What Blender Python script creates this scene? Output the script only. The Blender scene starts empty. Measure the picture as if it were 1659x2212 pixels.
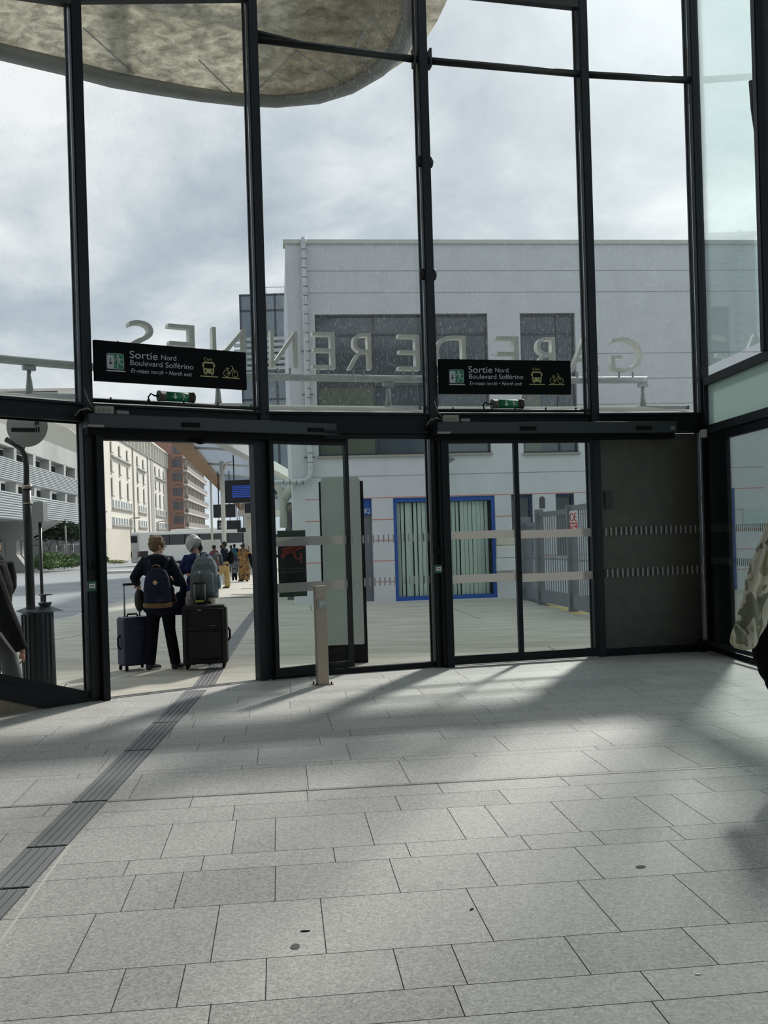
import bpy, bmesh, math, random
from mathutils import Vector, Matrix
random.seed(7)
S = bpy.context.scene
COL = S.collection
PI = math.pi

# ---------------------------------------------------------------- camera (level, slightly rolled, shifted lens)
F = 2140.0; CX = 829.5; HY = 1155.0; ROLL = 0.030; H = 1.6
cr, sr = math.cos(ROLL), math.sin(ROLL)
cd = bpy.data.cameras.new('camera'); cam = bpy.data.objects.new('camera', cd); COL.objects.link(cam)
cd.sensor_fit = 'VERTICAL'; cd.sensor_height = 36.0; cd.lens = F / 2212 * 36.0
cd.shift_y = (HY - 1106.0) / 2212.0
cd.clip_start = 0.05; cd.clip_end = 2000
cam.matrix_world = Matrix(((cr, sr, 0, 0), (0, 0, -1, 0), (-sr, cr, 0, H), (0, 0, 0, 1)))
S.camera = cam
S.view_settings.view_transform = 'Standard'; S.view_settings.look = 'None'
S.view_settings.gamma = 1.0; S.view_settings.use_curve_mapping = False
S.view_settings.exposure = 0.0
try:
    S.cycles.transparent_max_bounces = 40; S.cycles.max_bounces = 10
    S.cycles.caustics_reflective = False; S.cycles.caustics_refractive = False
except Exception: pass

# ---------------------------------------------------------------- sun and sky
SUN_AZ = math.atan2(900, 2140); SUN_EL = math.radians(33)
sdir = Vector((math.sin(SUN_AZ) * math.cos(SUN_EL), math.cos(SUN_AZ) * math.cos(SUN_EL), math.sin(SUN_EL)))
sl = bpy.data.lights.new('sun', 'SUN'); sl.energy = 3.7; sl.angle = math.radians(5.2); sl.color = (1.0, 0.97, 0.92)
so = bpy.data.objects.new('sun', sl); COL.objects.link(so)
so.rotation_euler = sdir.to_track_quat('Z', 'Y').to_euler()

W = bpy.data.worlds.new('sky'); S.world = W; W.use_nodes = True
nt = W.node_tree; nt.nodes.clear(); N = nt.nodes.new; L = nt.links.new
def mth(nt, op, a=None, b=None, c=None, clamp=False):
    n = nt.nodes.new('ShaderNodeMath'); n.operation = op; n.use_clamp = clamp
    for i, v in enumerate((a, b, c)):
        if v is None: continue
        if isinstance(v, (int, float)): n.inputs[i].default_value = v
        else: nt.links.new(v, n.inputs[i])
    return n.outputs[0]
tc = N('ShaderNodeTexCoord'); sep = N('ShaderNodeSeparateXYZ'); L(tc.outputs['Generated'], sep.inputs[0])
zz = mth(nt, 'MAXIMUM', mth(nt, 'ADD', sep.outputs[2], 0.42), 0.12)
comb = N('ShaderNodeCombineXYZ')
L(mth(nt, 'DIVIDE', sep.outputs[0], zz), comb.inputs[0]); L(mth(nt, 'DIVIDE', sep.outputs[1], zz), comb.inputs[1])
n1 = N('ShaderNodeTexNoise'); n1.inputs['Scale'].default_value = 2.6; n1.inputs['Detail'].default_value = 9; n1.inputs['Roughness'].default_value = 0.56
n1.inputs['Distortion'].default_value = 0.25
mp = N('ShaderNodeMapping'); mp.inputs['Location'].default_value = (3.7, 1.9, 0); L(comb.outputs[0], mp.inputs[0]); L(mp.outputs[0], n1.inputs[0])
n2 = N('ShaderNodeTexNoise'); n2.inputs['Scale'].default_value = 1.1; n2.inputs['Detail'].default_value = 3; L(mp.outputs[0], n2.inputs[0])
mixn = mth(nt, 'ADD', mth(nt, 'MULTIPLY', n1.outputs[0], 0.62), mth(nt, 'MULTIPLY', n2.outputs[0], 0.38))
cr1 = N('ShaderNodeValToRGB'); e = cr1.color_ramp.elements
e[0].position = 0.41; e[0].color = (0.40, 0.485, 0.57, 1)
e[1].position = 0.62; e[1].color = (1.12, 1.15, 1.16, 1)
k = e.new(0.50); k.color = (0.62, 0.71, 0.78, 1)
L(mixn, cr1.inputs[0])
dp = N('ShaderNodeVectorMath'); dp.operation = 'DOT_PRODUCT'; L(tc.outputs['Generated'], dp.inputs[0]); dp.inputs[1].default_value = sdir
glow = mth(nt, 'POWER', mth(nt, 'MAXIMUM', dp.outputs['Value'], 0.0), 22.0)
gl2 = N('ShaderNodeMix'); gl2.data_type = 'RGBA'; gl2.blend_type = 'ADD'
L(mth(nt, 'MULTIPLY', glow, 0.7, clamp=True), gl2.inputs[0]); L(cr1.outputs[0], gl2.inputs[6]); gl2.inputs[7].default_value = (1.0, 0.98, 0.9, 1)
bg = N('ShaderNodeBackground'); bg.inputs[1].default_value = 0.98; L(gl2.outputs[2], bg.inputs[0])
ow = N('ShaderNodeOutputWorld'); L(bg.outputs[0], ow.inputs[0])

# ---------------------------------------------------------------- projection helpers (photo pixel -> world)
def ray(px, py):
    dx, dy = px - CX, py - HY
    return dx * cr - dy * sr, -dx * sr - dy * cr
def at(px, py, Y):
    u, w = ray(px, py); return Vector((u / F * Y, Y, H + w / F * Y))
def T(Y): return -0.008 * max(0.0, Y - 14.0)
def gnd(px, py, dz=0.0):
    u, w = ray(px, py)
    t = (dz - H) / w
    if F * t > 14: t = (dz - H + 0.112) / (w + 0.008 * F)
    return Vector((u * t, F * t, H + w * t))
def hit(px, py, A, D):
    u, w = ray(px, py)
    # A + s*D = t*(u,F)
    den = u * D[1] - F * D[0]
    t = (A[0] * D[1] - A[1] * D[0]) / den
    return Vector((u * t, F * t, H + w * t))
def sparam(p, A, D): return (p[0] - A[0]) * D[0] + (p[1] - A[1]) * D[1]
def unit(a): l = math.hypot(a[0], a[1]); return (a[0] / l, a[1] / l)

# ---------------------------------------------------------------- materials
def lin(v):
    v /= 255.0
    return v / 12.92 if v <= 0.04045 else ((v + 0.055) / 1.055) ** 2.4
def RGB(r, g, b): return (lin(r), lin(g), lin(b), 1)
MC = {}
def mat(name, col, rough=0.6, metal=0.0, var=0.0, vscale=4.0, bump=0.0, bscale=40.0, stretch=(1, 1, 1), emit=None, es=0, spec=0.5, coat=0):
    if name in MC: return MC[name]
    m = bpy.data.materials.new(name); m.use_nodes = True; t = m.node_tree; b = t.nodes['Principled BSDF']
    b.inputs['Roughness'].default_value = rough; b.inputs['Metallic'].default_value = metal
    b.inputs['Specular IOR Level'].default_value = spec
    if coat: b.inputs['Coat Weight'].default_value = coat
    c = RGB(*col)
    tcn = t.nodes.new('ShaderNodeTexCoord'); mpn = t.nodes.new('ShaderNodeMapping'); mpn.inputs['Scale'].default_value = stretch
    t.links.new(tcn.outputs['Object'], mpn.inputs[0])
    nz = t.nodes.new('ShaderNodeTexNoise'); nz.inputs['Scale'].default_value = vscale; nz.inputs['Detail'].default_value = 6
    t.links.new(mpn.outputs[0], nz.inputs[0])
    v = max(var, 0.04)
    rp = t.nodes.new('ShaderNodeValToRGB'); rp.color_ramp.elements[0].position = 0.3; rp.color_ramp.elements[1].position = 0.7
    rp.color_ramp.elements[0].color = tuple(x * (1 - v) for x in c[:3]) + (1,)
    rp.color_ramp.elements[1].color = tuple(min(1, x * (1 + v)) for x in c[:3]) + (1,)
    t.links.new(nz.outputs[0], rp.inputs[0]); t.links.new(rp.outputs[0], b.inputs['Base Color'])
    if bump:
        nb = t.nodes.new('ShaderNodeTexNoise'); nb.inputs['Scale'].default_value = bscale; nb.inputs['Detail'].default_value = 4
        t.links.new(mpn.outputs[0], nb.inputs[0])
        bp = t.nodes.new('ShaderNodeBump'); bp.inputs['Strength'].default_value = bump; bp.inputs['Distance'].default_value = 0.02
        t.links.new(nb.outputs[0], bp.inputs['Height']); t.links.new(bp.outputs[0], b.inputs['Normal'])
    if emit:
        b.inputs['Emission Color'].default_value = RGB(*emit); b.inputs['Emission Strength'].default_value = es
    MC[name] = m; return m
def glass(name, tint=(0.97, 0.985, 0.98), dirt=0.05, refl=1.0, streak=(60, 60, 25), dthr=0.55):
    if name in MC: return MC[name]
    m = bpy.data.materials.new(name); m.use_nodes = True; t = m.node_tree; t.nodes.clear()
    tr = t.nodes.new('ShaderNodeBsdfTransparent'); tr.inputs[0].default_value = tint + (1,)
    gs = t.nodes.new('ShaderNodeBsdfGlossy'); gs.inputs['Roughness'].default_value = 0.02; gs.inputs[0].default_value = (0.9, 0.95, 0.95, 1)
    fr = t.nodes.new('ShaderNodeLayerWeight'); fr.inputs[0].default_value = 0.12
    mx = t.nodes.new('ShaderNodeMixShader'); t.links.new(mth(t, 'MULTIPLY', fr.outputs['Fresnel'], 0.55 * refl, clamp=True), mx.inputs[0])
    t.links.new(tr.outputs[0], mx.inputs[1]); t.links.new(gs.outputs[0], mx.inputs[2])
    tl = t.nodes.new('ShaderNodeBsdfTranslucent'); tl.inputs[0].default_value = (0.8, 0.82, 0.82, 1)
    tcn = t.nodes.new('ShaderNodeTexCoord'); mpn = t.nodes.new('ShaderNodeMapping'); mpn.inputs['Scale'].default_value = streak
    t.links.new(tcn.outputs['Object'], mpn.inputs[0])
    nz = t.nodes.new('ShaderNodeTexNoise'); nz.inputs['Scale'].default_value = 1.0; nz.inputs['Detail'].default_value = 3; t.links.new(mpn.outputs[0], nz.inputs[0])
    fac = mth(t, 'ADD', mth(t, 'MULTIPLY', mth(t, 'MAXIMUM', mth(t, 'SUBTRACT', nz.outputs[0], dthr), 0.0), dirt * 8), dirt * 0.2, clamp=True)
    m2 = t.nodes.new('ShaderNodeMixShader'); t.links.new(fac, m2.inputs[0]); t.links.new(mx.outputs[0], m2.inputs[1]); t.links.new(tl.outputs[0], m2.inputs[2])
    o = t.nodes.new('ShaderNodeOutputMaterial'); t.links.new(m2.outputs[0], o.inputs[0])
    MC[name] = m; return m

anth = mat('anthracite_steel', (38, 41, 46), 0.5, 0.0, 0.08, 3, spec=.25)
anth2 = mat('anthracite_door_frame', (24, 27, 31), 0.5, 0, 0.08, 3, spec=.2)
blackm = mat('black_matt', (14, 14, 16), 0.7, spec=.15)
gl_up = glass('upper_glazing', (0.90, 0.905, 0.905), 0.055, 1.0, (55, 55, 22), 0.56)
gl_lo = glass('lower_glazing', (0.985, 0.99, 0.985), 0.006, .45)
gl_door = glass('door_glass', (0.945, 0.97, 0.955), 0.008, .6)
gl_green = glass('green_tinted_glass', (0.90, 0.945, 0.925), 0.03, 1.0)
steel = mat('brushed_steel', (168, 156, 142), 0.4, 0.6, 0.08, 3, stretch=(60, 60, 1))
alu = mat('grey_aluminium', (150, 155, 155), 0.4, 0.6, 0.06)
white = mat('white_plastic', (225, 225, 220), 0.5)
def frosted(name, col, f=.6):
    m = bpy.data.materials.new(name); m.use_nodes = True; t = m.node_tree; t.nodes.clear()
    a = t.nodes.new('ShaderNodeBsdfTranslucent'); a.inputs[0].default_value = RGB(*col); b = t.nodes.new('ShaderNodeBsdfDiffuse'); b.inputs[0].default_value = RGB(*col)
    x = t.nodes.new('ShaderNodeMixShader'); x.inputs[0].default_value = 1 - f; t.links.new(a.outputs[0], x.inputs[1]); t.links.new(b.outputs[0], x.inputs[2]); o = t.nodes.new('ShaderNodeOutputMaterial'); t.links.new(x.outputs[0], o.inputs[0]); return m
frost = frosted('frosted_band', (206, 202, 199), .55)

# ---------------------------------------------------------------- mesh and object helpers
WM = {}
def BM(): return bmesh.new()
def finish(name, bm, m, smooth=False):
    me = bpy.data.meshes.new(name)
    bmesh.ops.recalc_face_normals(bm, faces=bm.faces)
    bm.to_mesh(me); bm.free()
    ms = m if isinstance(m, (list, tuple)) else [m]
    for x in ms: me.materials.append(x)
    if smooth:
        for p in me.polygons: p.use_smooth = True
    o = bpy.data.objects.new(name, me); COL.objects.link(o); return o
def tag(o, label, cat, group=None):
    o['label'] = label; o['category'] = cat
    if group: o['group'] = group
    return o
def recenter(o):
    me = o.data; zs = [v.co for v in me.vertices]
    c = Vector(((min(v.x for v in zs) + max(v.x for v in zs)) / 2, (min(v.y for v in zs) + max(v.y for v in zs)) / 2, min(v.z for v in zs)))
    me.transform(Matrix.Translation(-c)); o.location = c; WM[o] = Matrix.Translation(c); return o
def solo(name, bm, m, label, cat, group=None, smooth=False):
    return tag(recenter(finish(name, bm, m, smooth)), label, cat, group)
def struct(name, bm, m, smooth=False):
    o = finish(name, bm, m, smooth); o['kind'] = 'structure'; WM[o] = Matrix.Identity(4); return o
def thing(name, label, cat, loc=(0, 0, 0), rz=0, group=None):
    o = bpy.data.objects.new(name, None); COL.objects.link(o); o.empty_display_size = 0.1
    o.location = loc; o.rotation_euler = (0, 0, rz); WM[o] = Matrix.Translation(Vector(loc)) @ Matrix.Rotation(rz, 4, 'Z')
    return tag(o, label, cat, group)
def part(name, bm, m, parent, label=None, smooth=False, local=False):
    if not local: bm.transform(WM[parent].inverted())
    o = finish(name, bm, m, smooth); o.parent = parent; WM[o] = WM[parent]
    if label: o['label'] = label
    return o
def copytree(o, parent=None):
    c = o.copy(); COL.objects.link(c)
    if parent is not None: c.parent = parent
    for ch in list(o.children): copytree(ch, c)
    return c

def hexa(bm, p, q, mi=0):
    """box from bottom quad p[4] and top quad q[4]"""
    v = [bm.verts.new(x) for x in list(p) + list(q)]
    fs = [(0, 1, 2, 3), (7, 6, 5, 4), (0, 4, 5, 1), (1, 5, 6, 2), (2, 6, 7, 3), (3, 7, 4, 0)]
    for f in fs:
        fc = bm.faces.new([v[i] for i in f]); fc.material_index = mi
def box(bm, x0, x1, y0, y1, z0, z1, mi=0):
    hexa(bm, [(x0, y0, z0), (x1, y0, z0), (x1, y1, z0), (x0, y1, z0)], [(x0, y0, z1), (x1, y0, z1), (x1, y1, z1), (x0, y1, z1)], mi)
def obox(bm, A, D, t0, t1, o0, o1, z0, z1, mi=0, z0b=None, z1b=None):
    """box along direction D from A, between params t0..t1, offsets along left normal (-Dy,Dx), heights z0..z1 (may differ at t1)"""
    nx, ny = -D[1], D[0]
    z0b = z0 if z0b is None else z0b; z1b = z1 if z1b is None else z1b
    def P(t, o, z): return (A[0] + D[0] * t + nx * o, A[1] + D[1] * t + ny * o, z)
    hexa(bm, [P(t0, o0, z0), P(t1, o0, z0b), P(t1, o1, z0b), P(t0, o1, z0)], [P(t0, o0, z1), P(t1, o0, z1b), P(t1, o1, z1b), P(t0, o1, z1)], mi)
def frame_of(d):
    d = Vector(d).normalized(); a = Vector((0, 0, 1)) if abs(d.z) < 0.9 else Vector((1, 0, 0))
    x = d.cross(a).normalized(); return x, d.cross(x).normalized()
def tube(bm, pts, rad, seg=12, cap=True, mi=0):
    pts = [Vector(p) for p in pts]; n = len(pts)
    if isinstance(rad, (int, float)): rad = [rad] * n
    rings = []; px = None
    for i, p in enumerate(pts):
        d = (pts[min(i + 1, n - 1)] - pts[max(i - 1, 0)])
        if px is None: x, y = frame_of(d)
        else:
            d.normalize(); x = (px - d * px.dot(d)).normalized(); y = d.cross(x)
        px = x; r = rad[i]
        rings.append([bm.verts.new(p + (x * math.cos(2 * PI * k / seg) + y * math.sin(2 * PI * k / seg)) * r) for k in range(seg)])
    for a, b in zip(rings, rings[1:]):
        for k in range(seg):
            f = bm.faces.new((a[k], a[(k + 1) % seg], b[(k + 1) % seg], b[k])); f.material_index = mi; f.smooth = True
    if cap:
        bm.faces.new(rings[0][::-1]).material_index = mi; bm.faces.new(rings[-1]).material_index = mi
def stack(bm, rings, seg=20, pw=2.0, mi=0):
    """rings (x,y,z,rx,ry) -> closed loft with superellipse sections"""
    R = []
    for (x, y, z, rx, ry) in rings:
        ring = []
        for k in range(seg):
            a = 2 * PI * k / seg; c, s = math.cos(a), math.sin(a)
            ring.append(bm.verts.new((x + rx * math.copysign(abs(c) ** (2 / pw), c), y + ry * math.copysign(abs(s) ** (2 / pw), s), z)))
        R.append(ring)
    for a, b in zip(R, R[1:]):
        for k in range(seg): bm.faces.new((a[k], a[(k + 1) % seg], b[(k + 1) % seg], b[k])).material_index = mi
    bm.faces.new(R[0][::-1]).material_index = mi; bm.faces.new(R[-1]).material_index = mi
def ell(bm, c, r, seg=16, rot=None):
    g = bmesh.ops.create_uvsphere(bm, u_segments=seg, v_segments=seg // 2 + 2, radius=1.0)
    M = Matrix.Translation(Vector(c)) @ (rot.to_4x4() if rot else Matrix.Identity(4)) @ Matrix.Diagonal((r[0], r[1], r[2], 1))
    bmesh.ops.transform(bm, matrix=M, verts=g['verts'])
def cyl(bm, c, r, z0, z1, seg=24): stack(bm, [(c[0], c[1], z0, r, r), (c[0], c[1], z1, r, r)], seg)
def prism(bm, pts, off, mi=0):
    """polygon (3d points) extruded by vector off"""
    a = [bm.verts.new(p) for p in pts]; b = [bm.verts.new(Vector(p) + Vector(off)) for p in pts]
    try:
        bm.faces.new(a[::-1]).material_index = mi; bm.faces.new(b).material_index = mi
    except ValueError: pass
    n = len(a)
    for i in range(n): bm.faces.new((a[i], a[(i + 1) % n], b[(i + 1) % n], b[i])).material_index = mi
def bevel(bm, w, seg=2):
    bmesh.ops.bevel(bm, geom=list(bm.edges), offset=w, segments=seg, affect='EDGES', profile=0.6, clamp_overlap=True)
def remesh(bm, voxel, it=6, fac=0.5):
    bmesh.ops.recalc_face_normals(bm, faces=bm.faces)
    me = bpy.data.meshes.new('tmp'); bm.to_mesh(me); bm.free()
    o = bpy.data.objects.new('tmp', me); COL.objects.link(o)
    r = o.modifiers.new('r', 'REMESH'); r.mode = 'VOXEL'; r.voxel_size = voxel
    s = o.modifiers.new('s', 'SMOOTH'); s.factor = fac; s.iterations = it
    dg = bpy.context.evaluated_depsgraph_get(); ev = o.evaluated_get(dg)
    m2 = bpy.data.meshes.new_from_object(ev, depsgraph=dg)
    nb = bmesh.new(); nb.from_mesh(m2)
    for f in nb.faces: f.smooth = True
    bpy.data.objects.remove(o); bpy.data.meshes.remove(me); bpy.data.meshes.remove(m2)
    return nb
def text_bm(s, ext=0.002, off=0.0, shear=0.0, bev=0.0):
    c = bpy.data.curves.new('t', 'FONT'); c.body = s; c.extrude = ext; c.offset = off; c.shear = shear; c.resolution_u = 6; c.bevel_depth = bev
    o = bpy.data.objects.new('t', c); COL.objects.link(o)
    dg = bpy.context.evaluated_depsgraph_get(); me = bpy.data.meshes.new_from_object(o.evaluated_get(dg), depsgraph=dg)
    b = bmesh.new(); b.from_mesh(me); bpy.data.objects.remove(o); bpy.data.curves.remove(c); bpy.data.meshes.remove(me)
    return b
def text_on(s, M, x0, x1, zb, cap, ext=0.002, off=0.0, shear=0.0, flip=False):
    """text laid in the local XZ plane of matrix M, from x0 to x1, baseline zb, capital height cap, facing local -Y"""
    b = text_bm(s, ext, off, shear)
    xs = [v.co.x for v in b.verts]; a0, a1 = min(xs), max(xs)
    k = (x1 - x0) / (a1 - a0); kz = cap / 0.69
    for v in b.verts:
        x, y, z = v.co
        xx = x0 + (x - a0) * k
        if flip: xx = x1 - (x - a0) * k
        v.co = Vector((xx, -z if not flip else z, zb + y * kz))
    b.transform(M); return b

# ================================================================ FLOOR AND HALL
D1 = (math.cos(math.radians(6)), math.sin(math.radians(6))); D2 = (-D1[1], D1[0])
DL = unit((-224, 2140))
Mp = [(-4.37, 8.67), (-3.007, 10.13), (-1.333, 11.24), (0.621, 11.87), (2.656, 12.37), (4.118, 12.63), (4.20, 10.69), (4.27, 9.0), (4.41, 5.4), (4.6, .6)]
def bay(i):
    A, B = Mp[i], Mp[i + 1]; D = unit((B[0] - A[0], B[1] - A[1])); Ln = math.hypot(B[0] - A[0], B[1] - A[1]); return A, B, D, Ln
def bhit(i, px, py, off=0.0):
    """pixel onto bay i plane moved 'off' outward; returns (t, z)"""
    A, B, D, Ln = bay(i); A2 = (A[0] - D[1] * off, A[1] + D[0] * off)
    p = hit(px, py, A2, D); return sparam(p, A2, D), p.z

# granite material
def granite(name, base, sp=0.5):
    m = bpy.data.materials.new(name); m.use_nodes = True; t = m.node_tree; b = t.nodes['Principled BSDF']
    b.inputs['Roughness'].default_value = 0.62; b.inputs['Specular IOR Level'].default_value = sp
    tcn = t.nodes.new('ShaderNodeTexCoord')
    a = t.nodes.new('ShaderNodeTexNoise'); a.inputs['Scale'].default_value = 85; a.inputs['Detail'].default_value = 3; a.inputs['Roughness'].default_value = 0.7
    v = t.nodes.new('ShaderNodeTexVoronoi'); v.inputs['Scale'].default_value = 80
    c = t.nodes.new('ShaderNodeTexNoise'); c.inputs['Scale'].default_value = 1.3; c.inputs['Detail'].default_value = 5
    for n in (a, v, c): t.links.new(tcn.outputs['Object'], n.inputs['Vector'])
    sc = t.nodes.new('ShaderNodeSeparateColor'); t.links.new(v.outputs['Color'], sc.inputs[0])
    f = mth(t, 'ADD', mth(t, 'MULTIPLY', mth(t, 'SUBTRACT', a.outputs[0], 0.5), 1.5), mth(t, 'MULTIPLY', mth(t, 'SUBTRACT', sc.outputs[0], 0.5), 0.42))
    f = mth(t, 'ADD', f, mth(t, 'MULTIPLY', mth(t, 'SUBTRACT', c.outputs[0], 0.5), 0.35))
    at_ = t.nodes.new('ShaderNodeAttribute'); at_.attribute_name = 'slab'; 
    f = mth(t, 'ADD', f, mth(t, 'MULTIPLY', mth(t, 'SUBTRACT', at_.outputs['Fac'], 0.5), 0.22))
    f = mth(t, 'ADD', mth(t, 'MULTIPLY', f, 0.95), 1.0)
    mx = t.nodes.new('ShaderNodeVectorMath'); mx.operation = 'SCALE'; mx.inputs[0].default_value = RGB(*base)[:3]; t.links.new(f, mx.inputs['Scale'])
    t.links.new(mx.outputs[0], b.inputs['Base Color'])
    MC[name] = m; return m
gran = granite('granite_paving', (182, 180, 175))
joint = mat('floor_joint', (72, 72, 70), 0.9)
# base slab
bm = BM()
box(bm, -9, 7.2, -7, 13.6, -0.2, -0.0025, 1)
slab = bm.faces.layers.float.new('slab') if False else None
vals = []
rows_v = [3.245, 3.473, 3.82, 4.412, 4.884, 5.118, 5.726, 6.06, 6.34]
def vw(p): return (p[0] * D2[0] + p[1] * D2[1], p[0] * D1[0] + p[1] * D1[1])
off = vw(gnd(830, 2051))[0] - 3.82
rv = [vw(gnd(830, y))[0] for y in (2210, 2141, 2051, 1931, 1856, 1824, 1753, 1721, 1695, 1645, 1637, 1602, 1586, 1572, 1552, 1535, 1520, 1505, 1490, 1478, 1465, 1455, 1446, 1438)]
rv = [rv[0] - 0.6, ] + rv
v = rv[0]
pre = []
while v > -7.5: v -= random.choice((0.23, 0.35, 0.47, 0.6)); pre.append(v)
rv = sorted(pre) + rv
while rv[-1] < 14: rv.append(rv[-1] + random.choice((0.23, 0.35, 0.3)))
known = {}
def kj(yref, pxs, y): known[round(vw(gnd(830, yref))[0], 3)] = sorted(vw(gnd(a, b))[1] for a, b in pxs)
kj(2051, [(1007, 1920), (1246, 1902), (1450, 1887), (692, 1942), (474, 1960), (205, 1980)], 0)
kj(2141, [(849, 2050), (974, 2040), (1217, 2021), (1469, 2002), (401, 2085), (271, 2097), (576, 2072)], 0)
kj(1931, [(841, 1857), (1031, 1844), (1241, 1831), (1441, 1817), (292, 1895), (396, 1887), (595, 1874)], 0)
kj(1856, [(876, 1822), (1124, 1806), (1275, 1795), (1444, 1785), (279, 1862), (441, 1851), (720, 1834)], 0)
kj(1824, [(967, 1748), (1047, 1742), (1191, 1734), (1371, 1722), (1450, 1717), (372, 1785), (511, 1775), (595, 1769), (788, 1757)], 0)
kj(2210, [(980, 2132), (1382, 2097), (455, 2175)], 0)
g = 0.0021
for a, b in zip(rv, rv[1:]):
    if b - a < 0.02: continue
    js = []
    ks = known.get(round(a, 3), None)
    if ks:
        w = ks[0]
        while w > -10: w -= random.uniform(0.5, 1.2); js.append(w)
        js += ks; w = ks[-1]
        while w < 9: w += random.uniform(0.5, 1.2); js.append(w)
        js.sort()
    else:
        w = -10
        while w < 9: js.append(w); w += random.uniform(0.55, 1.35) * (0.9 if b - a < .4 else 1)
    for p, q in zip(js, js[1:]):
        if q - p < 0.05: continue
        cs = [(p + g, a + g), (q - g, a + g), (q - g, b - g), (p + g, b - g)]
        pts = [(c[0] * D1[0] + c[1] * D2[0], c[0] * D1[1] + c[1] * D2[1]) for c in cs]
        mx_, my_ = sum(x for x, y in pts) / 4, sum(y for x, y in pts) / 4
        if mx_ < -9 or mx_ > 7 or my_ > 13.2 or my_ < -7: continue
        fc = bm.faces.new([bm.verts.new((x, y, 0)) for x, y in pts])
        fc.material_index = 0; vals.append((fc, random.random()))
lay = bm.faces.layers.float.new('slab'); 
bm.faces.ensure_lookup_table()
nf = len(bm.faces); k0 = nf - len(vals)
for i in range(k0, nf): bm.faces[i][lay] = vals[i - k0][1]
me = bpy.data.meshes.new('floor'); bm.to_mesh(me); bm.free(); me.materials.append(gran); me.materials.append(joint)
fl = bpy.data.objects.new('floor', me); COL.objects.link(fl); fl['kind'] = 'structure'

# hall shell, outside the frame
wallm = mat('hall_wall', (96, 96, 94), 0.8)
bm = BM(); box(bm, -9.2, 7.4, -7, 9.6, 9.0, 9.3); struct('ceiling', bm, mat('hall_ceiling', (120, 120, 118), 0.8))
bm = BM(); box(bm, -9.2, 7.4, -7.3, -7, -0.2, 9.3); struct('wall_rear', bm, wallm)
bm = BM(); box(bm, -9.4, -9.1, -7, 5, -0.2, 9.0); struct('wall_left', bm, wallm)
bm = BM(); box(bm, 4.62, 4.9, -7, .6, -0.2, 9.0); struct('wall_right', bm, wallm)

# joint strip across the floor, thin light lines, marks
bm = BM()
p0, p1 = gnd(0, 2035), gnd(150, 1825); d = unit((p1.x - p0.x, p1.y - p0.y)); ln = (p1 - p0).length
obox(bm, p0, d, -1.5, ln, -0.006, 0.006, -0.002, 0.0015)
solo('floor_inlay_strip', bm, mat('pale_metal_inlay', (205, 203, 196), 0.5), 'thin pale metal line inlaid in the floor beside the tactile strip', 'floor strip')
bm = BM()
p0, p1 = gnd(0, 1745), gnd(1659, 1652); d = unit((p1.x - p0.x, p1.y - p0.y)); ln = (p1 - p0).length
obox(bm, p0, d, -2, ln + 1.5, -0.01, 0.01, -0.004, 0.002)
solo('drain_joint', bm, mat('joint_metal', (120, 120, 116), 0.4, 0.5), 'narrow metal expansion joint crossing the whole paved floor', 'floor joint')

# tactile strips
tac = mat('tactile_strip_grey', (124, 125, 127), 0.6, 0, 0.12, 3); tacd = mat('tactile_groove', (70, 71, 74), 0.7)
def tactile(name, label, La, Lb, Ra, Rb, segs, fr=None):
    root = thing(name, label, 'tactile strip', (La.x, La.y, La.z))
    fr = fr or [k / segs for k in range(segs + 1)]
    for f0, f1 in zip(fr, fr[1:]):
        f1 -= 0.004
        bmx = BM()
        a0, a1 = La.lerp(Lb, f0), La.lerp(Lb, f1); b0, b1 = Ra.lerp(Rb, f0), Ra.lerp(Rb, f1)
        for v_ in (a0, a1, b0, b1): v_.z = T(v_.y)
        up = Vector((0, 0, 0.003)); dn = Vector((0, 0, -0.01))
        hexa(bmx, [a0 + dn, b0 + dn, b1 + dn, a1 + dn], [a0 + up, b0 + up, b1 + up, a1 + up], 1)
        for r in range(5):
            g0, g1 = (r + 0.09) / 5, (r + 0.91) / 5
            q = [a0.lerp(b0, g0), a0.lerp(b0, g1), a1.lerp(b1, g1), a1.lerp(b1, g0)]
            hexa(bmx, [x + up * .9 for x in q], [x + Vector((0, 0, 0.008)) for x in q], 0)
        part('strip_panel', bmx, [tac, tacd], root)
    return root
def vline(P, Q, v):
    vp, vq = vw(P)[0], vw(Q)[0]; return P.lerp(Q, (v - vp) / (vq - vp))
_la, _lb, _ra, _rb = gnd(155, 1735), gnd(402, 1491), gnd(232, 1730), gnd(447, 1490)
v0_, v1_ = vw(gnd(0, 1995))[0] - 1.6, vw(_rb)[0]
TS4 = (vline(_la, _lb, v0_), vline(_la, _lb, v1_), vline(_ra, _rb, v0_), vline(_ra, _rb, v1_))
_vs = [v0_, v0_ + .55, v0_ + 1.1] + [vw(gnd(*q))[0] for q in ((70, 1917), (145, 1827), (232, 1730), (330, 1620), (385, 1560), (447, 1490))]
TFR = [(v - v0_) / (v1_ - v0_) for v in _vs]
tactile('tactile_strip', 'grey ribbed tactile guiding strip on the indoor granite floor', *TS4, 9, TFR)
tactile('tactile_strip', 'grey ribbed tactile strip continuing outdoors past the black suitcase', gnd(416, 1484), gnd(566, 1292), gnd(463, 1480), gnd(578, 1292), 10)

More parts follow.
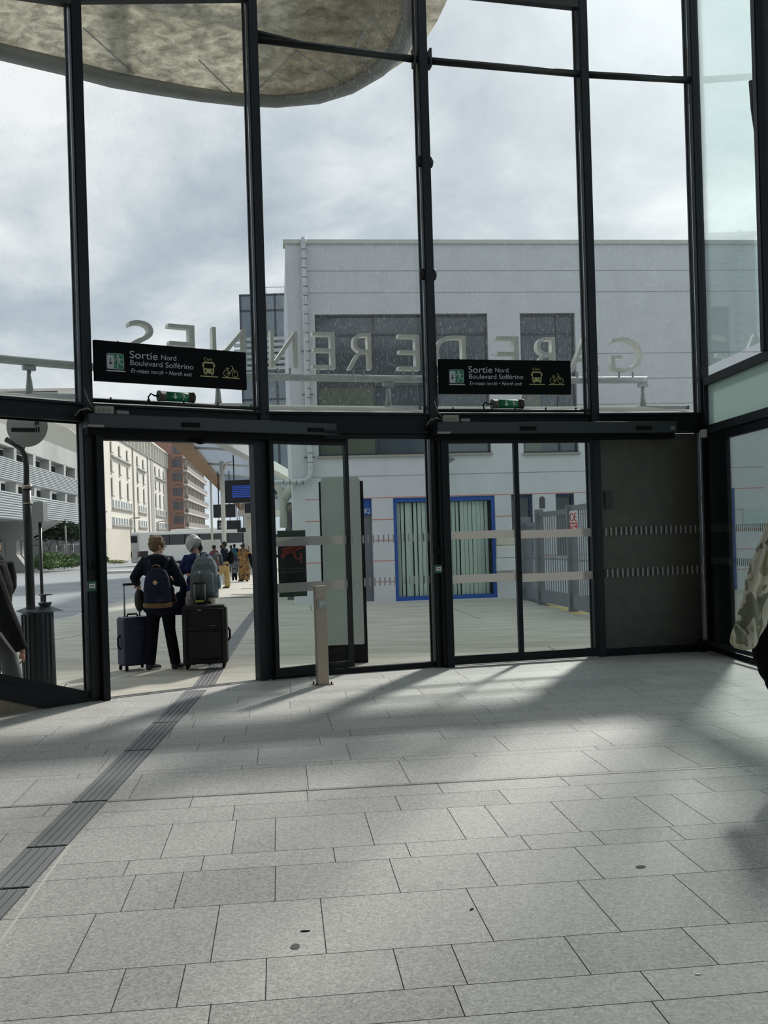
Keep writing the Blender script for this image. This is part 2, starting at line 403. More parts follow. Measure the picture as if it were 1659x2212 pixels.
# small marks on the floor
def mark(name, label, cat, px, py, l, w, ang, m, h=0.002):
    p = gnd(px, py); b = BM(); d = (math.cos(ang), math.sin(ang))
    pts = [(p.x + d[0] * l * math.cos(a) * random.uniform(.8, 1.1) - d[1] * w * math.sin(a), p.y + d[1] * l * math.cos(a) + d[0] * w * math.sin(a) * random.uniform(.8, 1.1), -0.001) for a in [2 * PI * i / 12 for i in range(12)]]
    prism(b, pts, (0, 0, h + 0.001)); solo(name, b, m, label, cat)
gum = mat('dark_stain', (96, 98, 96), 0.9)
mark('floor_stain', 'round dark stain on the floor near the bottom left of centre', 'stain', 638, 2045, 0.02, 0.026, 0, gum)
mark('floor_stain', 'blotchy dark stain on the paving at the right', 'stain', 1384, 1873, 0.026, 0.02, 0.4, gum)
mark('litter_scrap', 'small black scrap lying above the round dark stain', 'litter', 659, 2012, 0.02, 0.004, 0.1, blackm, 0.004)
mark('litter_scrap', 'small black scrap lying at right of the floor centre', 'litter', 1019, 1965, 0.014, 0.005, 0.9, blackm, 0.004)
mark('litter_scrap', 'tiny white scrap of paper near the lower right of the floor', 'litter', 1508, 2105, 0.012, 0.006, 0.1, white, 0.003)
mark('litter_scrap', 'white scrap of paper on the floor below the fixed pane', 'litter', 873, 1459, 0.06, 0.02, 0.2, white, 0.003)

# ================================================================ FACADE
ZT = 8.85; ZB0, ZB1 = 2.79, 3.03
# mullions
names = []
for i in range(1, 9):
    if i == 8: break
    Dp = bay(i - 1)[2]; Dn = bay(i)[2] if i < 6 else bay(5)[2]
    if i == 5: Dp = bay(4)[2]; Dn = Dp
    if i >= 6: Dp = bay(5)[2]; Dn = Dp
    if i == 1: Dp = Dn
    D = unit((Dp[0] + Dn[0], Dp[1] + Dn[1]))
    b = BM(); z0 = 3.46 if i == 6 else 0
    w = 0.058
    obox(b, Mp[i], D, -w, w, -0.05, 0.10, z0, ZT)
    obox(b, Mp[i], D, -w + .012, w - .012, -0.062, -0.05, z0, ZT)   # raised cover strip
    obox(b, Mp[i], D, -w - .012, w + .012, 0.10, 0.13, z0, ZT)
    if i == 3:
        for z in (6.05, 4.70):
            for sx in (-1, 1):
                c = Vector((Mp[3][0] + D[0] * sx * .075, Mp[3][1] + D[1] * sx * .075, z)); ell(b, c, (.035, .05, .07), 10)
    o = struct('trim_%d' % (i if i < 7 else i + 20), b, anth)
# lower posts of right corner etc
def strip_pane(n, i, z0, z1, m, t0=0.06, t1=None, off=0.02, th=0.01, extra=None):
    A, B, D, Ln = bay(i); b = BM(); obox(b, A, D, t0, (Ln - 0.06) if t1 is None else t1, off, off + th, z0, z1)
    return struct('window_%d' % n, b, m)
n = 1
for i in range(0, 8):
    if i > 6: strip_pane(n + 12, i, .07, ZT, gl_green)
    elif i == 6: strip_pane(n, i, 3.47, ZT, gl_green)
    elif i == 5: strip_pane(n, i, 3.6, ZT, gl_green)
    else: strip_pane(n, i, ZB1 + .01, ZT, gl_up)
    n += 1
# round rail at z 7.27, square rails higher
bar = mat('dark_green_black_steel', (30, 33, 30), 0.5)
b = BM()
for i in (2, 3, 4):
    A, B, D, Ln = bay(i); tube(b, [(A[0], A[1], 7.27), (B[0], B[1], 7.27)], 0.042, 12)
A, B, D, Ln = bay(5); 
struct('trim_7', b, bar, True)
b = BM()
A, B, D, Ln = bay(1); obox(b, A, D, .06, Ln - .06, -.05, .05, 7.15, 7.32, z0b=7.68, z1b=7.85)
A, B, D, Ln = bay(0); obox(b, A, D, -.3, Ln - .06, -.05, .05, 6.55, 6.72, z0b=7.08, z1b=7.25)
A, B, D, Ln = bay(3); obox(b, A, D, .06, Ln - .06, -.05, .05, 8.08, 8.22)
A, B, D, Ln = bay(2); tube(b, [(A[0], A[1], 7.34), (A[0] + D[0] * .6, A[1] + D[1] * .6, 7.27), (B[0], B[1], 7.27)], .042)
struct('trim_8', b, bar)
b = BM()
D = bay(3)[2]
for sx in (-1, 1):
    c = (Mp[3][0] + D[0] * sx * .1, Mp[3][1] + D[1] * sx * .1)
    obox(b, c, D, -.012, .012, -.06, .06, 7.18, 7.40)
p = hit(1628, 240, Mp[6], bay(5)[2])
tube(b, [at(1623, 175, 10.9), at(1628, 235, 10.9), at(1637, 297, 10.9)], [.03, .032, .032])
struct('trim_9', b, bar)
# transom beam
b = BM()
for i in range(0, 5):
    A, B, D, Ln = bay(i)
    t0 = -0.4 if i == 0 else 0.03
    zl_ = ZB0 + .045 if i == 0 else ZB0
    obox(b, A, D, t0, Ln - .03, -.02, .12, zl_, ZB1)
    obox(b, A, D, t0, Ln - .03, -.07, .16, ZB1 - .025, ZB1)
    obox(b, A, D, t0, Ln - .03, -.07, .16, zl_, zl_ + .03)
struct('trim_10', b, anth2)
b = BM()
for i in (1, 3):
    A, B, D, Ln = bay(i); tube(b, [(A[0] + D[0] * .06 + D[1] * .03, A[1] + D[1] * .06 - D[0] * .03, ZB1 + .035), (B[0] - D[0] * .06 + D[1] * .03, B[1] - D[1] * .06 - D[0] * .03, ZB1 + .035)], .02, 8)
    for k in range(5):
        t = .25 + k * .4; tube(b, [(A[0] + D[0] * t + D[1] * .03, A[1] + D[1] * t - D[0] * .03, ZB1 + .03), (A[0] + D[0] * t + D[1] * .03, A[1] + D[1] * t - D[0] * .03, ZB1 + .075)], .01, 6)
struct('trim_11', b, bar)

# left bay 0: fixed lower pane with sloping channel below
A, B, D, Ln = bay(0)
tl, zl = bhit(0, 0, 1455); tr, zr = bhit(0, 178, 1491)
tl2, zl2 = bhit(0, 0, 1474); tr2, zr2 = bhit(0, 178, 1505)
def zline(p, q, t): return p[1] + (q[1] - p[1]) * (t - p[0]) / (q[0] - p[0])
t0e = -0.5; t1e = Ln - .03
b = BM()
za0, za1 = zline((tl, zl), (tr, zr), t0e), zline((tl, zl), (tr, zr), t1e)
zb0, zb1 = zline((tl2, zl2), (tr2, zr2), t0e), zline((tl2, zl2), (tr2, zr2), t1e)
obox(b, A, D, t0e, t1e, -.02, .08, zb0, za0, 0, zb1, za1)
l3 = bhit(0, 0, 1513); r3 = bhit(0, 92, 1533)
zc0, zc1 = zline(l3, r3, t0e), zline(l3, r3, r3[0])
obox(b, A, D, t0e, r3[0], -.05, .08, zc0, zb0, 0, max(zc1, .0), zline((tl2, zl2), (tr2, zr2), r3[0]))
obox(b, A, D, r3[0], t1e, -.05, .08, 0.0, zline((tl2, zl2), (tr2, zr2), r3[0]), 0, 0.0, zb1)
struct('trim_12', b, anth2)
b = BM(); obox(b, A, D, t0e, r3[0] + .02, -.03, .1, 0.0, zc0 + .0, 0, 0.0, max(zc1, 0.01)); struct('trim_13', b, mat('kerb_concrete', (138, 128, 112), 0.9, 0, .15, 6))
strip_pane(8, 0, 0.18, ZB0, gl_lo, -.5, Ln - .06, 0.03)

# bay 2 fixed lower pane with printed ticks; bay 4 with dark screen
def ticks(b, i, px0, px1, yl, yr, hpx, step, off, w=0.018):
    t0, zt0 = bhit(i, px0, yl, off); t1, zt1 = bhit(i, px1, yr, off); _, zb = bhit(i, px0, yl + hpx, off)
    A, B, D, Ln = bay(i); A2 = (A[0] - D[1] * off, A[1] + D[0] * off); h = zt0 - zb; k = int(abs(t1 - t0) / step); 
    z = (zt0 + zt1) / 2
    for j in range(k + 1):
        t = t0 + (t1 - t0) * j / k; obox(b, A2, D, t - w / 2, t + w / 2, -.0015, 0.0, z - h, z)
A, B, D, Ln = bay(2)
p2 = strip_pane(9, 2, 0.06, ZB0, gl_lo, .06, Ln - .06, 0.03)
tickm = frosted('printed_tick_grey', (172, 174, 176), .6)
b = BM(); ticks(b, 2, 762, 925, 1156, 1153, 17.5, .059, .028); ticks(b, 2, 766, 927, 1249, 1244, 17.5, .059, .028)
c = finish('safety_ticks', b, tickm); c.parent = p2; c['label'] = 'two rows of short grey ticks printed on the glass'
b = BM(); obox(b, A, D, .06, Ln - .06, -.02, .06, 0.0, .065); obox(b, A, D, .06, Ln - .06, -.01, .05, ZB0 - .06, ZB0); struct('trim_14', b, anth2)
A, B, D, Ln = bay(4)
p4 = strip_pane(10, 4, 0.06, ZB0, gl_lo, .06, Ln - .06, 0.0)
b = BM(); obox(b, A, D, .06, Ln - .1, .02, .035, .09, ZB0 - .02)
screenm = mat('dark_window_film', (100, 96, 91), 0.7, 0, .12, 6, bump=.1, bscale=200)
s4 = struct('wall_panel_dark', b, screenm); s4.name = 'trim_15'; s4['label'] = 'dark grey opaque panel behind the right-hand pane'
b = BM(); ticks(b, 4, 1298, 1523, 1139, 1134, 17.5, .066, -.002, .021); ticks(b, 4, 1301, 1527, 1229, 1221.5, 18, .066, -.002, .021)
c = finish('safety_ticks', b, frosted('printed_tick_pale', (225, 224, 220), .5)); c.parent = p4; c['label'] = 'two rows of short pale ticks printed on the glass'
b = BM(); obox(b, A, D, 0, Ln, -.03, .06, 0.0, .09); struct('trim_16', b, anth2)
b = BM(); t, z = bhit(4, 1312, 1065); obox(b, A, D, .12, .22, -.004, -.002, 1.84, 2.06); solo('paper_notice', b, mat('faded_notice', (78, 76, 72), .8), 'faint paper notice on the dark panel behind the right door', 'notice')

# ---- door leaves
def band(b, i, off, pl, pr, yl0, yl1, yr0, yr1):
    A, B, D, Ln = bay(i); A2 = (A[0] - D[1] * off, A[1] + D[0] * off)
    t0, z0 = bhit(i, pl, yl0, off); _, z1 = bhit(i, pl, yl1, off); t1, z2 = bhit(i, pr, yr0, off); _, z3 = bhit(i, pr, yr1, off)
    zt = (z0 + z2) / 2; zb = (z1 + z3) / 2
    obox(b, A2, D, t0, t1, -.003, 0, zb, zt)
def leaf(parent, i, off, pl, pr, bands, lw=.045, rw=.045, ybl=1437, ytop=2.75, py=1430, label=None, gm=None):
    A, B, D, Ln = bay(i); A2 = (A[0] - D[1] * off, A[1] + D[0] * off)
    t0 = bhit(i, pl, 1200, off)[0]; t1 = bhit(i, pr, 1200, off)[0]
    b = BM()
    obox(b, A2, D, t0, t0 + lw, -.02, .03, .03, ytop); obox(b, A2, D, t1 - rw, t1, -.02, .03, .03, ytop)
    obox(b, A2, D, t0 + lw, t1 - rw, -.02, .03, .03, .13); obox(b, A2, D, t0 + lw, t1 - rw, -.02, .03, 2.66, ytop)
    lf = finish('door_leaf', b, anth2); lf.parent = parent; WM[lf] = WM[parent]
    if label: lf['label'] = label
    b = BM(); obox(b, A2, D, t0 + lw, t1 - rw, .0, .008, .13, 2.66); part('glass_pane', b, gm or gl_door, lf)
    for bb in bands:
        b = BM(); band(b, i, off - .002, *bb); part('frosted_band', b, frost, lf)
    return lf
def empty_struct(name):
    o = bpy.data.objects.new(name, None); COL.objects.link(o); o['kind'] = 'structure'; WM[o] = Matrix.Identity(4); return o
d1 = empty_struct('door_1'); d2 = empty_struct('door_2')
leaf(d1, 1, -.13, 587, 757, [(592, 750, 1161, 1181, 1156, 1175), (594, 751, 1261, 1281.5, 1252, 1271)], .05, .05)
leaf(d2, 3, -.12, 952, 1120, [(958, 1117, 1149, 1166, 1144, 1161), (962, 1120, 1243, 1260, 1237.5, 1256)], .055, .03)
leaf(d2, 3, -.12, 1120, 1289, [(1124, 1279, 1146, 1164, 1141, 1158), (1128, 1282, 1240, 1257, 1233, 1251)], .03, .06)
# jambs
b = BM(); A, B, D, Ln = bay(1); obox(b, A, D, .05, .115, -.15, .06, 0, ZB0); obox(b, A, D, .115, .135, -.10, .0, 0, ZB0); part('jamb', b, anth2, d1)
b = BM(); obox(b, A, D, Ln - .16, Ln - .05, -.06, .06, 0, ZB0); part('jamb', b, anth, d1)
b = BM(); A, B, D, Ln = bay(3); obox(b, A, D, .05, .14, -.16, .02, 0, ZB0); part('jamb', b, anth2, d2)
b = BM(); A, B, D, Ln = bay(1); obox(b, A, D, .12, Ln - .16, -.08, .05, 2.66, 2.79); part('lintel', b, anth2, d1)
# operator boxes
def header(parent, i, t0, t1, label_t):
    A, B, D, Ln = bay(i); b = BM()
    obox(b, A, D, t0, t1, -.25, -.06, 2.765, 2.905); bevel(b, .012, 2)
    h = part('operator_box', b, mat('operator_box_grey', (46, 50, 54), .45, spec=.4), parent)
    b = BM(); obox(b, A, D, t0 + .01, t1 - .01, -.2, -.05, 2.70, 2.765); part('track', b, blackm, h)
    b = BM(); obox(b, A, D, t0 + .0, t0 + .16, -.256, -.25, 2.765, 2.79); part('label_plate', b, mat('beige_label', (150, 147, 138), .6), h)
    b = BM(); obox(b, A, D, t1 - .1, t1 - .03, -.254, -.25, 2.80, 2.85); part('label_plate', b, mat('grey_label', (120, 124, 126), .6), h)
    for tt in label_t:
        b = BM(); obox(b, A, D, tt, tt + .2, -.275, -.25, 2.80, 2.845); bevel(b, .008, 2); part('motion_sensor', b, blackm, h)
header(d1, 1, -.06, 2.99, (.93, 2.45)); header(d2, 3, -.02, 3.11, (1.02, 2.55))
b = BM(); A, B, D, Ln = bay(1); t, z = bhit(1, 433, 952, -.15); ell(b, (A[0] + D[0] * t + D[1] * .15, A[1] + D[1] * t - D[0] * .15, z + .01), (.07, .05, .05), 16)
obox(b, A, D, t - .08, t + .08, -.2, -.1, z + .02, z + .06); part('door_radar', b, blackm, d1)
# emergency buttons and locks on jambs
gbox = mat('green_button_box', (22, 92, 72), .5)
def button(px, py, i, off, label, grp):
    A, B, D, Ln = bay(i); t, z = bhit(i, px, py, off); c = (A[0] - D[1] * off, A[1] + D[0] * off)
    o = thing('emergency_button', label, 'button', (c[0] + D[0] * t, c[1] + D[1] * t, z - .045), 0, grp)
    b = BM(); obox(b, c, D, t - .045, t + .045, -.03, 0, z - .05, z + .05); bevel(b, .006); part('housing', b, gbox, o)
    b = BM(); obox(b, c, D, t - .03, t + .03, -.034, -.03, z - .02, z + .025); part('push_plate', b, white, o)
    M = Matrix.Translation((c[0] + D[1] * .0345, c[1] - D[0] * .0345, z)) @ Matrix.Rotation(math.atan2(D[1], D[0]), 4, 'Z')
    b = BM(); obox(b, c, D, t - .018, t + .018, -.036, -.034, z - .003, z + .006); part('arrow_mark', b, blackm, o)
button(197, 1266, 1, -.15, 'green emergency door button on the post left of the open doorway', None)
button(946, 1229, 3, -.165, 'green emergency door button on the post left of the closed double door', None)
for px, py, i, off, dn in ((200, 1222, 1, -.15, d1), (950, 1190, 3, -.165, d2)):
    A, B, D, Ln = bay(i); t, z = bhit(i, px, py, off); c = (A[0] - D[1] * off, A[1] + D[0] * off)
    b = BM(); obox(b, c, D, t - .02, t + .02, -.012, 0, z - .04, z + .04); ell(b, (c[0] + D[0] * t + D[1] * .014, c[1] + D[1] * t - D[0] * .014, z), (.01, .006, .01), 8); part('lock', b, blackm, dn)

# junction boxes and cables on operator boxes
boxm = mat('junction_box_grey', (150, 147, 136), .6)
for (i, pa, pb, ya, yb, qa, qb, lab1, lab2) in ((1, 202, 243, 877, 894, 249, 276, 'grey junction box on the left door operator box', 'small clear-lidded box beside the left junction box'),
                                   (3, 955, 989, 901, 915, 993, 1014, 'grey junction box on the right door operator box', 'small clear-lidded box beside the right junction box')):
    A, B, D, Ln = bay(i); off = -.17; c = (A[0] - D[1] * off, A[1] + D[0] * off)
    t0 = bhit(i, pa, yb, off)[0]; t1 = bhit(i, pb, yb, off)[0]
    o = thing('junction_box', lab1, 'junction box', (c[0] + D[0] * t0, c[1] + D[1] * t0, 2.905), math.atan2(D[1], D[0]))
    b = BM(); obox(b, c, D, t0, t1, -.05, .05, 2.905, 2.985); bevel(b, .006); part('box_body', b, boxm, o)
    for k in range(3):
        b = BM(); tt = t0 + (t1 - t0) * (.27 + .24 * k); q = Vector((c[0] + D[0] * tt + D[1] * .05, c[1] + D[1] * tt - D[0] * .05, 2.945)); tube(b, [q, q + Vector((D[1], -D[0], 0)) * .006], .016, 14)
        part('knockout', b, mat('knockout_grey', (135, 132, 122), .6), o)
    t2 = bhit(i, qa, yb, off)[0]; t3 = bhit(i, qb, yb, off)[0]
    b = BM(); obox(b, c, D, t2, t3, -.04, .04, 2.905, 2.95); bevel(b, .012); solo('junction_box', b, mat('clear_grey_plastic', (120, 124, 122), .25), lab2, 'junction box')
    b = BM(); q0 = Vector((c[0] + D[0] * t0, c[1] + D[1] * t0, 2.93)); 
    tube(b, [q0, q0 - Vector((D[0], D[1], 0)) * .06 + Vector((0, 0, .03)), q0 - Vector((D[0], D[1], 0)) * .14 + Vector((0, 0, .01)), q0 - Vector((D[0], D[1], 0)) * .19 + Vector((0, 0, -.05))], .009, 8)
    q1 = q0 + Vector((0, 0, .03)); tube(b, [q1, q1 - Vector((D[0], D[1], 0)) * .05 + Vector((0, 0, .08)), q1 - Vector((D[0], D[1], 0)) * .09 + Vector((0, 0, .2))], .006, 8)
    solo('cable', b, mat('grey_cable', (120, 118, 108), .6), 'grey cables looping from the %s junction box round the mullion' % ('left' if i == 1 else 'right'), 'cable', smooth=True)

# tubular emergency exit lights
exg = mat('exit_green', (30, 120, 78), .5); exw = mat('exit_white', (210, 220, 212), .5); capm = mat('aged_plastic', (84, 80, 72), .6, 0, .25, 30)
def tubelight(i, pl, pr, y, lab):
    A, B, D, Ln = bay(i); off = -.05; c = (A[0] - D[1] * off, A[1] + D[0] * off)
    t0 = bhit(i, pl, y, off)[0]; t1, z = bhit(i, pr, y, off); r = .058; z = ZB1 + .055 + r
    P = lambda t, o=0, dz=0: Vector((c[0] + D[0] * t + D[1] * o, c[1] + D[1] * t - D[0] * o, z + dz))
    o = thing('exit_light', lab, 'exit light', P((t0 + t1) / 2, 0, -r), math.atan2(D[1], D[0]))
    b = BM(); tube(b, [P(t0), P(t1)], r * .9, 20); part('tube_body', b, exg, o, smooth=False)
    for a, d_ in ((t0, 1), (t1, -1)):
        b = BM(); tube(b, [P(a), P(a + .02 * d_), P(a + .021 * d_), P(a + .075 * d_)], [r, r, r * .93, r * .93], 20)
        for k in range(3): ell(b, P(a + .03 * d_, math.cos(k * 2) * r * .9, math.sin(k * 2) * r * .9), (.012, .012, .012), 8)
        part('end_cap', b, capm, o)
    L_ = t1 - t0; R_ = Matrix.Translation(P(t0, r * .9 + .002)) @ Matrix.Rotation(math.atan2(D[1], D[0]), 4, 'Z')
    b = BM(); cx = L_ * .42
    poly = [(-.008, .035), (.008, .035), (.008, -.005), (.03, -.005), (0, -.035), (-.03, -.005), (-.008, -.005)]
    prism(b, [R_ @ Vector((cx + x, 0, y_ * .9)) for x, y_ in poly], R_.to_3x3() @ Vector((0, -.003, 0)))
    part('arrow', b, exw, o)
    b = BM(); runner(b, R_, L_ * .66, 0.0, .07); part('running_figure', b, exw, o)
    b = BM(); tube(b, [P(t0), P(t0 - .04, 0, .0), P(t0 - .08, 0, .02), P(t0 - .11, 0, -.02), P(t0 - .09, 0, -.075), P(t0 + .01, 0, -.09)], .009, 8); part('cable', b, blackm, o, smooth=True)
def thickline(b, M, pts, w, y=-.003):
    for a, c in zip(pts, pts[1:]):
        a, c = Vector(a), Vector(c); d = (c - a); l = d.length; d = d / l; n_ = Vector((-d.y, d.x)) * w / 2; a2, c2 = a - d * w * .3, c + d * w * .3
        q = [a2 + n_, c2 + n_, c2 - n_, a2 - n_]
        prism(b, [M @ Vector((p.x, 0, p.y)) for p in q], M.to_3x3() @ Vector((0, y, 0)))
def disc(b, M, cx, cz, r, y=-.003, n_=20): prism(b, [M @ Vector((cx + r * math.cos(2 * PI * k / n_), 0, cz + r * math.sin(2 * PI * k / n_))) for k in range(n_)], M.to_3x3() @ Vector((0, y, 0)))
def ring(b, M, cx, cz, r, w, n_=28): thickline(b, M, [(cx + r * math.cos(2 * PI * k / n_), cz + r * math.sin(2 * PI * k / n_)) for k in range(n_ + 1)], w)
def runner(b, M, cx, cz, h):
    s = h; f = lambda x, y: (cx + x * s, cz + y * s)
    disc(b, M, cx - .05 * s, cz + .40 * s, .09 * s)
    thickline(b, M, [f(0, .25), f(.03, -.05)], .17 * s)
    thickline(b, M, [f(.0, .25), f(-.2, .18), f(-.3, .0)], .07 * s); thickline(b, M, [f(.03, .25), f(.2, .12), f(.33, .17)], .07 * s)
    thickline(b, M, [f(.03, -.05), f(-.08, -.25), f(-.12, -.5)], .09 * s); thickline(b, M, [f(.03, -.05), f(.2, -.22), f(.42, -.25)], .09 * s)
tubelight(1, 342, 419, 866, 'tubular green exit light on the beam above the open doorway')
tubelight(3, 1062, 1130, 881, 'tubular green exit light on the beam above the closed double door')

# hanging direction signs
signb = mat('sign_black', (7, 8, 11), .6, spec=.1); sgrey = mat('sign_lettering_grey', (190, 192, 196), .6); sol = mat('sign_olive', (176, 176, 118), .6); sgreen = mat('sign_green', (20, 120, 85), .5)
def sign(i, pl, ytl, ybl, pr, ytr, ybr, lab):
    A, B, D, Ln = bay(i); off = -.12; c = (A[0] - D[1] * off, A[1] + D[0] * off)
    t0, z1 = bhit(i, pl, ytl, off); _, z0 = bhit(i, pl, ybl, off); t1, z3 = bhit(i, pr, ytr, off); _, z2 = bhit(i, pr, ybr, off)
    zb, zt = (z0 + z2) / 2, (z1 + z3) / 2; Wd = t1 - t0; Hh = zt - zb
    print('SIGN', Wd, Hh, z0, z2, z1, z3)
    M = Matrix.Translation((c[0] + D[0] * t0, c[1] + D[1] * t0, zb)) @ Matrix.Rotation(math.atan2(D[1], D[0]), 4, 'Z')
    o = thing('direction_sign', lab, 'sign', M.translation, math.atan2(D[1], D[0]))
    b = BM(); box(b, 0, Wd, 0, .05, 0, Hh); b.transform(M); part('sign_board', b, signb, o)
    for f in (.15, .85):
        b = BM(); tube(b, [M @ Vector((Wd * f, .025, Hh)), M @ Vector((Wd * f, .025, Hh + .01))], .01, 8); part('bracket', b, blackm, o)
    M2 = M @ Matrix.Translation((0, -.001, 0)); fx = lambda a: a * Wd; fz = lambda a: Hh * (1 - a)
    # exit icon
    b = BM(); r = .02; x0, x1, za, zb_ = fx(.072), fx(.18), fz(.69), fz(.30)
    def rr(x0, x1, z0, z1, r):
        out = []
        for cx_, cz_, a0 in ((x1 - r, z1 - r, 0), (x0 + r, z1 - r, 90), (x0 + r, z0 + r, 180), (x1 - r, z0 + r, 270)):
            for k in range(5): a = math.radians(a0 + k * 22.5); out.append((cx_ + r * math.cos(a), cz_ + r * math.sin(a)))
        return out
    prism(b, [M2 @ Vector((x, 0, z)) for x, z in rr(x0, x1, za, zb_, .02)], M2.to_3x3() @ Vector((0, -.002, 0))); part('exit_icon_border', b, sgrey, o)
    b = BM(); prism(b, [M2 @ Vector((x, -.002, z)) for x, z in rr(x0 + .005, x1 - .005, za + .005, zb_ - .005, .016)], M2.to_3x3() @ Vector((0, -.002, 0))); part('exit_icon_field', b, sgreen, o)
    b = BM(); prism(b, [M2 @ Vector((x, -.004, z)) for x, z in rr(x0 + .005, x0 + (x1 - x0) * .42, za + .005, zb_ - .02, .012)], M2.to_3x3() @ Vector((0, -.002, 0))); part('exit_icon_door', b, sgrey, o)
    M3 = M2 @ Matrix.Translation((0, -.005, 0))
    b = BM(); cx_ = x0 + (x1 - x0) * .22; thickline(b, M3, [(cx_, fz(.42)), (cx_, fz(.58))], .006); thickline(b, M3, [(cx_ - .014, fz(.53)), (cx_, fz(.58)), (cx_ + .014, fz(.53))], .006); part('exit_icon_arrow', b, signb, o)
    b = BM(); runner(b, M3, x0 + (x1 - x0) * .67, (za + zb_) / 2, (zb_ - za) * .8); part('exit_icon_figure', b, sgrey, o)
    b = BM(); thickline(b, M2, [(fx(.072), fz(.735)), (fx(.185), fz(.735))], .013); part('icon_underline', b, sgrey, o)
    for s, a0, a1, zf, cap, sh, m in (('Sortie', .217, .395, .385, .077, 0, sgrey), ('Nord', .418, .517, .37, .055, 0, sgrey), ('Boulevard Solférino', .219, .63, .56, .055, 0, sgrey), ('Er-maez norzh • North exit', .222, .62, .745, .043, .25, sgrey), ('Cars', .703, .76, .295, .031, 0, sol)):
        b = text_on(s, M2, fx(a0), fx(a1), fz(zf), cap, .001, 0, sh); part('lettering', b, m, o)
    # bus icon
    b = BM(); x0, x1, zt_, zb_ = fx(.69), fx(.778), fz(.33), fz(.67)
    w = x1 - x0; h = zt_ - zb_
    prism(b, [M2 @ Vector((x, 0, z)) for x, z in rr(x0 + w * .08, x1 - w * .08, zb_ + h * .1, zt_, .015)], M2.to_3x3() @ Vector((0, -.002, 0)))
    for q in (.2, .72): 
        xa = x0 + w * q; prism(b, [M2 @ Vector((x, 0, z)) for x, z in ((xa - .005, zb_), (xa + w * .13, zb_), (xa + w * .13, zb_ + h * .2), (xa - .005, zb_ + h * .2))], M2.to_3x3() @ Vector((0, -.002, 0)))
    for q in (0.0, .94): xa = x0 + w * q; prism(b, [M2 @ Vector((x, 0, z)) for x, z in ((xa, zt_ - h * .38), (xa + w * .06, zt_ - h * .38), (xa + w * .06, zt_ - h * .15), (xa, zt_ - h * .15))], M2.to_3x3() @ Vector((0, -.002, 0)))
    part('bus_icon', b, sol, o)
    b = BM(); prism(b, [M2 @ Vector((x, -.002, z)) for x, z in rr(x0 + w * .15, x1 - w * .15, zb_ + h * .48, zt_ - h * .13, .008)], M2.to_3x3() @ Vector((0, -.002, 0)))
    disc(b, M3, x0 + w * .24, zb_ + h * .3, w * .06); disc(b, M3, x1 - w * .24, zb_ + h * .3, w * .06); part('bus_icon_window', b, signb, o)
    b = BM(); thickline(b, M2, [(fx(.676), fz(.715)), (fx(.795), fz(.715))], .011); part('icon_underline', b, sol, o)
    b = BM(); r = .034; z = fz(.60); xa, xb = fx(.857), fx(.918)
    ring(b, M2, xa, z, r, .007); ring(b, M2, xb, z, r, .007)
    thickline(b, M2, [(xa, z), (xa + .035, z - .004), (xb - .028, z + .055), (xb - .03, z + .08), (xb - .045, z + .084)], .008); thickline(b, M2, [(xb, z), (xb - .03, z + .08)], .006)
    thickline(b, M2, [(xa + .03, z), (xa + .012, z + .055)], .006); thickline(b, M2, [(xa - .004, z + .057), (xa + .03, z + .057)], .009); part('bicycle_icon', b, sol, o)
    b = BM(); thickline(b, M2, [(fx(.828), fz(.715)), (fx(.946), fz(.715))], .011); part('icon_underline', b, sol, o)
sign(1, 203, 733, 820, 531, 762, 843, 'black north exit sign hung before the left upper pane, above the open doorway')
sign(3, 948, 777, 852, 1232, 778, 850, 'black north exit sign hung before the right upper pane, above the closed double door')

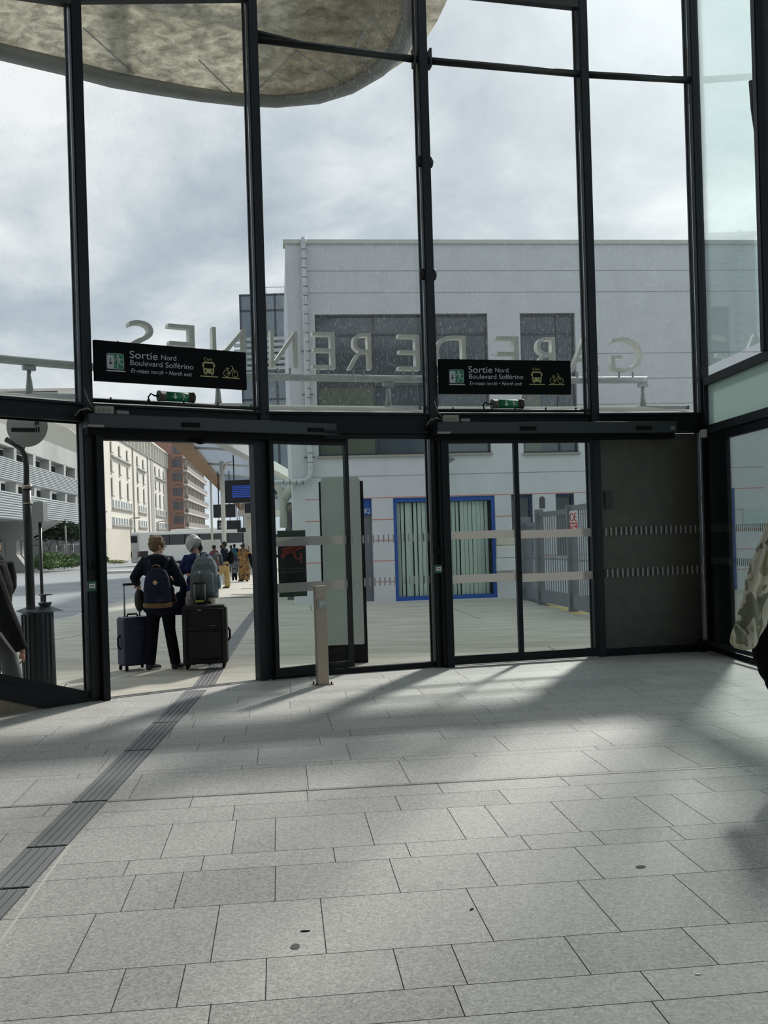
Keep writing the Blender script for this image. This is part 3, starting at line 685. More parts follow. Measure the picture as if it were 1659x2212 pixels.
# return wall (bay 5/6): transom panel with hex pattern glass, side door leaf
A, B, D, Ln = bay(5)
tt0, zt0 = bhit(5, 1532, 836); b = BM()
zA, zB = 3.22, 2.60
zt = bhit(5, 1640, 790)[1]; zb = bhit(5, 1640, 917)[1]
print('transom', zt, zb, bhit(5, 1545, 930)[1], bhit(5, 1545, 832))
obox(b, A, D, .02, Ln + 1.9, -.03, .1, 3.36, 3.46); obox(b, A, D, .02, Ln + 1.9, -.03, .1, 2.75, 2.85); obox(b, A, D, .02, .12, -.03, .1, 2.85, 3.36)
struct('trim_17', b, anth)
hexm = glass('perforated_glass', (.62, .72, .68), .2, .8, (3, 3, 3), .45)
def hexmat():
    m = bpy.data.materials.new('hexagon_print_glass'); m.use_nodes = True; t = m.node_tree; t.nodes.clear()
    tr = t.nodes.new('ShaderNodeBsdfTransparent'); tr.inputs[0].default_value = (.55, .66, .62, 1)
    tl = t.nodes.new('ShaderNodeBsdfTranslucent'); tl.inputs[0].default_value = (.6, .68, .65, 1)
    tcn = t.nodes.new('ShaderNodeTexCoord'); mp_ = t.nodes.new('ShaderNodeMapping'); mp_.inputs['Rotation'].default_value = (0, PI / 2, 0); t.links.new(tcn.outputs['Object'], mp_.inputs[0])
    sx = t.nodes.new('ShaderNodeSeparateXYZ'); t.links.new(tcn.outputs['Object'], sx.inputs[0])
    u = mth(t, 'SINE', mth(t, 'MULTIPLY', sx.outputs[1], 190)); v_ = mth(t, 'SINE', mth(t, 'MULTIPLY', sx.outputs[2], 220))
    f = mth(t, 'GREATER_THAN', mth(t, 'MULTIPLY', u, v_), 0.15)
    m1 = t.nodes.new('ShaderNodeMixShader'); m1.inputs[0].default_value = .45; t.links.new(tr.outputs[0], m1.inputs[1]); t.links.new(tl.outputs[0], m1.inputs[2])
    df = t.nodes.new('ShaderNodeBsdfDiffuse'); df.inputs[0].default_value = (.10, .12, .12, 1)
    m2 = t.nodes.new('ShaderNodeMixShader'); t.links.new(mth(t, 'MULTIPLY', f, .55), m2.inputs[0]); t.links.new(m1.outputs[0], m2.inputs[1]); t.links.new(df.outputs[0], m2.inputs[2])
    o = t.nodes.new('ShaderNodeOutputMaterial'); t.links.new(m2.outputs[0], o.inputs[0]); return m
b = BM(); obox(b, A, D, .12, Ln + 1.9, .02, .03, 2.85, 3.36); struct('window_11', b, hexmat())
# side door: dark fixed strip then clear leaf
b = BM(); TS = bhit(5, 1574, 1150)[0]; obox(b, A, D, .05, TS, .0, .05, .06, 2.75); obox(b, A, D, TS, Ln + 1.9, .0, .05, 2.64, 2.75); obox(b, A, D, .05, Ln + 1.9, -.02, .07, 0, .07); obox(b, A, D, .05, .075, -.03, .0, .06, 2.70); struct('trim_18', b, anth2)
b = BM(); obox(b, A, D, TS, Ln + 1.9, .02, .03, .07, 2.64); s5 = struct('window_12', b, gl_green)
b = BM(); t_ = .12
for z in (1.60, 1.20):
    k = 0
    while t_ + k * .055 < Ln + 1.8: obox(b, A, D, t_ + k * .055, t_ + k * .055 + .016, -.002, .0, z - .09, z); k += 1
c = finish('safety_ticks', b, mat('printed_tick_dark', (90, 96, 94), .7)); c.parent = s5
b = BM(); p = hit(1531, 936, A, D); t, z = bhit(5, 1531, 936); box(b, 4.02, 4.09, 12.42, 12.50, 2.70, 2.80); bevel(b, .008); solo('door_sensor', b, white, 'small white sensor box at the right corner post under the patterned transom', 'sensor')
o = thing('floor_barrier', 'low dark metal barrier bar on the floor before the side door', 'barrier', gnd(1515, 1405))
b = BM(); q0 = gnd(1515, 1407); q1 = gnd(1640, 1442); q0t = q0 + Vector((0, 0, .13)); q1t = q1 + Vector((0, 0, .13)); dd = (q1 - q0).normalized()
tube(b, [q0t - dd * .15, q1t + dd * .8], .03, 10); part('rail', b, anth, o, smooth=True)
for q in (q0, q1 + dd * .5):
    b = BM(); tube(b, [q, q + Vector((0, 0, .13))], .022, 8); cyl(b, q, .06, 0, .012, 14); bmesh.ops.translate(b, verts=[v_ for v_ in b.verts if abs(v_.co.z) < .02 and False], vec=(0, 0, 0)); part('foot', b, anth, o)

# stainless push-button post
q = gnd(697, 1479)
o = thing('button_post', 'stainless steel push-button post on the floor before the sliding leaf', 'post', (q.x, q.y, 0), math.radians(20))
R = Matrix.Translation((q.x, q.y, 0)) @ Matrix.Rotation(math.radians(20), 4, 'Z')
b = BM(); box(b, -.062, .062, -.045, .045, .01, 1.07); bevel(b, .004); b.transform(R); part('post', b, steel, o)
b = BM(); box(b, -.1, .1, -.08, .08, 0, .01); b.transform(R); part('base_plate', b, steel, o)
for sx in (-1, 1):
    for sy in (-1, 1):
        b = BM(); tube(b, [R @ Vector((sx * .083, sy * .062, .0)), R @ Vector((sx * .083, sy * .062, .035))], .009, 6); part('bolt', b, anth2, o)
b = BM(); box(b, -.052, .052, -.058, -.045, .82, .93); bevel(b, .005); b.transform(R); pb = part('button_frame', b, alu, o)
b = BM(); box(b, -.03, .03, -.064, -.058, .845, .905); bevel(b, .004); b.transform(R); part('button', b, mat('button_steel', (175, 175, 172), .35, .5), pb)
b = BM(); disc(b, R @ Matrix.Translation((.012, -.064, 0)), 0, .857, .006); part('keyhole', b, blackm, pb)

# threshold strip
for i, j in ((1, 1), (3, 2)):
    A, B, D, Ln = bay(i); b = BM(); obox(b, A, D, 0, Ln, -.06, -.03, -.001, .008); obox(b, A, D, 0, Ln, .03, .06, -.001, .008)
    part('threshold', b, mat('threshold_alu', (160, 160, 156), .4, .5), d1 if j == 1 else d2)

# ================================================================ OUTSIDE
conc = mat('court_concrete', (190, 186, 172), .85, 0, .2, 1.6, bump=.1, bscale=30, stretch=(.5, 2.2, 1))
asph = mat('road_asphalt', (150, 152, 153), .9, 0, .14, .6, bump=.1, bscale=60, stretch=(.4, 1.6, 1))
kerb = mat('kerb_stone', (190, 188, 180), .8)
def poly_ground(b, pts, dz, mi=0, thick=0.12):
    bb = BM(); bb.faces.new([bb.verts.new((x, y, 0)) for x, y in pts])
    for yy in (14, 30, 60, 100, 160): bmesh.ops.bisect_plane(bb, geom=list(bb.verts) + list(bb.edges) + list(bb.faces), plane_co=(0, yy, 0), plane_no=(0, 1, 0))
    bmesh.ops.triangulate(bb, faces=bb.faces)
    for v_ in bb.verts: v_.co.z = T(v_.co.y) + dz
    me_ = bpy.data.meshes.new('x'); bb.to_mesh(me_); bb.free(); b.from_mesh(me_); bpy.data.meshes.remove(me_)
curb = [gnd(px, py) for px, py in ((112, 1343), (172, 1330), (213, 1315), (299, 1291), (360, 1270), (410, 1248), (450, 1226))]
cpts = [(-12.0, 6.5), (-7.5, 9.5)] + [(p.x, p.y) for p in curb] + [(curb[-1].x + 1, curb[-1].y + 60), (curb[-1].x + 2, curb[-1].y + 110)]
fac = [(-6.2, 6.9)] + [(p[0], p[1]) for p in Mp[:6]] + [(4.25, 12.0), (4.4, 9.0)]
b = BM(); poly_ground(b, [(-400, -20), (-400, 420), (200, 420), (200, 12.7), (30, 12.7), (5, 13.4), (-2, 11.6), (-5, 9), (-9, 5), (-20, -20)], -.10)
rd = struct('road_ground', b, asph); rd.name = 'ground_road'
b = BM()
court = [(-12, 5.2)] + cpts[0:] + [(30, curb[-1].y + 110), (40, 9.0), (4.35, 9.0), (4.25, 12.7), Mp[5], Mp[4], Mp[3], Mp[2], Mp[1], Mp[0], (-7.5, 5.2)]
court = [(-12.5, 5.2)] + cpts + [(30, curb[-1].y + 110), (40, 9.0), (4.33, 9.0), (4.2, 12.72), (Mp[4][0], Mp[4][1] + .05), (Mp[3][0], Mp[3][1] + .05), (Mp[2][0], Mp[2][1] + .05), (Mp[1][0], Mp[1][1] + .05), (Mp[0][0] - .03, Mp[0][1] + .03), (-7.5, 5.2)]
poly_ground(b, court, .003)
ct = struct('court_ground', b, conc); ct.name = 'ground_court'
b = BM()
cl = [Vector((x, y, T(y))) for x, y in cpts[1:]]
for p, q in zip(cl, cl[1:]):
    d = unit((q.x - p.x, q.y - p.y)); ln = math.hypot(q.x - p.x, q.y - p.y); obox(b, p, d, 0, ln, -.02, .13, p.z - .11, p.z + .008, 0, q.z - .11, q.z + .008)
solo('kerb', b, kerb, 'pale stone kerb curving between the forecourt and the road', 'kerb')
# slab joints and drain lines of the court
b = BM()
for (a, c_) in (((968, 1310), (1200, 1405)), ((0, 1402), (240, 1362)), ((205, 1376), (130, 1500)), ((670, 1302), (690, 1436)), ((230, 1403), (300, 1400))):
    p, q = gnd(*a), gnd(*c_); d = unit((q.x - p.x, q.y - p.y)); obox(b, p, d, 0, (q - p).length, -.008, .008, p.z + .003, p.z + .006, 0, q.z + .003, q.z + .006)
solo('slab_joint', b, mat('slab_joint_dark', (92, 92, 84), .9), 'thin dark joints cut across the concrete forecourt', 'joint')
for j, (x0, x1, y_, lab) in enumerate(((467, 548, 1292, 'nearest long slot drain on the platform before the khaki trousered man'), (500, 552, 1285, 'second slot drain on the platform'), (521, 566, 1272, 'third slot drain on the platform right of the khaki trousered man'), (549, 567, 1263, 'farthest short slot drain beside the door post'))):
    p, q = gnd(x0, y_), gnd(x1, y_ - 1.5); b = BM(); d = unit((q.x - p.x, q.y - p.y)); obox(b, p, d, 0, (q - p).length, -.22, .22, p.z + .001, p.z + .008, 0, q.z + .001, q.z + .008)
    solo('slot_drain', b, mat('drain_grey', (96, 95, 90), .8), lab, 'drain')

# ---- white building opposite
PB = gnd(826, 1302); PB = (PB.x, PB.y)
wallw = mat('painted_render', (208, 211, 214), .8, 0, .05, 2, bump=.15, bscale=25)
def bh(px, py, off=0):
    A2 = (PB[0] - D1[1] * off, PB[1] + D1[0] * off); p = hit(px, py, A2, D1); return sparam(p, PB, D1), p.z
sL = bh(627, 900)[0]; zTop = bh(640, 527)[1]; sR = sL + 22
bld = thing('station_annex', 'pale rendered flat-roofed building across the forecourt, with blue-framed windows', 'building', (PB[0], PB[1], T(PB[1])), math.atan2(D1[1], D1[0]))
# wall with real openings: build from strips
wins = []
def W_(pl, pr, yt, yb, kind): wins.append((bh(pl, (yt + yb) / 2)[0], bh(pr, (yt + yb) / 2)[0], bh((pl + pr) / 2, yb)[1], bh((pl + pr) / 2, yt)[1], kind))
W_(684, 1057, 678, 982, 'grey'); W_(1127, 1246, 676, 978, 'grey'); W_(852, 1072, 1073, 1295, 'blue'); W_(1106, 1152, 1068, 1200, 'small'); W_(1202, 1242, 1066, 1200, 'small')
W_(780, 806, 1077, 1300, 'door'); W_(1535, 1590, 1055, 1275, 'blue2')
zg = T(PB[1]) - .3
ss = sorted(set([sL, sR] + [w[0] for w in wins] + [w[1] for w in wins]))
b = BM()
for s0, s1 in zip(ss, ss[1:]):
    if s1 - s0 < 1e-4: continue
    mid = (s0 + s1) / 2; cuts = sorted([(w[2], w[3]) for w in wins if w[0] < mid < w[1]]); z = zg
    for z0, z1 in cuts:
        if z0 > z: obox(b, PB, D1, s0, s1, 0, .35, z, z0)
        z = max(z, z1)
    obox(b, PB, D1, s0, s1, 0, .35, z, zTop)
part('wall', b, wallw, bld)
b = BM(); obox(b, PB, D1, sL, sL + .3, .35, 9, zg, zTop); obox(b, PB, D1, sR - .3, sR, .35, 9, zg, zTop); obox(b, PB, D1, sL + .3, sR - .3, 8.7, 9, zg, zTop); obox(b, PB, D1, sL + .3, sR - .3, .35, 8.7, zTop - .4, zTop - .1); part('wall', b, wallw, bld)
b = BM(); obox(b, PB, D1, sL - .05, sR + .05, -.05, .4, zTop, zTop + .1); part('coping', b, mat('coping_metal', (190, 195, 185), .4, .3), bld)
gwin = mat('office_glass', (70, 80, 88), .08, 0, .25, .7, spec=.8); gfr = mat('office_window_frame', (60, 66, 74), .4)
blue = mat('blue_window_frame', (28, 84, 168), .45); dblue = mat('dark_blue_frame', (20, 40, 84), .45); dkglass = mat('dark_room_glass', (52, 60, 58), .1, spec=.7)
blind = mat('vertical_blind', (222, 228, 222), .8); blgl = glass('blue_window_glass', (.92, .96, .94), .01, .8)
lowp = mat('lower_spandrel_glass', (98, 106, 94), .12, 0, .1, .7, spec=.7)
for (s0, s1, z0, z1, kind) in wins:
    if kind == 'grey':
        b = BM(); obox(b, PB, D1, s0, s1, .14, .18, z0, z1); fr = part('window', b, gwin, bld)
        b = BM()
        vs = [s0 + .03, s1 - .03] + ([s0 + (s1 - s0) * .335, s0 + (s1 - s0) * .70] if s1 - s0 > 3 else [s0 + (s1 - s0) * .68])
        for v_ in vs: obox(b, PB, D1, v_ - .02, v_ + .02, .10, .14, z0, z1)
        for zf in (z0 + .03, z0 + (z1 - z0) * .5, z1 - (z1 - z0) * .14, z1 - .03): obox(b, PB, D1, s0, s1, .10, .14, zf - .025, zf + .025)
        part('glazing_bars', b, gfr, fr)
        b = BM(); obox(b, PB, D1, s0 + .04, s0 + (s1 - s0) * .34, .125, .139, z0 + .05, z0 + (z1 - z0) * .5 - .03); part('spandrel', b, lowp, fr)
        b = BM(); obox(b, PB, D1, s0 - .03, s1 + .03, -.06, .1, z0 - .05, z0); part('sill', b, mat('sill_stone', (160, 158, 146), .7), bld)
    elif kind in ('blue', 'blue2'):
        n2_ = 2 if kind == 'blue' else 1
        for k_ in range(n2_):
            a0 = s0 + (s1 - s0) * k_ / n2_; a1 = s0 + (s1 - s0) * (k_ + 1) / n2_; b = BM(); fw = .085
            obox(b, PB, D1, a0, a0 + fw, .04, .12, z0, z1); obox(b, PB, D1, a1 - fw, a1, .04, .12, z0, z1); obox(b, PB, D1, a0 + fw, a1 - fw, .04, .12, z0, z0 + .1); obox(b, PB, D1, a0 + fw, a1 - fw, .04, .12, z1 - .11, z1)
            fr = part('window_frame', b, blue, bld, 'bright blue window frame')
            b = BM(); obox(b, PB, D1, a0 + fw, a1 - fw, .07, .08, z0 + .1, z1 - .11); part('pane', b, blgl, fr)
            b = BM(); sl_ = a0 + .1; j = 0
            while sl_ < a1 - .14:
                wv = .1 * random.uniform(.75, 1.05); tilt = random.uniform(-.03, .05)
                prism(b, [Vector((PB[0] + D1[0] * q - D1[1] * o_, PB[1] + D1[1] * q + D1[0] * o_, z0 + .1)) for q, o_ in ((sl_, .17), (sl_ + wv, .17 + tilt), (sl_ + wv, .18 + tilt), (sl_, .18))], (0, 0, z1 - z0 - .22)); sl_ += .105
            part('vertical_blind', b, blind, fr, 'pale grey vertical blinds')
            b = BM(); obox(b, PB, D1, a0, a1, .3, .34, z0, z1); part('dark_interior', b, dkglass, fr)
    elif kind == 'small':
        b = BM(); fw = .07; obox(b, PB, D1, s0, s1 - fw, .12, .16, z0, z1); fr = part('window', b, dkglass, bld)
        b = BM(); obox(b, PB, D1, s1 - fw, s1, .06, .14, z0, z1); obox(b, PB, D1, s0, s1 - fw, .06, .14, z1 - .08, z1); part('window_frame', b, dblue, fr)
    else:
        b = BM(); zc = bh(790, 1112)[1]; obox(b, PB, D1, s0, s1, .1, .14, zc, z1); sg = part('blue_panel', b, blue, bld, 'blue panel with scribbled tag above the narrow door')
        M_ = Matrix.Translation((PB[0] - D1[1] * .099, PB[1] + D1[0] * .099, 0)) @ Matrix.Rotation(math.atan2(D1[1], D1[0]), 4, 'Z')
        b = text_on('N8Q.', M_, s0 + .02, s1 - .02, zc + .04, .12, .002); part('graffiti', b, white, sg)
        b = BM(); obox(b, PB, D1, s0, s1, .16, .2, z0, zc); part('door', b, mat('grey_door', (120, 122, 130), .6), bld)
# joint lines
gj = mat('render_joint', (150, 154, 156), .8); rj = mat('red_joint', (205, 130, 122), .8)
def jline(y0, m, pl=660, pr=1650, h=.015):
    z = bh(900, y0)[1]; b = BM(); s = bh(pl, y0)[0]; e_ = bh(pr, y0)[0]; cur = s
    for w in sorted(wins):
        if w[2] < z < w[3]:
            if w[0] > cur: obox(b, PB, D1, cur, w[0], -.004, 0, z - h, z + h)
            cur = max(cur, w[1])
    if cur < e_: obox(b, PB, D1, cur, e_, -.004, 0, z - h, z + h)
    part('wall_joint', b, m, bld)
for y_ in (585, 632, 1026): jline(y_, gj, h=.008)
for y_ in (768, 824, 880): jline(y_, gj, 1060, 1650, h=.008)
for y_ in (1073, 1120, 1165, 1209, 1254): jline(y_, rj, h=.01)
# plinth band left
# drainpipe
galv = mat('galvanised_pipe', (196, 202, 202), .4, .2, .1, 8)
pp = thing('drainpipe', 'galvanised drainpipe climbing the pale building and bending left above the forecourt', 'pipe', (*hit(660, 900, PB, D1)[:2], 2.5))
def onb(px, py, off=-.12):
    A2 = (PB[0] - D1[1] * off, PB[1] + D1[0] * off); return hit(px, py, A2, D1)
b = BM(); tube(b, [onb(655, 524), onb(658, 640), onb(664, 860), onb(671, 1012), onb(670, 1028), onb(663, 1037), onb(650, 1040), onb(600, 1042), onb(592, 1042)], .065, 14); part('pipe', b, galv, pp, smooth=True)
b = BM(); ell(b, onb(655.5, 521), (.075, .075, .11), 12); part('cowl', b, galv, pp)
b = BM()
for k in range(24):
    y_ = 540 + k * 20; x_ = 655 + (y_ - 524) * .0325; q = onb(x_, y_); tube(b, [q, q + Vector((0, 0, .02))], .07, 14)
for k in range(4): q = onb(654 - k * 14, 1041); tube(b, [q, q + Vector((.02, 0, 0))], .07, 12)
part('pipe_seam', b, mat('pipe_seam_grey', (120, 126, 130), .4, .5), pp)
b = BM()
for y_ in (758, 852, 988): q = onb(658 + (y_ - 640) * .0285 + 1, y_, -.05); tube(b, [q - Vector((.13, 0, 0)), q + Vector((.13, 0, 0))], .018, 6)
part('clamp', b, gfr, pp)
# lamp
q = onb(967, 992, -.3)
lp = thing('wall_lamp', 'grey dome lamp hanging on the pale wall above the blue window', 'lamp', q)
b = BM(); stack(b, [(q.x, q.y, q.z - .02, .19, .19), (q.x, q.y, q.z + .02, .16, .16), (q.x, q.y, q.z + .08, .06, .06), (q.x, q.y, q.z + .09, .05, .05)], 20); part('shade', b, mat('lamp_grey', (110, 118, 128), .5), lp, smooth=True)
b = BM(); ell(b, (q.x, q.y, q.z - .02), (.14, .14, .08), 16); part('diffuser', b, mat('lamp_glass', (170, 172, 165), .4), lp, smooth=True)
b = BM(); tube(b, [(q.x - .05, q.y, q.z + .08), (q.x - .05, q.y, q.z + .17), (q.x - .05, q.y + .3, q.z + .2)], .03, 8); part('arm', b, mat('lamp_grey', (110, 118, 128), .5), lp)
# letter boxes
for k, (ya, yb) in enumerate(((1162, 1178), (1179, 1205), (1206, 1233))):
    s0, z1 = bh(1073.5, ya, -.15); s1, z0 = bh(1116, yb, -.15); b = BM(); obox(b, PB, D1, s0, s1, -.18, 0, z0 + .015, z1); bevel(b, .012)
    solo('letter_box', b, mat('cream_white' if k == 0 else 'letterbox_white', (215, 210, 190) if k == 0 else (226, 228, 226), .45), 'white metal letter box on the pale wall, %s of three stacked' % ('topmost' if k == 0 else 'middle' if k == 1 else 'lowest'), 'letter box', None)
b = BM(); s0, z1 = bh(1605, 1098, -.02); s1, z0 = bh(1665, 1130, -.02); obox(b, PB, D1, s0, s1 + .3, -.03, 0, z0, z1); solo('wall_notice', b, mat('notice_pale', (190, 205, 205), .6), 'pale notice panel on the building wall seen through the side door', 'notice')

# fence and gate
fg = mat('gate_grey', (120, 124, 130), .5); 
P0 = Vector((3.36, 23.3, 0)); 
FP = [gnd(1139, 1297), gnd(1170, 1307), gnd(1239, 1322), gnd(1300, 1340)]
def gatepanel(a, c_, ht, lab, slots=True):
    d = unit((c_.x - a.x, c_.y - a.y)); ln = math.hypot(c_.x - a.x, c_.y - a.y)
    o = thing('barred_gate', lab, 'gate', (a.x, a.y, a.z), math.atan2(d[1], d[0])); z0 = a.z; z1 = c_.z
    b = BM(); obox(b, a, d, .06, ln - .05, -.03, .03, z0 + .08, z0 + .35, 0, z1 + .08, z1 + .35); obox(b, a, d, .06, ln - .05, -.03, .03, z0 + ht - .1, z0 + ht, 0, z1 + ht - .1, z1 + ht)
    obox(b, a, d, .06, ln - .05, -.015, .015, z0 + 1.02, z0 + 1.05, 0, z1 + 1.02, z1 + 1.05); part('rails', b, fg, o)
    k = int((ln - .15) / .17)
    for j in range(k):
        t = .13 + j * .17; b = BM(); obox(b, a, d, t, t + .04, -.008, .008, z0 + .3, z0 + ht - .05); part('bar', b, fg, o)
    return o
gatepanel(FP[0], FP[1], 1.85, 'short grey barred gate panel next to the pale building'); gatepanel(FP[1], FP[2], 2.05, 'long grey barred gate panel in the middle of the fence'); gatepanel(FP[2], FP[3], 2.1, 'grey barred gate panel nearest, carrying the red and white sign')
for k, (p, w, h_) in enumerate(zip(FP[:3], (.13, .09, .09), (2.0, 2.12, 2.12))):
    b = BM(); box(b, p.x - w, p.x + w, p.y - .08, p.y + .08, p.z, p.z + h_)
    bevel(b, .008); solo('gate_post', b, fg, ('wide grey gate post beside the letter boxes', 'grey gate post with the small black camera on top', 'grey gate post beside the dark pole')[k], 'post')
p = FP[1]; b = BM(); box(b, p.x + .02, p.x + .14, p.y - .04, p.y + .04, p.z + 2.14, p.z + 2.36); ell(b, (p.x + .08, p.y, p.z + 2.36), (.06, .04, .05), 10); b2 = b; solo('gate_beacon', b, mat('beacon_dark', (80, 84, 88), .5), 'dark beacon lamp standing on the middle gate post', 'beacon')
p = gnd(1232, 1321); b = BM(); tube(b, [(p.x, p.y, p.z), (p.x, p.y, p.z + 2.1)], .035, 10); solo('gate_pole', b, mat('olive_dark_pole', (58, 52, 36), .6), 'thin dark olive pole standing against the nearer gate post', 'pole')
sgn = thing('gate_sign', 'red and white notice fixed high on the nearest gate panel', 'sign', FP[2] + Vector((.1, -.3, 1.5)))
a = FP[2]; c_ = FP[3]; d = unit((c_.x - a.x, c_.y - a.y))
b = BM(); obox(b, a, d, .12, .75, -.05, -.035, a.z + 1.55, a.z + 2.0); part('board', b, white, sgn)
b = BM(); obox(b, a, d, .12, .75, -.056, -.05, a.z + 1.55, a.z + 1.77); part('red_field', b, mat('sign_red', (196, 60, 70), .6), sgn)
M_ = Matrix.Translation((a.x + d[1] * .057, a.y - d[0] * .057, a.z)) @ Matrix.Rotation(math.atan2(d[1], d[0]), 4, 'Z')
b = text_on('OE', M_, .16, .7, 1.80, .16, .002); part('lettering', b, mat('sign_red', (196, 60, 70), .6), sgn); b = text_on('7E', M_, .16, .7, 1.58, .16, .002); part('lettering', b, white, sgn)
# yellow hatching, kerb by gate
for k, (pa, pb, pc, pd) in enumerate((((1185, 1309), (1238, 1313), (1238, 1316), (1190, 1312)), ((1208, 1315), (1262, 1317), (1262, 1321), (1214, 1319)), ((1228, 1322), (1272, 1322), (1272, 1327), (1236, 1326)), ((1176, 1304), (1212, 1307), (1214, 1309), (1186, 1307)))):
    b = BM(); q = [gnd(*x) for x in (pa, pb, pc, pd)]; prism(b, [v_ + Vector((0, 0, .001)) for v_ in q], (0, 0, .006)); solo('ground_stripe', b, mat('yellow_paint', (225, 205, 130), .7), ('farthest pair-facing yellow stripe under the gate' if k == 0 else 'middle yellow stripe under the gate' if k == 1 else 'nearest yellow stripe under the gate' if k == 2 else 'small yellow stripe at the foot of the middle gate post'), 'ground marking')
b = BM(); p, q = gnd(1110, 1294), gnd(1275, 1343); d = unit((q.x - p.x, q.y - p.y)); obox(b, p, d, 0, (q - p).length + 2, -.06, .06, p.z - .02, p.z + .02, 0, q.z - .02, q.z + .02); solo('kerb', b, kerb, 'low pale kerb line in front of the grey gate', 'kerb')
b = BM(); p, q = gnd(1120, 1293), gnd(1290, 1345); d = unit((q.x - p.x, q.y - p.y)); obox(b, p, d, 0, (q - p).length + 2, .06, 2.2, p.z - .02, p.z + .008, 0, q.z - .02, q.z + .008); solo('gate_apron', b, mat('dark_paving', (88, 88, 84), .9), 'dark paved strip under the grey gate', 'paving')

# glass building behind
GY = 60.0
gb = thing('glass_block', 'blue-grey glazed block behind the left end of the pale building', 'building', (at(575, 1000, GY).x, GY + 3, T(GY)))
x0 = at(522, 800, GY).x; x1 = at(650, 800, GY).x + 1.5; zt = at(560, 636, GY).z
cur = mat('curtain_wall_glass', (112, 124, 134), .12, 0, .22, .35, spec=.7)
zb_g = at(600, 1040, GY).z; b = BM(); box(b, x0, x1, GY, GY + 12, zb_g, zt); part('glazed_wall', b, cur, gb)
b = BM()
for px in (522, 560, 597, 634): x = at(px, 760, GY).x; box(b, x - .06, x + .06, GY - .03, GY, zb_g, zt)
for py in (636, 670, 790, 862, 1018): z = at(600, py, GY).z; box(b, x0, x1, GY - .03, GY, z - .06, z + .06)
part('glazing_grid', b, mat('grid_dark', (52, 60, 70), .5), gb)
b = BM(); 
for k in range(6): z = at(600, 733 + k * 12.5, GY - .6).z; box(b, x0 - .3, x1, GY - .9, GY - .75, z - .1, z + .1)
part('louvres', b, mat('louvre_grey', (165, 172, 172), .5), gb)
b = BM(); z = at(600, 620, GY + .3).z; tube(b, [(x0 + .8, GY + .3, z), (x1, GY + .3, z)], .025, 6)
for x in (x0 + .8, x0 + 1.6): tube(b, [(x, GY + .3, z), (x, GY + .3, zt)], .025, 6)
part('roof_rail', b, galv, gb)

# glass marquee over the doors, posts, tube and letters
def offp(k, o):
    ds = []
    if k > 0: ds.append(bay(k - 1)[2])
    if k < 5: ds.append(bay(k)[2])
    d = unit((sum(x[0] for x in ds), sum(x[1] for x in ds))); return Vector((Mp[k][0] - d[1] * o, Mp[k][1] + d[0] * o, 0))
mqm = bpy.data.materials.new('marquee_glass'); mqm.use_nodes = True; t = mqm.node_tree; t.nodes.clear()
_tr = t.nodes.new('ShaderNodeBsdfTransparent'); _tr.inputs[0].default_value = (.85, .9, .88, 1); _tl = t.nodes.new('ShaderNodeBsdfTranslucent'); _tl.inputs[0].default_value = (.97, .99, .98, 1)
_m = t.nodes.new('ShaderNodeMixShader'); _m.inputs[0].default_value = .8; t.links.new(_tr.outputs[0], _m.inputs[1]); t.links.new(_tl.outputs[0], _m.inputs[2]); _o = t.nodes.new('ShaderNodeOutputMaterial'); t.links.new(_m.outputs[0], _o.inputs[0])
mq = thing('glass_marquee', 'shallow glass marquee outside above the doors', 'marquee', (.6, 12.5, 3.05))
ext0 = Vector((Mp[0][0] - 1.5, Mp[0][1] - 1.8, 0))
inner = [ext0 + Vector((-.1, .15, 0))] + [offp(k, .14) for k in range(6)]; outer = [ext0 + Vector((-1.1, 1.1, 0))] + [offp(k, 1.55) for k in range(6)]
zi, zo = 3.06, 3.31
for k in range(6):
    b = BM(); q = [inner[k] + Vector((0, 0, zi)), inner[k + 1] + Vector((0, 0, zi)), outer[k + 1] + Vector((0, 0, zo)), outer[k] + Vector((0, 0, zo))]
    prism(b, q, (0, 0, .015)); part('glass_sheet', b, mqm, mq)
ribm = mat('marquee_steel', (170, 176, 176), .4, .3)
# smooth tube path
ctrl = [ext0 + Vector((-1.0, 1.0, 0))] + [offp(k, 1.45) for k in range(6)]
def cat(P, u):
    n_ = len(P) - 1; i = min(int(u), n_ - 1); f = u - i; p0, p1, p2, p3 = P[max(i - 1, 0)], P[i], P[i + 1], P[min(i + 2, n_)]
    return 0.5 * ((2 * p1) + (p2 - p0) * f + (2 * p0 - 5 * p1 + 4 * p2 - p3) * f * f + (3 * p1 - p0 - 3 * p2 + p3) * f ** 3)
ZT_ = 3.68
def pxof(p):
    u = p.x / p.y * F; w = (p.z - H) / p.y * F; dx = u * cr - w * sr; dy = -u * sr - w * cr
    return dx + CX, dy + HY
def tubeat(px, z=ZT_):
    lo, hi = 0.0, 6.0
    for _ in range(40):
        m = (lo + hi) / 2; p = cat(ctrl, m) + Vector((0, 0, z))
        if pxof(p)[0] < px: lo = m
        else: hi = m
    p = cat(ctrl, lo) + Vector((0, 0, z)); d = cat(ctrl, min(lo + .02, 6)) - cat(ctrl, max(lo - .02, 0)); return p, unit((d.x, d.y)), lo
uend = tubeat(1397)[2]
lt = thing('letter_rail', 'curved pale tube rail above the marquee carrying the station letters', 'rail', (.6, 13, 3.3))
b = BM(); tube(b, [cat(ctrl, uend * k / 60) + Vector((0, 0, ZT_)) for k in range(61)], .048, 14); part('tube', b, galv, lt, smooth=True)
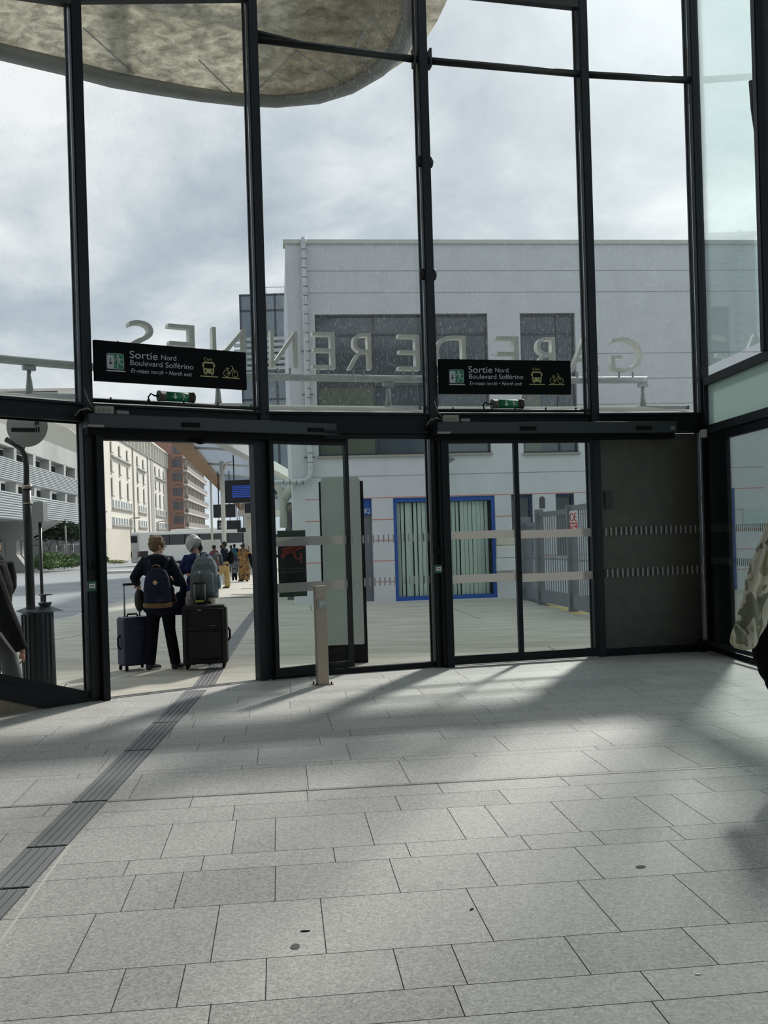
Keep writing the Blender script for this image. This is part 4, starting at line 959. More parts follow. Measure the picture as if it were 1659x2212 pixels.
for px in (62, 470, 838, 1388):
    p, d, u_ = tubeat(px); b = BM(); base = Vector((p.x, p.y, zo + .0))
    tube(b, [base, p - Vector((0, 0, .08))], [.045, .02], 10); obox(b, (p.x, p.y), d, -.07, .07, -.03, .03, ZT_ - .1, ZT_ - .05); part('post', b, ribm, lt)
    b = BM(); nn = Vector((-d[1], d[0], 0)); a_ = base + nn * .12; c_ = base - nn * 1.35 - Vector((0, 0, .2))
    hexa(b, [a_ + Vector((d[0] * .02, d[1] * .02, -.02)), a_ - Vector((d[0] * .02, d[1] * .02, .02)), c_ - Vector((d[0] * .02, d[1] * .02, .02)), c_ + Vector((d[0] * .02, d[1] * .02, -.02))],
         [a_ + Vector((d[0] * .02, d[1] * .02, .03)), a_ + Vector((-d[0] * .02, -d[1] * .02, .03)), c_ + Vector((-d[0] * .02, -d[1] * .02, .03)), c_ + Vector((d[0] * .02, d[1] * .02, .03))]); part('rib', b, ribm, mq)
lett = mat('letter_metal', (236, 237, 228), .5, .0, .06)
LT = [('S', 273, 329, 'letter S above the left exit sign, leftmost on the rail'), ('E', 360, 418, 'letter E next to the final S'), ('N', 457, 530, 'letter N next to the final ES, left of the second mullion'), ('N', 583, 641, 'letter N just right of the second mullion'), ('E', 673, 722, 'letter E before the drainpipe and first grey window'), ('R', 748, 800, 'letter R before the left part of the wide grey window'),
      ('E', 858, 904, 'letter E just left of the middle mullion'), ('D', 937, 1004, 'letter D just right of the middle mullion'), ('E', 1069, 1118, 'letter E above the right exit sign, between two windows'), ('R', 1144, 1197, 'letter R before the narrow grey window'), ('A', 1228, 1293, 'letter A mostly behind the fourth mullion'), ('G', 1317, 1385, 'letter G at the right end of the rail, first of the station name')]
for ch, a_, c_, lab in LT:
    pm, d, u_ = tubeat((a_ + c_) / 2, 4.0); wd = (c_ - a_) / F * pm.y / max(.3, abs(d[0]) + .0) * 1.0
    # foreshortening of a board facing the rail normal
    vx = unit((pm.x, pm.y)); wd = (c_ - a_) / F * pm.y / (abs(d[0] * vx[1] - d[1] * vx[0]) * (1 / vx[1]) if True else 1)
    M_ = Matrix.Translation((pm.x, pm.y, 0)) @ Matrix.Rotation(math.atan2(d[1], d[0]), 4, 'Z')
    o = thing('sign_letter', lab.replace('letter', 'pale metal letter', 1), 'letter', (pm.x, pm.y, ZT_ + .09), math.atan2(d[1], d[0]))
    b = text_on(ch, M_, -wd / 2, wd / 2, ZT_ + .105, .50, .06, -.012, flip=True); part('letter_body', b, lett, o)
    for sx in (-.22, .22):
        b = BM(); q = M_ @ Vector((sx * wd, 0, 0)); tube(b, [(q.x, q.y, ZT_ + .03), (q.x, q.y, ZT_ + .12)], .014, 6); part('stud', b, ribm, o)

# ---- large fabric canopy high above
fab = bpy.data.materials.new('stained_membrane'); fab.use_nodes = True; t = fab.node_tree; t.nodes.clear()
tl_ = t.nodes.new('ShaderNodeBsdfTranslucent'); df_ = t.nodes.new('ShaderNodeBsdfDiffuse')
tcn = t.nodes.new('ShaderNodeTexCoord'); nz = t.nodes.new('ShaderNodeTexNoise'); nz.inputs['Scale'].default_value = 3.2; nz.inputs['Detail'].default_value = 12; nz.inputs['Roughness'].default_value = .85; nz.inputs['Distortion'].default_value = .5
t.links.new(tcn.outputs['Object'], nz.inputs[0]); rp = t.nodes.new('ShaderNodeValToRGB'); rp.color_ramp.elements[0].position = .38; rp.color_ramp.elements[0].color = (.38, .36, .29, 1); rp.color_ramp.elements[1].position = .60; rp.color_ramp.elements[1].color = (.93, .89, .79, 1)
t.links.new(nz.outputs[0], rp.inputs[0]); t.links.new(rp.outputs[0], tl_.inputs[0]); t.links.new(rp.outputs[0], df_.inputs[0])
mm = t.nodes.new('ShaderNodeMixShader'); mm.inputs[0].default_value = .3; t.links.new(tl_.outputs[0], mm.inputs[1]); t.links.new(df_.outputs[0], mm.inputs[2]); oo = t.nodes.new('ShaderNodeOutputMaterial'); t.links.new(mm.outputs[0], oo.inputs[0])
ZC = 9.6
def pz(px, py, z): 
    u, w = ray(px, py); tt = (z - H) / w; return Vector((u * tt, F * tt, z))
innr = [(-260, 20), (0, 92), (137, 125), (240, 153), (300, 165), (400, 184), (500, 199), (600, 205), (680, 197), (740, 180), (800, 145), (845, 95), (866, 40), (869, 0), (860, -90), (820, -200), (720, -300), (500, -360), (200, -340), (-100, -240)]
outr = [(-290, 45), (0, 131), (137, 163), (240, 190), (330, 205), (430, 220), (520, 230), (600, 233), (690, 225), (762, 203), (828, 165), (880, 118), (908, 55), (916, 0), (910, -100), (870, -230), (750, -340), (500, -400), (200, -380), (-120, -280)]
cn = thing('fabric_canopy', 'large stained fabric canopy with grey rounded rim, high at upper left', 'canopy', (-4, 15, ZC))
b = BM(); prism(b, [pz(x, y, ZC) for x, y in innr], (0, 0, .03)); bmesh.ops.triangulate(b, faces=b.faces); part('membrane', b, fab, cn, 'stained translucent beige membrane')
rimm = mat('canopy_rim_grey', (128, 130, 124), .6, 0, .15, 2)
b = BM(); n_ = len(innr); r1 = [b.verts.new(pz(x, y, ZC - .06)) for x, y in innr]; r2 = [b.verts.new(pz((x + X) / 2, (y + Y_) / 2, ZC - .18)) for (x, y), (X, Y_) in zip(innr, outr)]; r3 = [b.verts.new(pz(x, y, ZC - .02)) for x, y in outr]; r4 = [b.verts.new(pz((x + X) / 2, (y + Y_) / 2, ZC + .22)) for (x, y), (X, Y_) in zip(innr, outr)]
RR = [r1, r2, r3, r4]
for k in range(n_):
    for j in range(4): b.faces.new((RR[j][k], RR[j][(k + 1) % n_], RR[(j + 1) % 4][(k + 1) % n_], RR[(j + 1) % 4][k]))
part('rim', b, rimm, cn, smooth=True)
b = BM(); prism(b, [pz(x, y, ZC + .35) for x, y in ((560, 180), (700, 200), (780, 180), (832, 160), (880, 128), (915, 92), (945, 45), (966, 0), (985, -100), (970, -230), (900, -300), (700, -250))], (0, 0, .03)); part('outer_membrane', b, fab, cn, 'pale outer fabric edge showing beyond the rim')
for pts, r_ in (([(305, -200), (305, 40), (312, 155)], .14), ([(840, -200), (790, 40), (770, 130)], .12), ([(745, -100), (748, 60), (752, 168)], .09), ([(180, -60), (560, 30), (860, -60)], .16)):
    b = BM(); tube(b, [pz(x, y, ZC + .45) for x, y in pts], r_, 10); part('strut', b, rimm, cn)
b = BM()
for pts in (((180, 60), (290, 160)), ((430, 130), (500, 198)), ((560, 190), (640, 110)), ((640, 110), (735, 176)), ((735, 176), (800, 40)), ((800, 40), (845, 90))): tube(b, [pz(*pts[0], ZC - .03), pz(*pts[1], ZC - .03)], .012, 6)
part('cable_net', b, ribm, cn)

# ================================================================ FORECOURT FURNITURE
# tall info totem outside the fixed pane
A, B, D, Ln = bay(2)
pL = at(694, 1433, 12.35); 
q = gnd(742, 1441); q = Vector((at(742, 1300, 12.4).x, 12.4, 0))
dt = unit((1, .10)); wT = 84 / F * 12.4; zt = at(742, 1031, 12.4).z
tt = thing('info_totem', 'tall grey totem with rounded top standing outside the fixed glass pane', 'totem', (q.x, q.y, .003), math.atan2(dt[1], dt[0]))
b = BM(); obox(b, q, dt, -wT / 2 - .02, wT / 2 + .045, .0, .1, .003, zt - .05); part('casing', b, blackm, tt)
def rrp(x0, x1, z0, z1, r, bot=True):
    out = []
    for cx_, cz_, a0 in ((x1 - r, z1 - r, 0), (x0 + r, z1 - r, 90), (x0 + r * .4, z0 + r * .4, 180), (x1 - r * .4, z0 + r * .4, 270)):
        rr_ = r if a0 < 180 else r * .4
        for k in range(6): a = math.radians(a0 + k * 18); out.append((cx_ + rr_ * math.cos(a), cz_ + rr_ * math.sin(a)))
    return out
z0 = at(742, 1392, 12.4).z
b = BM(); prism(b, [Vector((q.x + dt[0] * x + dt[1] * .01, q.y + dt[1] * x - dt[0] * .01, z)) for x, z in rrp(-wT / 2, wT / 2, z0, zt, .05)], (dt[1] * .05, -dt[0] * .05, 0)); part('front_panel', b, mat('totem_panel_grey', (205, 212, 208), .5), tt)
# CCTV poster panel outside
A, B, D, Ln = bay(2)
_A2 = (A[0] - D[1] * .042, A[1] + D[0] * .042); a_, c_ = hit(601, 1200, _A2, D), hit(661, 1200, _A2, D); d = unit((c_.x - a_.x, c_.y - a_.y)); ln = math.hypot(c_.x - a_.x, c_.y - a_.y)
z1, z0 = at(630, 1146, a_.y + .05).z, at(630, 1289, a_.y + .05).z
pp_ = thing('poster', 'dark video surveillance poster with a red camera, behind the sliding leaf', 'poster', (a_.x, a_.y, z0), math.atan2(d[1], d[0]))
b = BM(); obox(b, a_, d, 0, ln, 0, .015, z0, z1); part('backing', b, mat('poster_backing_green', (58, 74, 66), .6), pp_)
b = BM(); obox(b, a_, d, .0, ln, -.002, 0, z0 + .08, z1 - .08); part('poster_sheet', b, mat('poster_black', (16, 14, 18), .6), pp_)
M_ = Matrix.Translation((a_.x + d[1] * .003, a_.y - d[0] * .003, 0)) @ Matrix.Rotation(math.atan2(d[1], d[0]), 4, 'Z')
b = BM(); zc = z1 - .21
thickline(b, M_, [(.075, zc - .03), (ln - .04, zc + .05)], .085); thickline(b, M_, [(.05, zc - .085), (.12, zc - .01)], .05)
thickline(b, M_, [(ln * .55, zc - .02), (ln * .62, zc - .11), (ln - .07, zc - .12)], .022); thickline(b, M_, [(ln - .06, zc - .06), (ln - .06, zc - .16)], .03)
part('camera_pictogram', b, mat('poster_red', (150, 52, 40), .6), pp_)
M2_ = M_ @ Matrix.Translation((0, -.003, 0)); b = BM(); thickline(b, M2_, [(.13, zc - .035), (ln - .05, zc + .035)], .01)
for f in (.5, .6, .7): thickline(b, M2_, [(ln * f, zc + .04), (ln * f + .005, zc + .055)], .012)
part('pictogram_slots', b, blackm, pp_)
for s, zf in (('VOUS ETES DANS UN', .315), ('ESPACE VIDEO PROTEGE', .275)):
    b = text_on(s, M_, .03, ln - .03, z0 + zf, .02, .001); part('lettering', b, mat('poster_grey_text', (96, 96, 104), .6), pp_)
b = BM(); 
for k in range(12): thickline(b, M_, [(.03 + k * (ln - .06) / 11, z0 + .37), (.03 + k * (ln - .06) / 11, z0 + .44)], .008)
part('fence_pictogram', b, mat('poster_dim', (36, 36, 42), .6), pp_)

# ash bin with pole and round sign
bx = Vector((at(82, 1316, 10.7).x, 10.7, 0)); binm = mat('bin_slate', (46, 54, 60), .45, .2, .08)
bn = thing('ash_bin', 'slate grey litter bin with square lid and ashtray outside the left pane', 'bin', (bx.x, bx.y, .003))
b = BM(); z = at(82, 1318, 10.7).z
stack(b, [(bx.x, bx.y, .003, .17, .17), (bx.x, bx.y, z - .02, .16, .16)], 28)
part('bin_body', b, binm, bn)
for k in range(9):
    a = PI + .35 + k * .3; b = BM(); obox(b, (bx.x + .165 * math.cos(a), bx.y + .165 * math.sin(a)), (-math.sin(a), math.cos(a)), -.012, .012, -.012, .012, .05, z - .04); part('rib', b, binm, bn)
b = BM(); Rl = Matrix.Translation((bx.x + .02, bx.y, z - .01)) @ Matrix.Rotation(.5, 4, 'Z'); hexa(b, [Rl @ Vector(v) for v in ((-.22, -.22, 0), (.22, -.22, 0), (.22, .22, 0), (-.22, .22, 0))], [Rl @ Vector(v) for v in ((-.1, -.1, .05), (.1, -.1, .05), (.1, .1, .05), (-.1, .1, .05))]); part('lid', b, mat('bin_lid', (70, 78, 84), .3, .4), bn)
b = BM(); c0 = (bx.x + .085, bx.y - .02); stack(b, [(c0[0], c0[1], z + .03, .05, .05), (c0[0], c0[1], z + .07, .07, .07), (c0[0], c0[1], z + .085, .07, .07)], 18); tube(b, [(c0[0], c0[1], z + .08), (c0[0], c0[1], z + .16)], .014, 8); stack(b, [(c0[0] + .01, c0[1], z + .16, .075, .075), (c0[0] + .01, c0[1], z + .172, .07, .07)], 18); part('ashtray', b, mat('bin_lid', (70, 78, 84), .3, .4), bn)
pd_ = at(62, 1200, 10.45); pz_ = thing('smoking_sign_post', 'dark pole with crooked top rising from the bin, carrying a round cigarette sign', 'post', (pd_.x, pd_.y, at(66, 1317, 10.45).z))
b = BM(); tube(b, [at(66.5, 1317, 10.45), at(66, 1300, 10.45), at(60, 1140, 10.45), at(57, 1048, 10.45)], .046, 16); part('pole', b, mat('pole_dark', (28, 30, 30), .45), pz_, smooth=True)
b = BM(); tube(b, [at(57, 1052, 10.45), at(57, 1010, 10.45), at(54, 985, 10.45), at(46, 970, 10.45), at(30, 958, 10.45), at(13, 949, 10.45)], [.03, .029, .028, .028, .03, .03], 14); part('crook', b, mat('pole_dark', (28, 30, 30), .45), pz_, smooth=True)
b = BM(); tube(b, [at(58, 1048, 10.45), at(58.5, 1056, 10.45)], .054, 16); tube(b, [at(60, 1086, 10.45), at(60, 1089, 10.45)], .052, 16); part('collar', b, steel, pz_)
b = BM(); c0 = at(58, 921, 10.40); prism(b, [c0 + Vector((.215 * math.cos(a * PI / 20), 0, .215 * math.sin(a * PI / 20))) for a in range(40)], (0, .012, 0)); tube(b, [c0 + Vector((0, .012, -.1)), at(50, 972, 10.45)], .012, 8); dsc = part('sign_disc', b, mat('disc_grey', (118, 122, 120), .5), pz_)
M_ = Matrix.Translation((c0.x, c0.y - .001, c0.z)); b = BM(); M_ = M_ @ Matrix.Translation((0, 0, -.065)); thickline(b, M_, [(-.15, .035), (.075, .025)], .042); thickline(b, M_, [(.1, .05), (.1, .005)], .014); thickline(b, M_, [(.125, .05), (.125, .005)], .014)
thickline(b, M_, [(.095, .075), (.085, .09), (.1, .105), (.09, .12)], .012); thickline(b, M_, [(.12, .075), (.11, .09), (.125, .105), (.115, .12)], .012); part('cigarette_symbol', b, blackm, dsc)
b = BM(); p = at(84, 1106, 11.4); box(b, p.x - .075, p.x + .075, p.y - .08, p.y + .08, p.z - .12, p.z + .12); bevel(b, .01); ib = solo('meter_box', b, mat('box_pale', (150, 154, 152), .5), 'grey box fixed beside the dark pole at the left', 'box')
b = BM(); tube(b, [(p.x, p.y + .02, .0), (p.x, p.y + .02, p.z - .12)], .02, 8); solo('box_post', b, mat('pole_dark', (28, 30, 30), .45), 'thin post holding the grey box behind the dark pole', 'post')

# ================================================================ LEFT SIDE BUILDINGS
PK = gnd(50, 1240, -.1); PK = (PK.x, PK.y)
def pk(px, py): return hit(px, py, PK, DL)
parkm = mat('parking_concrete', (176, 176, 172), .85, 0, .18, .25, stretch=(1, 1, .3)); corm = mat('ribbed_cladding', (196, 200, 202), .5, .2, .06, 1); dk = mat('painted_shade', (34, 37, 37), .9)
bp_ = thing('parking_building', 'multi-storey car park with ribbed white bands, on concrete supports, at far left', 'building', (PK[0], PK[1], T(PK[1])))
nrm = Vector((-DL[1], DL[0], 0))   # outward-left normal
if nrm.x > 0: nrm = -nrm
def line2(p0, p1, px): return p0[1] + (p1[1] - p0[1]) * (px - p0[0]) / (p1[0] - p0[0])
PL_, PR_ = -25, 176
def wallband(l0, l1, m, nm, depth=.5, fwd=0.0, lab=None):
    """band between two pixel lines ((x,y),(x,y)) on the car park plane"""
    q = []
    for px in (PL_, PR_):
        t_, bt = pk(px, line2(*l0, px)), pk(px, line2(*l1, px)); q.append((t_, bt))
    b = BM(); o = -nrm * fwd; i_ = nrm * depth
    hexa(b, [q[0][1] + o, q[1][1] + o, q[1][1] + i_, q[0][1] + i_], [q[0][0] + o, q[1][0] + o, q[1][0] + i_, q[0][0] + i_]); return part(nm, b, m, bp_, lab)
top = ((0, 913), (164, 978)); tb = ((0, 986), (163, 1036)); c1b = ((0, 1035), (165, 1070)); o2b = ((0, 1060), (165, 1089)); c2b = ((0, 1120), (167, 1134))
ob = ((0, 958), (163, 1013))
wallband(top, ob, parkm, 'parapet', 1.0)
wallband(ob, tb, dk, 'painted_shade', 1.6, -1.2)  # near-black slab fills the opening; the shade inside is put into its colour
def corr(l0, l1, nm):
    k = 11
    b = BM()
    for j in range(k * 2):
        f0, f1 = j / (2 * k), (j + 1) / (2 * k); fw = .16 if j % 2 == 0 else .02
        q = []
        for px in (PL_, PR_):
            ya, yb = line2(*l0, px), line2(*l1, px); q.append((pk(px, ya + (yb - ya) * f0), pk(px, ya + (yb - ya) * f1)))
        o = -nrm * fw; i_ = nrm * .3
        hexa(b, [q[0][1] + o, q[1][1] + o, q[1][1] + i_, q[0][1] + i_], [q[0][0] + o, q[1][0] + o, q[1][0] + i_, q[0][0] + i_])
    part(nm, b, corm, bp_)
corr(tb, c1b, 'ribbed_band'); corr(o2b, c2b, 'ribbed_band')
wallband(c1b, o2b, dk, 'painted_shade', 1.6, -1.2)  # lower opening filled likewise, its inner shade painted as a dark slab
for l0, l1, xs in ((ob, tb, (-8, 30, 72, 106, 138, 162)), (c1b, o2b, (-4, 34, 74, 108, 141, 163))):
    for x in xs:
        ta, ba = pk(x, line2(*l0, x) - 2), pk(x, line2(*l1, x) + 2); tb_, bb_ = pk(x + 6 - x * .015, line2(*l0, x) - 2), pk(x + 6 - x * .015, line2(*l1, x) + 2)
        b = BM(); ba.z = min(ba.z, bb_.z); bb_.z = ba.z; hexa(b, [ba, bb_, bb_ + nrm * .8, ba + nrm * .8], [ta, Vector((tb_.x, tb_.y, ta.z)), Vector((tb_.x, tb_.y, ta.z)) + nrm * .8, ta + nrm * .8]); part('pillar', b, parkm, bp_)
# underside and supports
q0, q1 = pk(PL_, line2(*c2b, PL_)), pk(PR_, line2(*c2b, PR_))
b = BM(); zz_ = min(q0.z, q1.z); hexa(b, [q0 + nrm * 0, q1, q1 + nrm * 14, q0 + nrm * 14], [q0 + Vector((0, 0, .3)), q1 + Vector((0, 0, .3)), q1 + nrm * 14 + Vector((0, 0, .3)), q0 + nrm * 14 + Vector((0, 0, .3))]); part('deck_slab', b, parkm, bp_)
b = BM(); p1 = pk(PR_, 900); _dz = Vector((0, 0, -5)); hexa(b, [x + _dz for x in (q1 + nrm * 9, q0 + nrm * 9, q0 + nrm * 9.4, q1 + nrm * 9.4)], [x for x in (q1 + nrm * 9, q0 + nrm * 9, q0 + nrm * 9.4, q1 + nrm * 9.4)]); part('rear_wall', b, dk, bp_)  # wall coloured near black to carry the shade under the deck
for sx in (7, 40, 73 - 140 * 0, ):
    pass
for base, xt in ((8, -22), (42, 30), (-30, -70)):
    g0 = gnd(base, 1237, -.1); dd = Vector((DL[0], DL[1], 0))
    def sup(s, o, z): return g0 + dd * s + nrm * o + Vector((0, 0, z))
    zt_ = q0.z - g0.z
    b = BM(); 
    prof = [(0.0, 0), (2.6, 0), (1.5, .35 * zt_), (1.5, .62 * zt_), (4.8, zt_), (-3.2, zt_), (.6, .62 * zt_), (.6, .35 * zt_)]
    for s0 in (-1.1, .15):
        pts = [sup(s0, o - .9, z) for o, z in prof]
        pts = [g0 + Vector(((o - 1.3) * 1.0, s0, z)) for o, z in prof]
        prism(b, pts, (0, .9, 0))
    part('support', b, parkm, bp_)
# gable wall and roof block above the parapet
wl = mat('warm_white_render', (205, 200, 186), .85, 0, .04, .3)
b = BM(); y_ = 118; a_ = at(104, 1000, y_); c_ = at(190, 1000, y_)
prism(b, [at(30, 1160, y_), at(175, 1160, y_), at(175, 945, y_), at(148, 925, y_), at(121, 915, y_), at(30, 860, y_)], (0, .4, 0)); gw = solo('gable_wall', b, wl, 'plain pale gable wall rising behind the car park parapet', 'building')
# retaining wall, rail, hedge behind
b = BM(); p, q = at(40, 1200, 100), at(176, 1200, 112); d = unit((q.x - p.x, q.y - p.y)); obox(b, p, d, 0, 16, 0, .4, -1.2, at(100, 1162, 104).z); solo('retaining_wall', b, mat('dark_retaining_wall', (70, 72, 74), .9), 'dark retaining wall under the car park, behind the bushes', 'wall')
rl = thing('railing', 'pale metal railing in front of the dark retaining wall', 'railing', at(120, 1200, 92))
b = BM(); zt_, zb_ = at(120, 1177, 92).z, at(120, 1199, 92).z; x0, x1 = at(66, 1180, 92).x, at(176, 1180, 92).x
tube(b, [(x0, 92, zt_), (x1, 92, zt_)], .05, 6); part('top_rail', b, galv, rl)
for k in range(7): x = x0 + (x1 - x0) * k / 6; b = BM(); tube(b, [(x, 92, zb_ - .2), (x, 92, zt_)], .04, 6); part('post', b, galv, rl)
b = BM(); box(b, x0, x1, 91.9, 92.2, zb_ - .9, zb_); solo('low_wall', b, parkm, 'low pale wall below the metal railing', 'wall')

# foliage helper
leafm = bpy.data.materials.new('leaf_green'); leafm.use_nodes = True; t = leafm.node_tree; pb = t.nodes['Principled BSDF']; pb.inputs['Roughness'].default_value = .6
oi = t.nodes.new('ShaderNodeTexNoise'); oi.inputs['Scale'].default_value = 1.3; tcn = t.nodes.new('ShaderNodeTexCoord'); t.links.new(tcn.outputs['Object'], oi.inputs[0]); rp = t.nodes.new('ShaderNodeValToRGB')
rp.color_ramp.elements[0].position = .35; rp.color_ramp.elements[0].color = RGB(58, 84, 40); rp.color_ramp.elements[1].position = .7; rp.color_ramp.elements[1].color = RGB(128, 156, 92); t.links.new(oi.outputs[0], rp.inputs[0]); t.links.new(rp.outputs[0], pb.inputs['Base Color'])
darkleaf = mat('dark_leaf', (46, 62, 38), .7, 0, .3, 2); twig = mat('twig_brown', (78, 66, 50), .9)
def foliage(b, c, r, n_, sz, rnd):
    for _ in range(n_):
        while True:
            v = Vector((rnd.uniform(-1, 1), rnd.uniform(-1, 1), rnd.uniform(-1, 1)))
            if .25 < v.length < 1: break
        v = v * (.75 + .25 * rnd.random()); p = Vector(c) + Vector((v.x * r[0], v.y * r[1], v.z * r[2]))
        a = Vector((rnd.gauss(0, 1), rnd.gauss(0, 1), rnd.gauss(0, 1))).normalized(); x, y = frame_of(a); s = sz * rnd.uniform(.6, 1.3)
        vs = [b.verts.new(p + x * s), b.verts.new(p + y * s * .5 + a * s * .1), b.verts.new(p - x * s), b.verts.new(p - y * s * .5 + a * s * .1)]; b.faces.new(vs)
rnd = random.Random(3)
def bush(name, lab, cat, blobs, n_, sz, m, loc):
    o = thing(name, lab, cat, loc); b = BM()
    for c, r in blobs: foliage(b, c, r, n_, sz, rnd)
    part('foliage', b, m, o)
    b = BM()
    for c, r in blobs:
        for k in range(3): tube(b, [(c[0] + rnd.uniform(-.2, .2), c[1], loc[2]), (c[0] + rnd.uniform(-.5, .5) * r[0], c[1] + rnd.uniform(-.5, .5) * r[1], c[2])], [.03, .012], 5)
    part('stems', b, twig, o)
def bb(px, py, Y, rx, rz): p = at(px, py, Y); return ((p.x, p.y, p.z), (rx, rx * .7, rz))
bush('shrub', 'leafy green shrub row at the road edge before the dark retaining wall', 'bush', [bb(88, 1214, 80, 1.0, .75), bb(105, 1211, 80, 1.1, .85), bb(124, 1211, 82, 1.1, .75), bb(143, 1212, 84, 1.0, .7), bb(160, 1210, 86, .9, .7)], 700, .11, leafm, tuple(at(120, 1228, 82)))
bush('shrub', 'small green shrub at the foot of the white apartment block, left of the coach', 'bush', [bb(212, 1205, 88, .9, .75), bb(222, 1209, 90, .6, .5)], 700, .1, leafm, tuple(at(215, 1221, 88)))
bush('grass_tuft', 'dry grass strip between the small shrub and the coach', 'grass', [bb(245, 1213, 110, 1.3, .25), bb(258, 1214, 110, 1.0, .2)], 350, .08, mat('dry_grass', (150, 150, 100), .9, 0, .2, 2), tuple(at(250, 1217, 110)))
bush('tree', 'dark tree crown hanging under the car park deck', 'tree', [bb(105, 1150, 88, 2.0, .9), bb(130, 1146, 88, 2.2, 1.0), bb(156, 1150, 88, 1.6, .9)], 900, .16, darkleaf, tuple(at(130, 1190, 88)))

# long white apartment block
PW = gnd(230, 1213.7, -.1); PW = (PW.x, PW.y)
def pw(px, py, off=0.0):
    A2 = (PW[0] + nrm.x * off, PW[1] + nrm.y * off); return hit(px, py, A2, DL)
VP = (618, 1162)
def toward(px0, y0, px): return VP[1] + (y0 - VP[1]) * (VP[0] - px) / (VP[0] - px0)
apw = mat('apartment_white', (222, 216, 204), .85, 0, .05, .12); apl = mat('apartment_lower', (206, 198, 182), .85, 0, .08, .15); apwin = mat('apartment_window', (120, 128, 126), .35, 0, .2, .6); frw = mat('window_surround', (226, 224, 214), .7); gre = mat('render_grey', (165, 163, 156), .8)
ab = thing('apartment_block', 'long white apartment block receding along the far side of the road', 'building', (PW[0], PW[1], T(PW[1]) - .1))
def sofpx(px): p = pw(px, 1100); return sparam(p, PW, DL), p
sN = sofpx(176)[0]; sF = sofpx(369)[0]
def zq(px, py): return pw(px, py).z
zroof = zq(244.6, 941.5); zlow = zq(244, 1142); zg_ = T(PW[1]) - 2.5
def wq(s0, s1, o0, o1, z0, z1, m, nm, par, lab=None):
    b = BM(); A0 = (PW[0], PW[1]); 
    # offsets measured along nrm (inward-left); negative sticks out to the road
    def P(s, o, z): return (PW[0] + DL[0] * s + nrm.x * o, PW[1] + DL[1] * s + nrm.y * o, z)
    hexa(b, [P(s0, o0, z0), P(s1, o0, z0), P(s1, o1, z0), P(s0, o1, z0)], [P(s0, o0, z1), P(s1, o0, z1), P(s1, o1, z1), P(s0, o1, z1)]); return part(nm, b, m, par, lab)
wq(sN, sF, 0, 14, zlow, zroof, apw, 'wall', ab); wq(sN, sF, -.05, 14, zg_, zlow, apl, 'base_wall', ab); wq(sF - .3, sF, 0, .3, zroof, zroof + 3.2, apw, 'pier', ab)
wq(sN, sF, 2.5, 13, zroof, zroof + 3, gre, 'attic_wall', ab); ck = 3.1
wq(sN, sF + .2, -.4, 13.5, zroof + ck, zroof + ck + .35, apw, 'roof_slab', ab)
wq(sN, sF, -.25, .0, zroof - .15, zroof, gre, 'ledge', ab)
s = sN; k = 0
while s < sF - 1:
    wq(s, s + .35, -.3, 2.5, zroof, zroof + ck, frw, 'attic_fin', ab); wq(s + .35, s + 2.0, -.05, .05, zroof, zroof + 1.0, frw, 'balcony_front', ab); s += 4.3
wq(sofpx(327)[0], sofpx(333)[0], -.1, 0, zlow - 1, zroof, gre, 'grey_strip', ab)
for px in (226.5, 290, 322):
    s = sofpx(px)[0]; b = BM(); p = pw(px, 1100, -.15); tube(b, [(p.x, p.y, zlow - .5), (p.x, p.y, zroof - .3)], .12, 6); part('downpipe', b, gre, ab)
zr = lambda y: zq(243.3, y)
rowsW = [(957, 978), (996, 1019), (1033, 1070)]
def win(px, ya, yb, w=1.05):
    s, p = sofpx(px); z1, z0 = zr(ya), zr(yb); o = wq(s - w / 2, s + w / 2, -.12, -.02, z0, z1, apwin, 'window', ab)
    wq(s - w / 2 - .18, s - w / 2, -.28, -.12, z0 - .1, z1 + .1, frw, 'shutter_panel', o); wq(s - w / 2 - .2, s + w / 2 + .25, -.3, -.12, z0 - .2, z0 - .05, gre, 'sill', o)
for px in (243.3, 261, 277.5, 299, 311.6, 337, 346, 354.7):
    for ya, yb in rowsW: win(px, ya, yb)
for px in (215.4,):
    for ya, yb in ((952, 1003), (1014, 1053), (1061, 1085), (1103, 1128)): win(px, ya, yb, 1.2)
for pa, pb in ((243, 286), (299, 317), (337, 360)):
    s0, s1 = sofpx(pa)[0] - .6, sofpx(pb)[0]
    for ya, yb in ((1078, 1094.7), (1116, 1132.7)):
        z1, z0 = zr(ya), zr(yb); o = wq(s0, s1, -.12, -.02, z0, z1, frw, 'window_band', ab); n_ = max(3, int((s1 - s0) / 2.6)); wq(s0, s1 + .1, -.35, -.1, z0 - .3, z0 - .1, gre, 'sill', o)
        for j in range(n_): a0 = s0 + .2 + j * (s1 - s0) / n_; wq(a0, a0 + (s1 - s0) / n_ * .5, -.16, -.12, z0 + .1, z1 - .1, apwin, 'window', o)
for pa, pb in ((243, 284), (299, 316), (337, 358)):
    s0, s1 = sofpx(pa)[0], sofpx(pb)[0]; z = zr(987); wq(s0 - .6, s1, -.45, -.1, z - .12, z + .12, gre, 'ledge', ab)

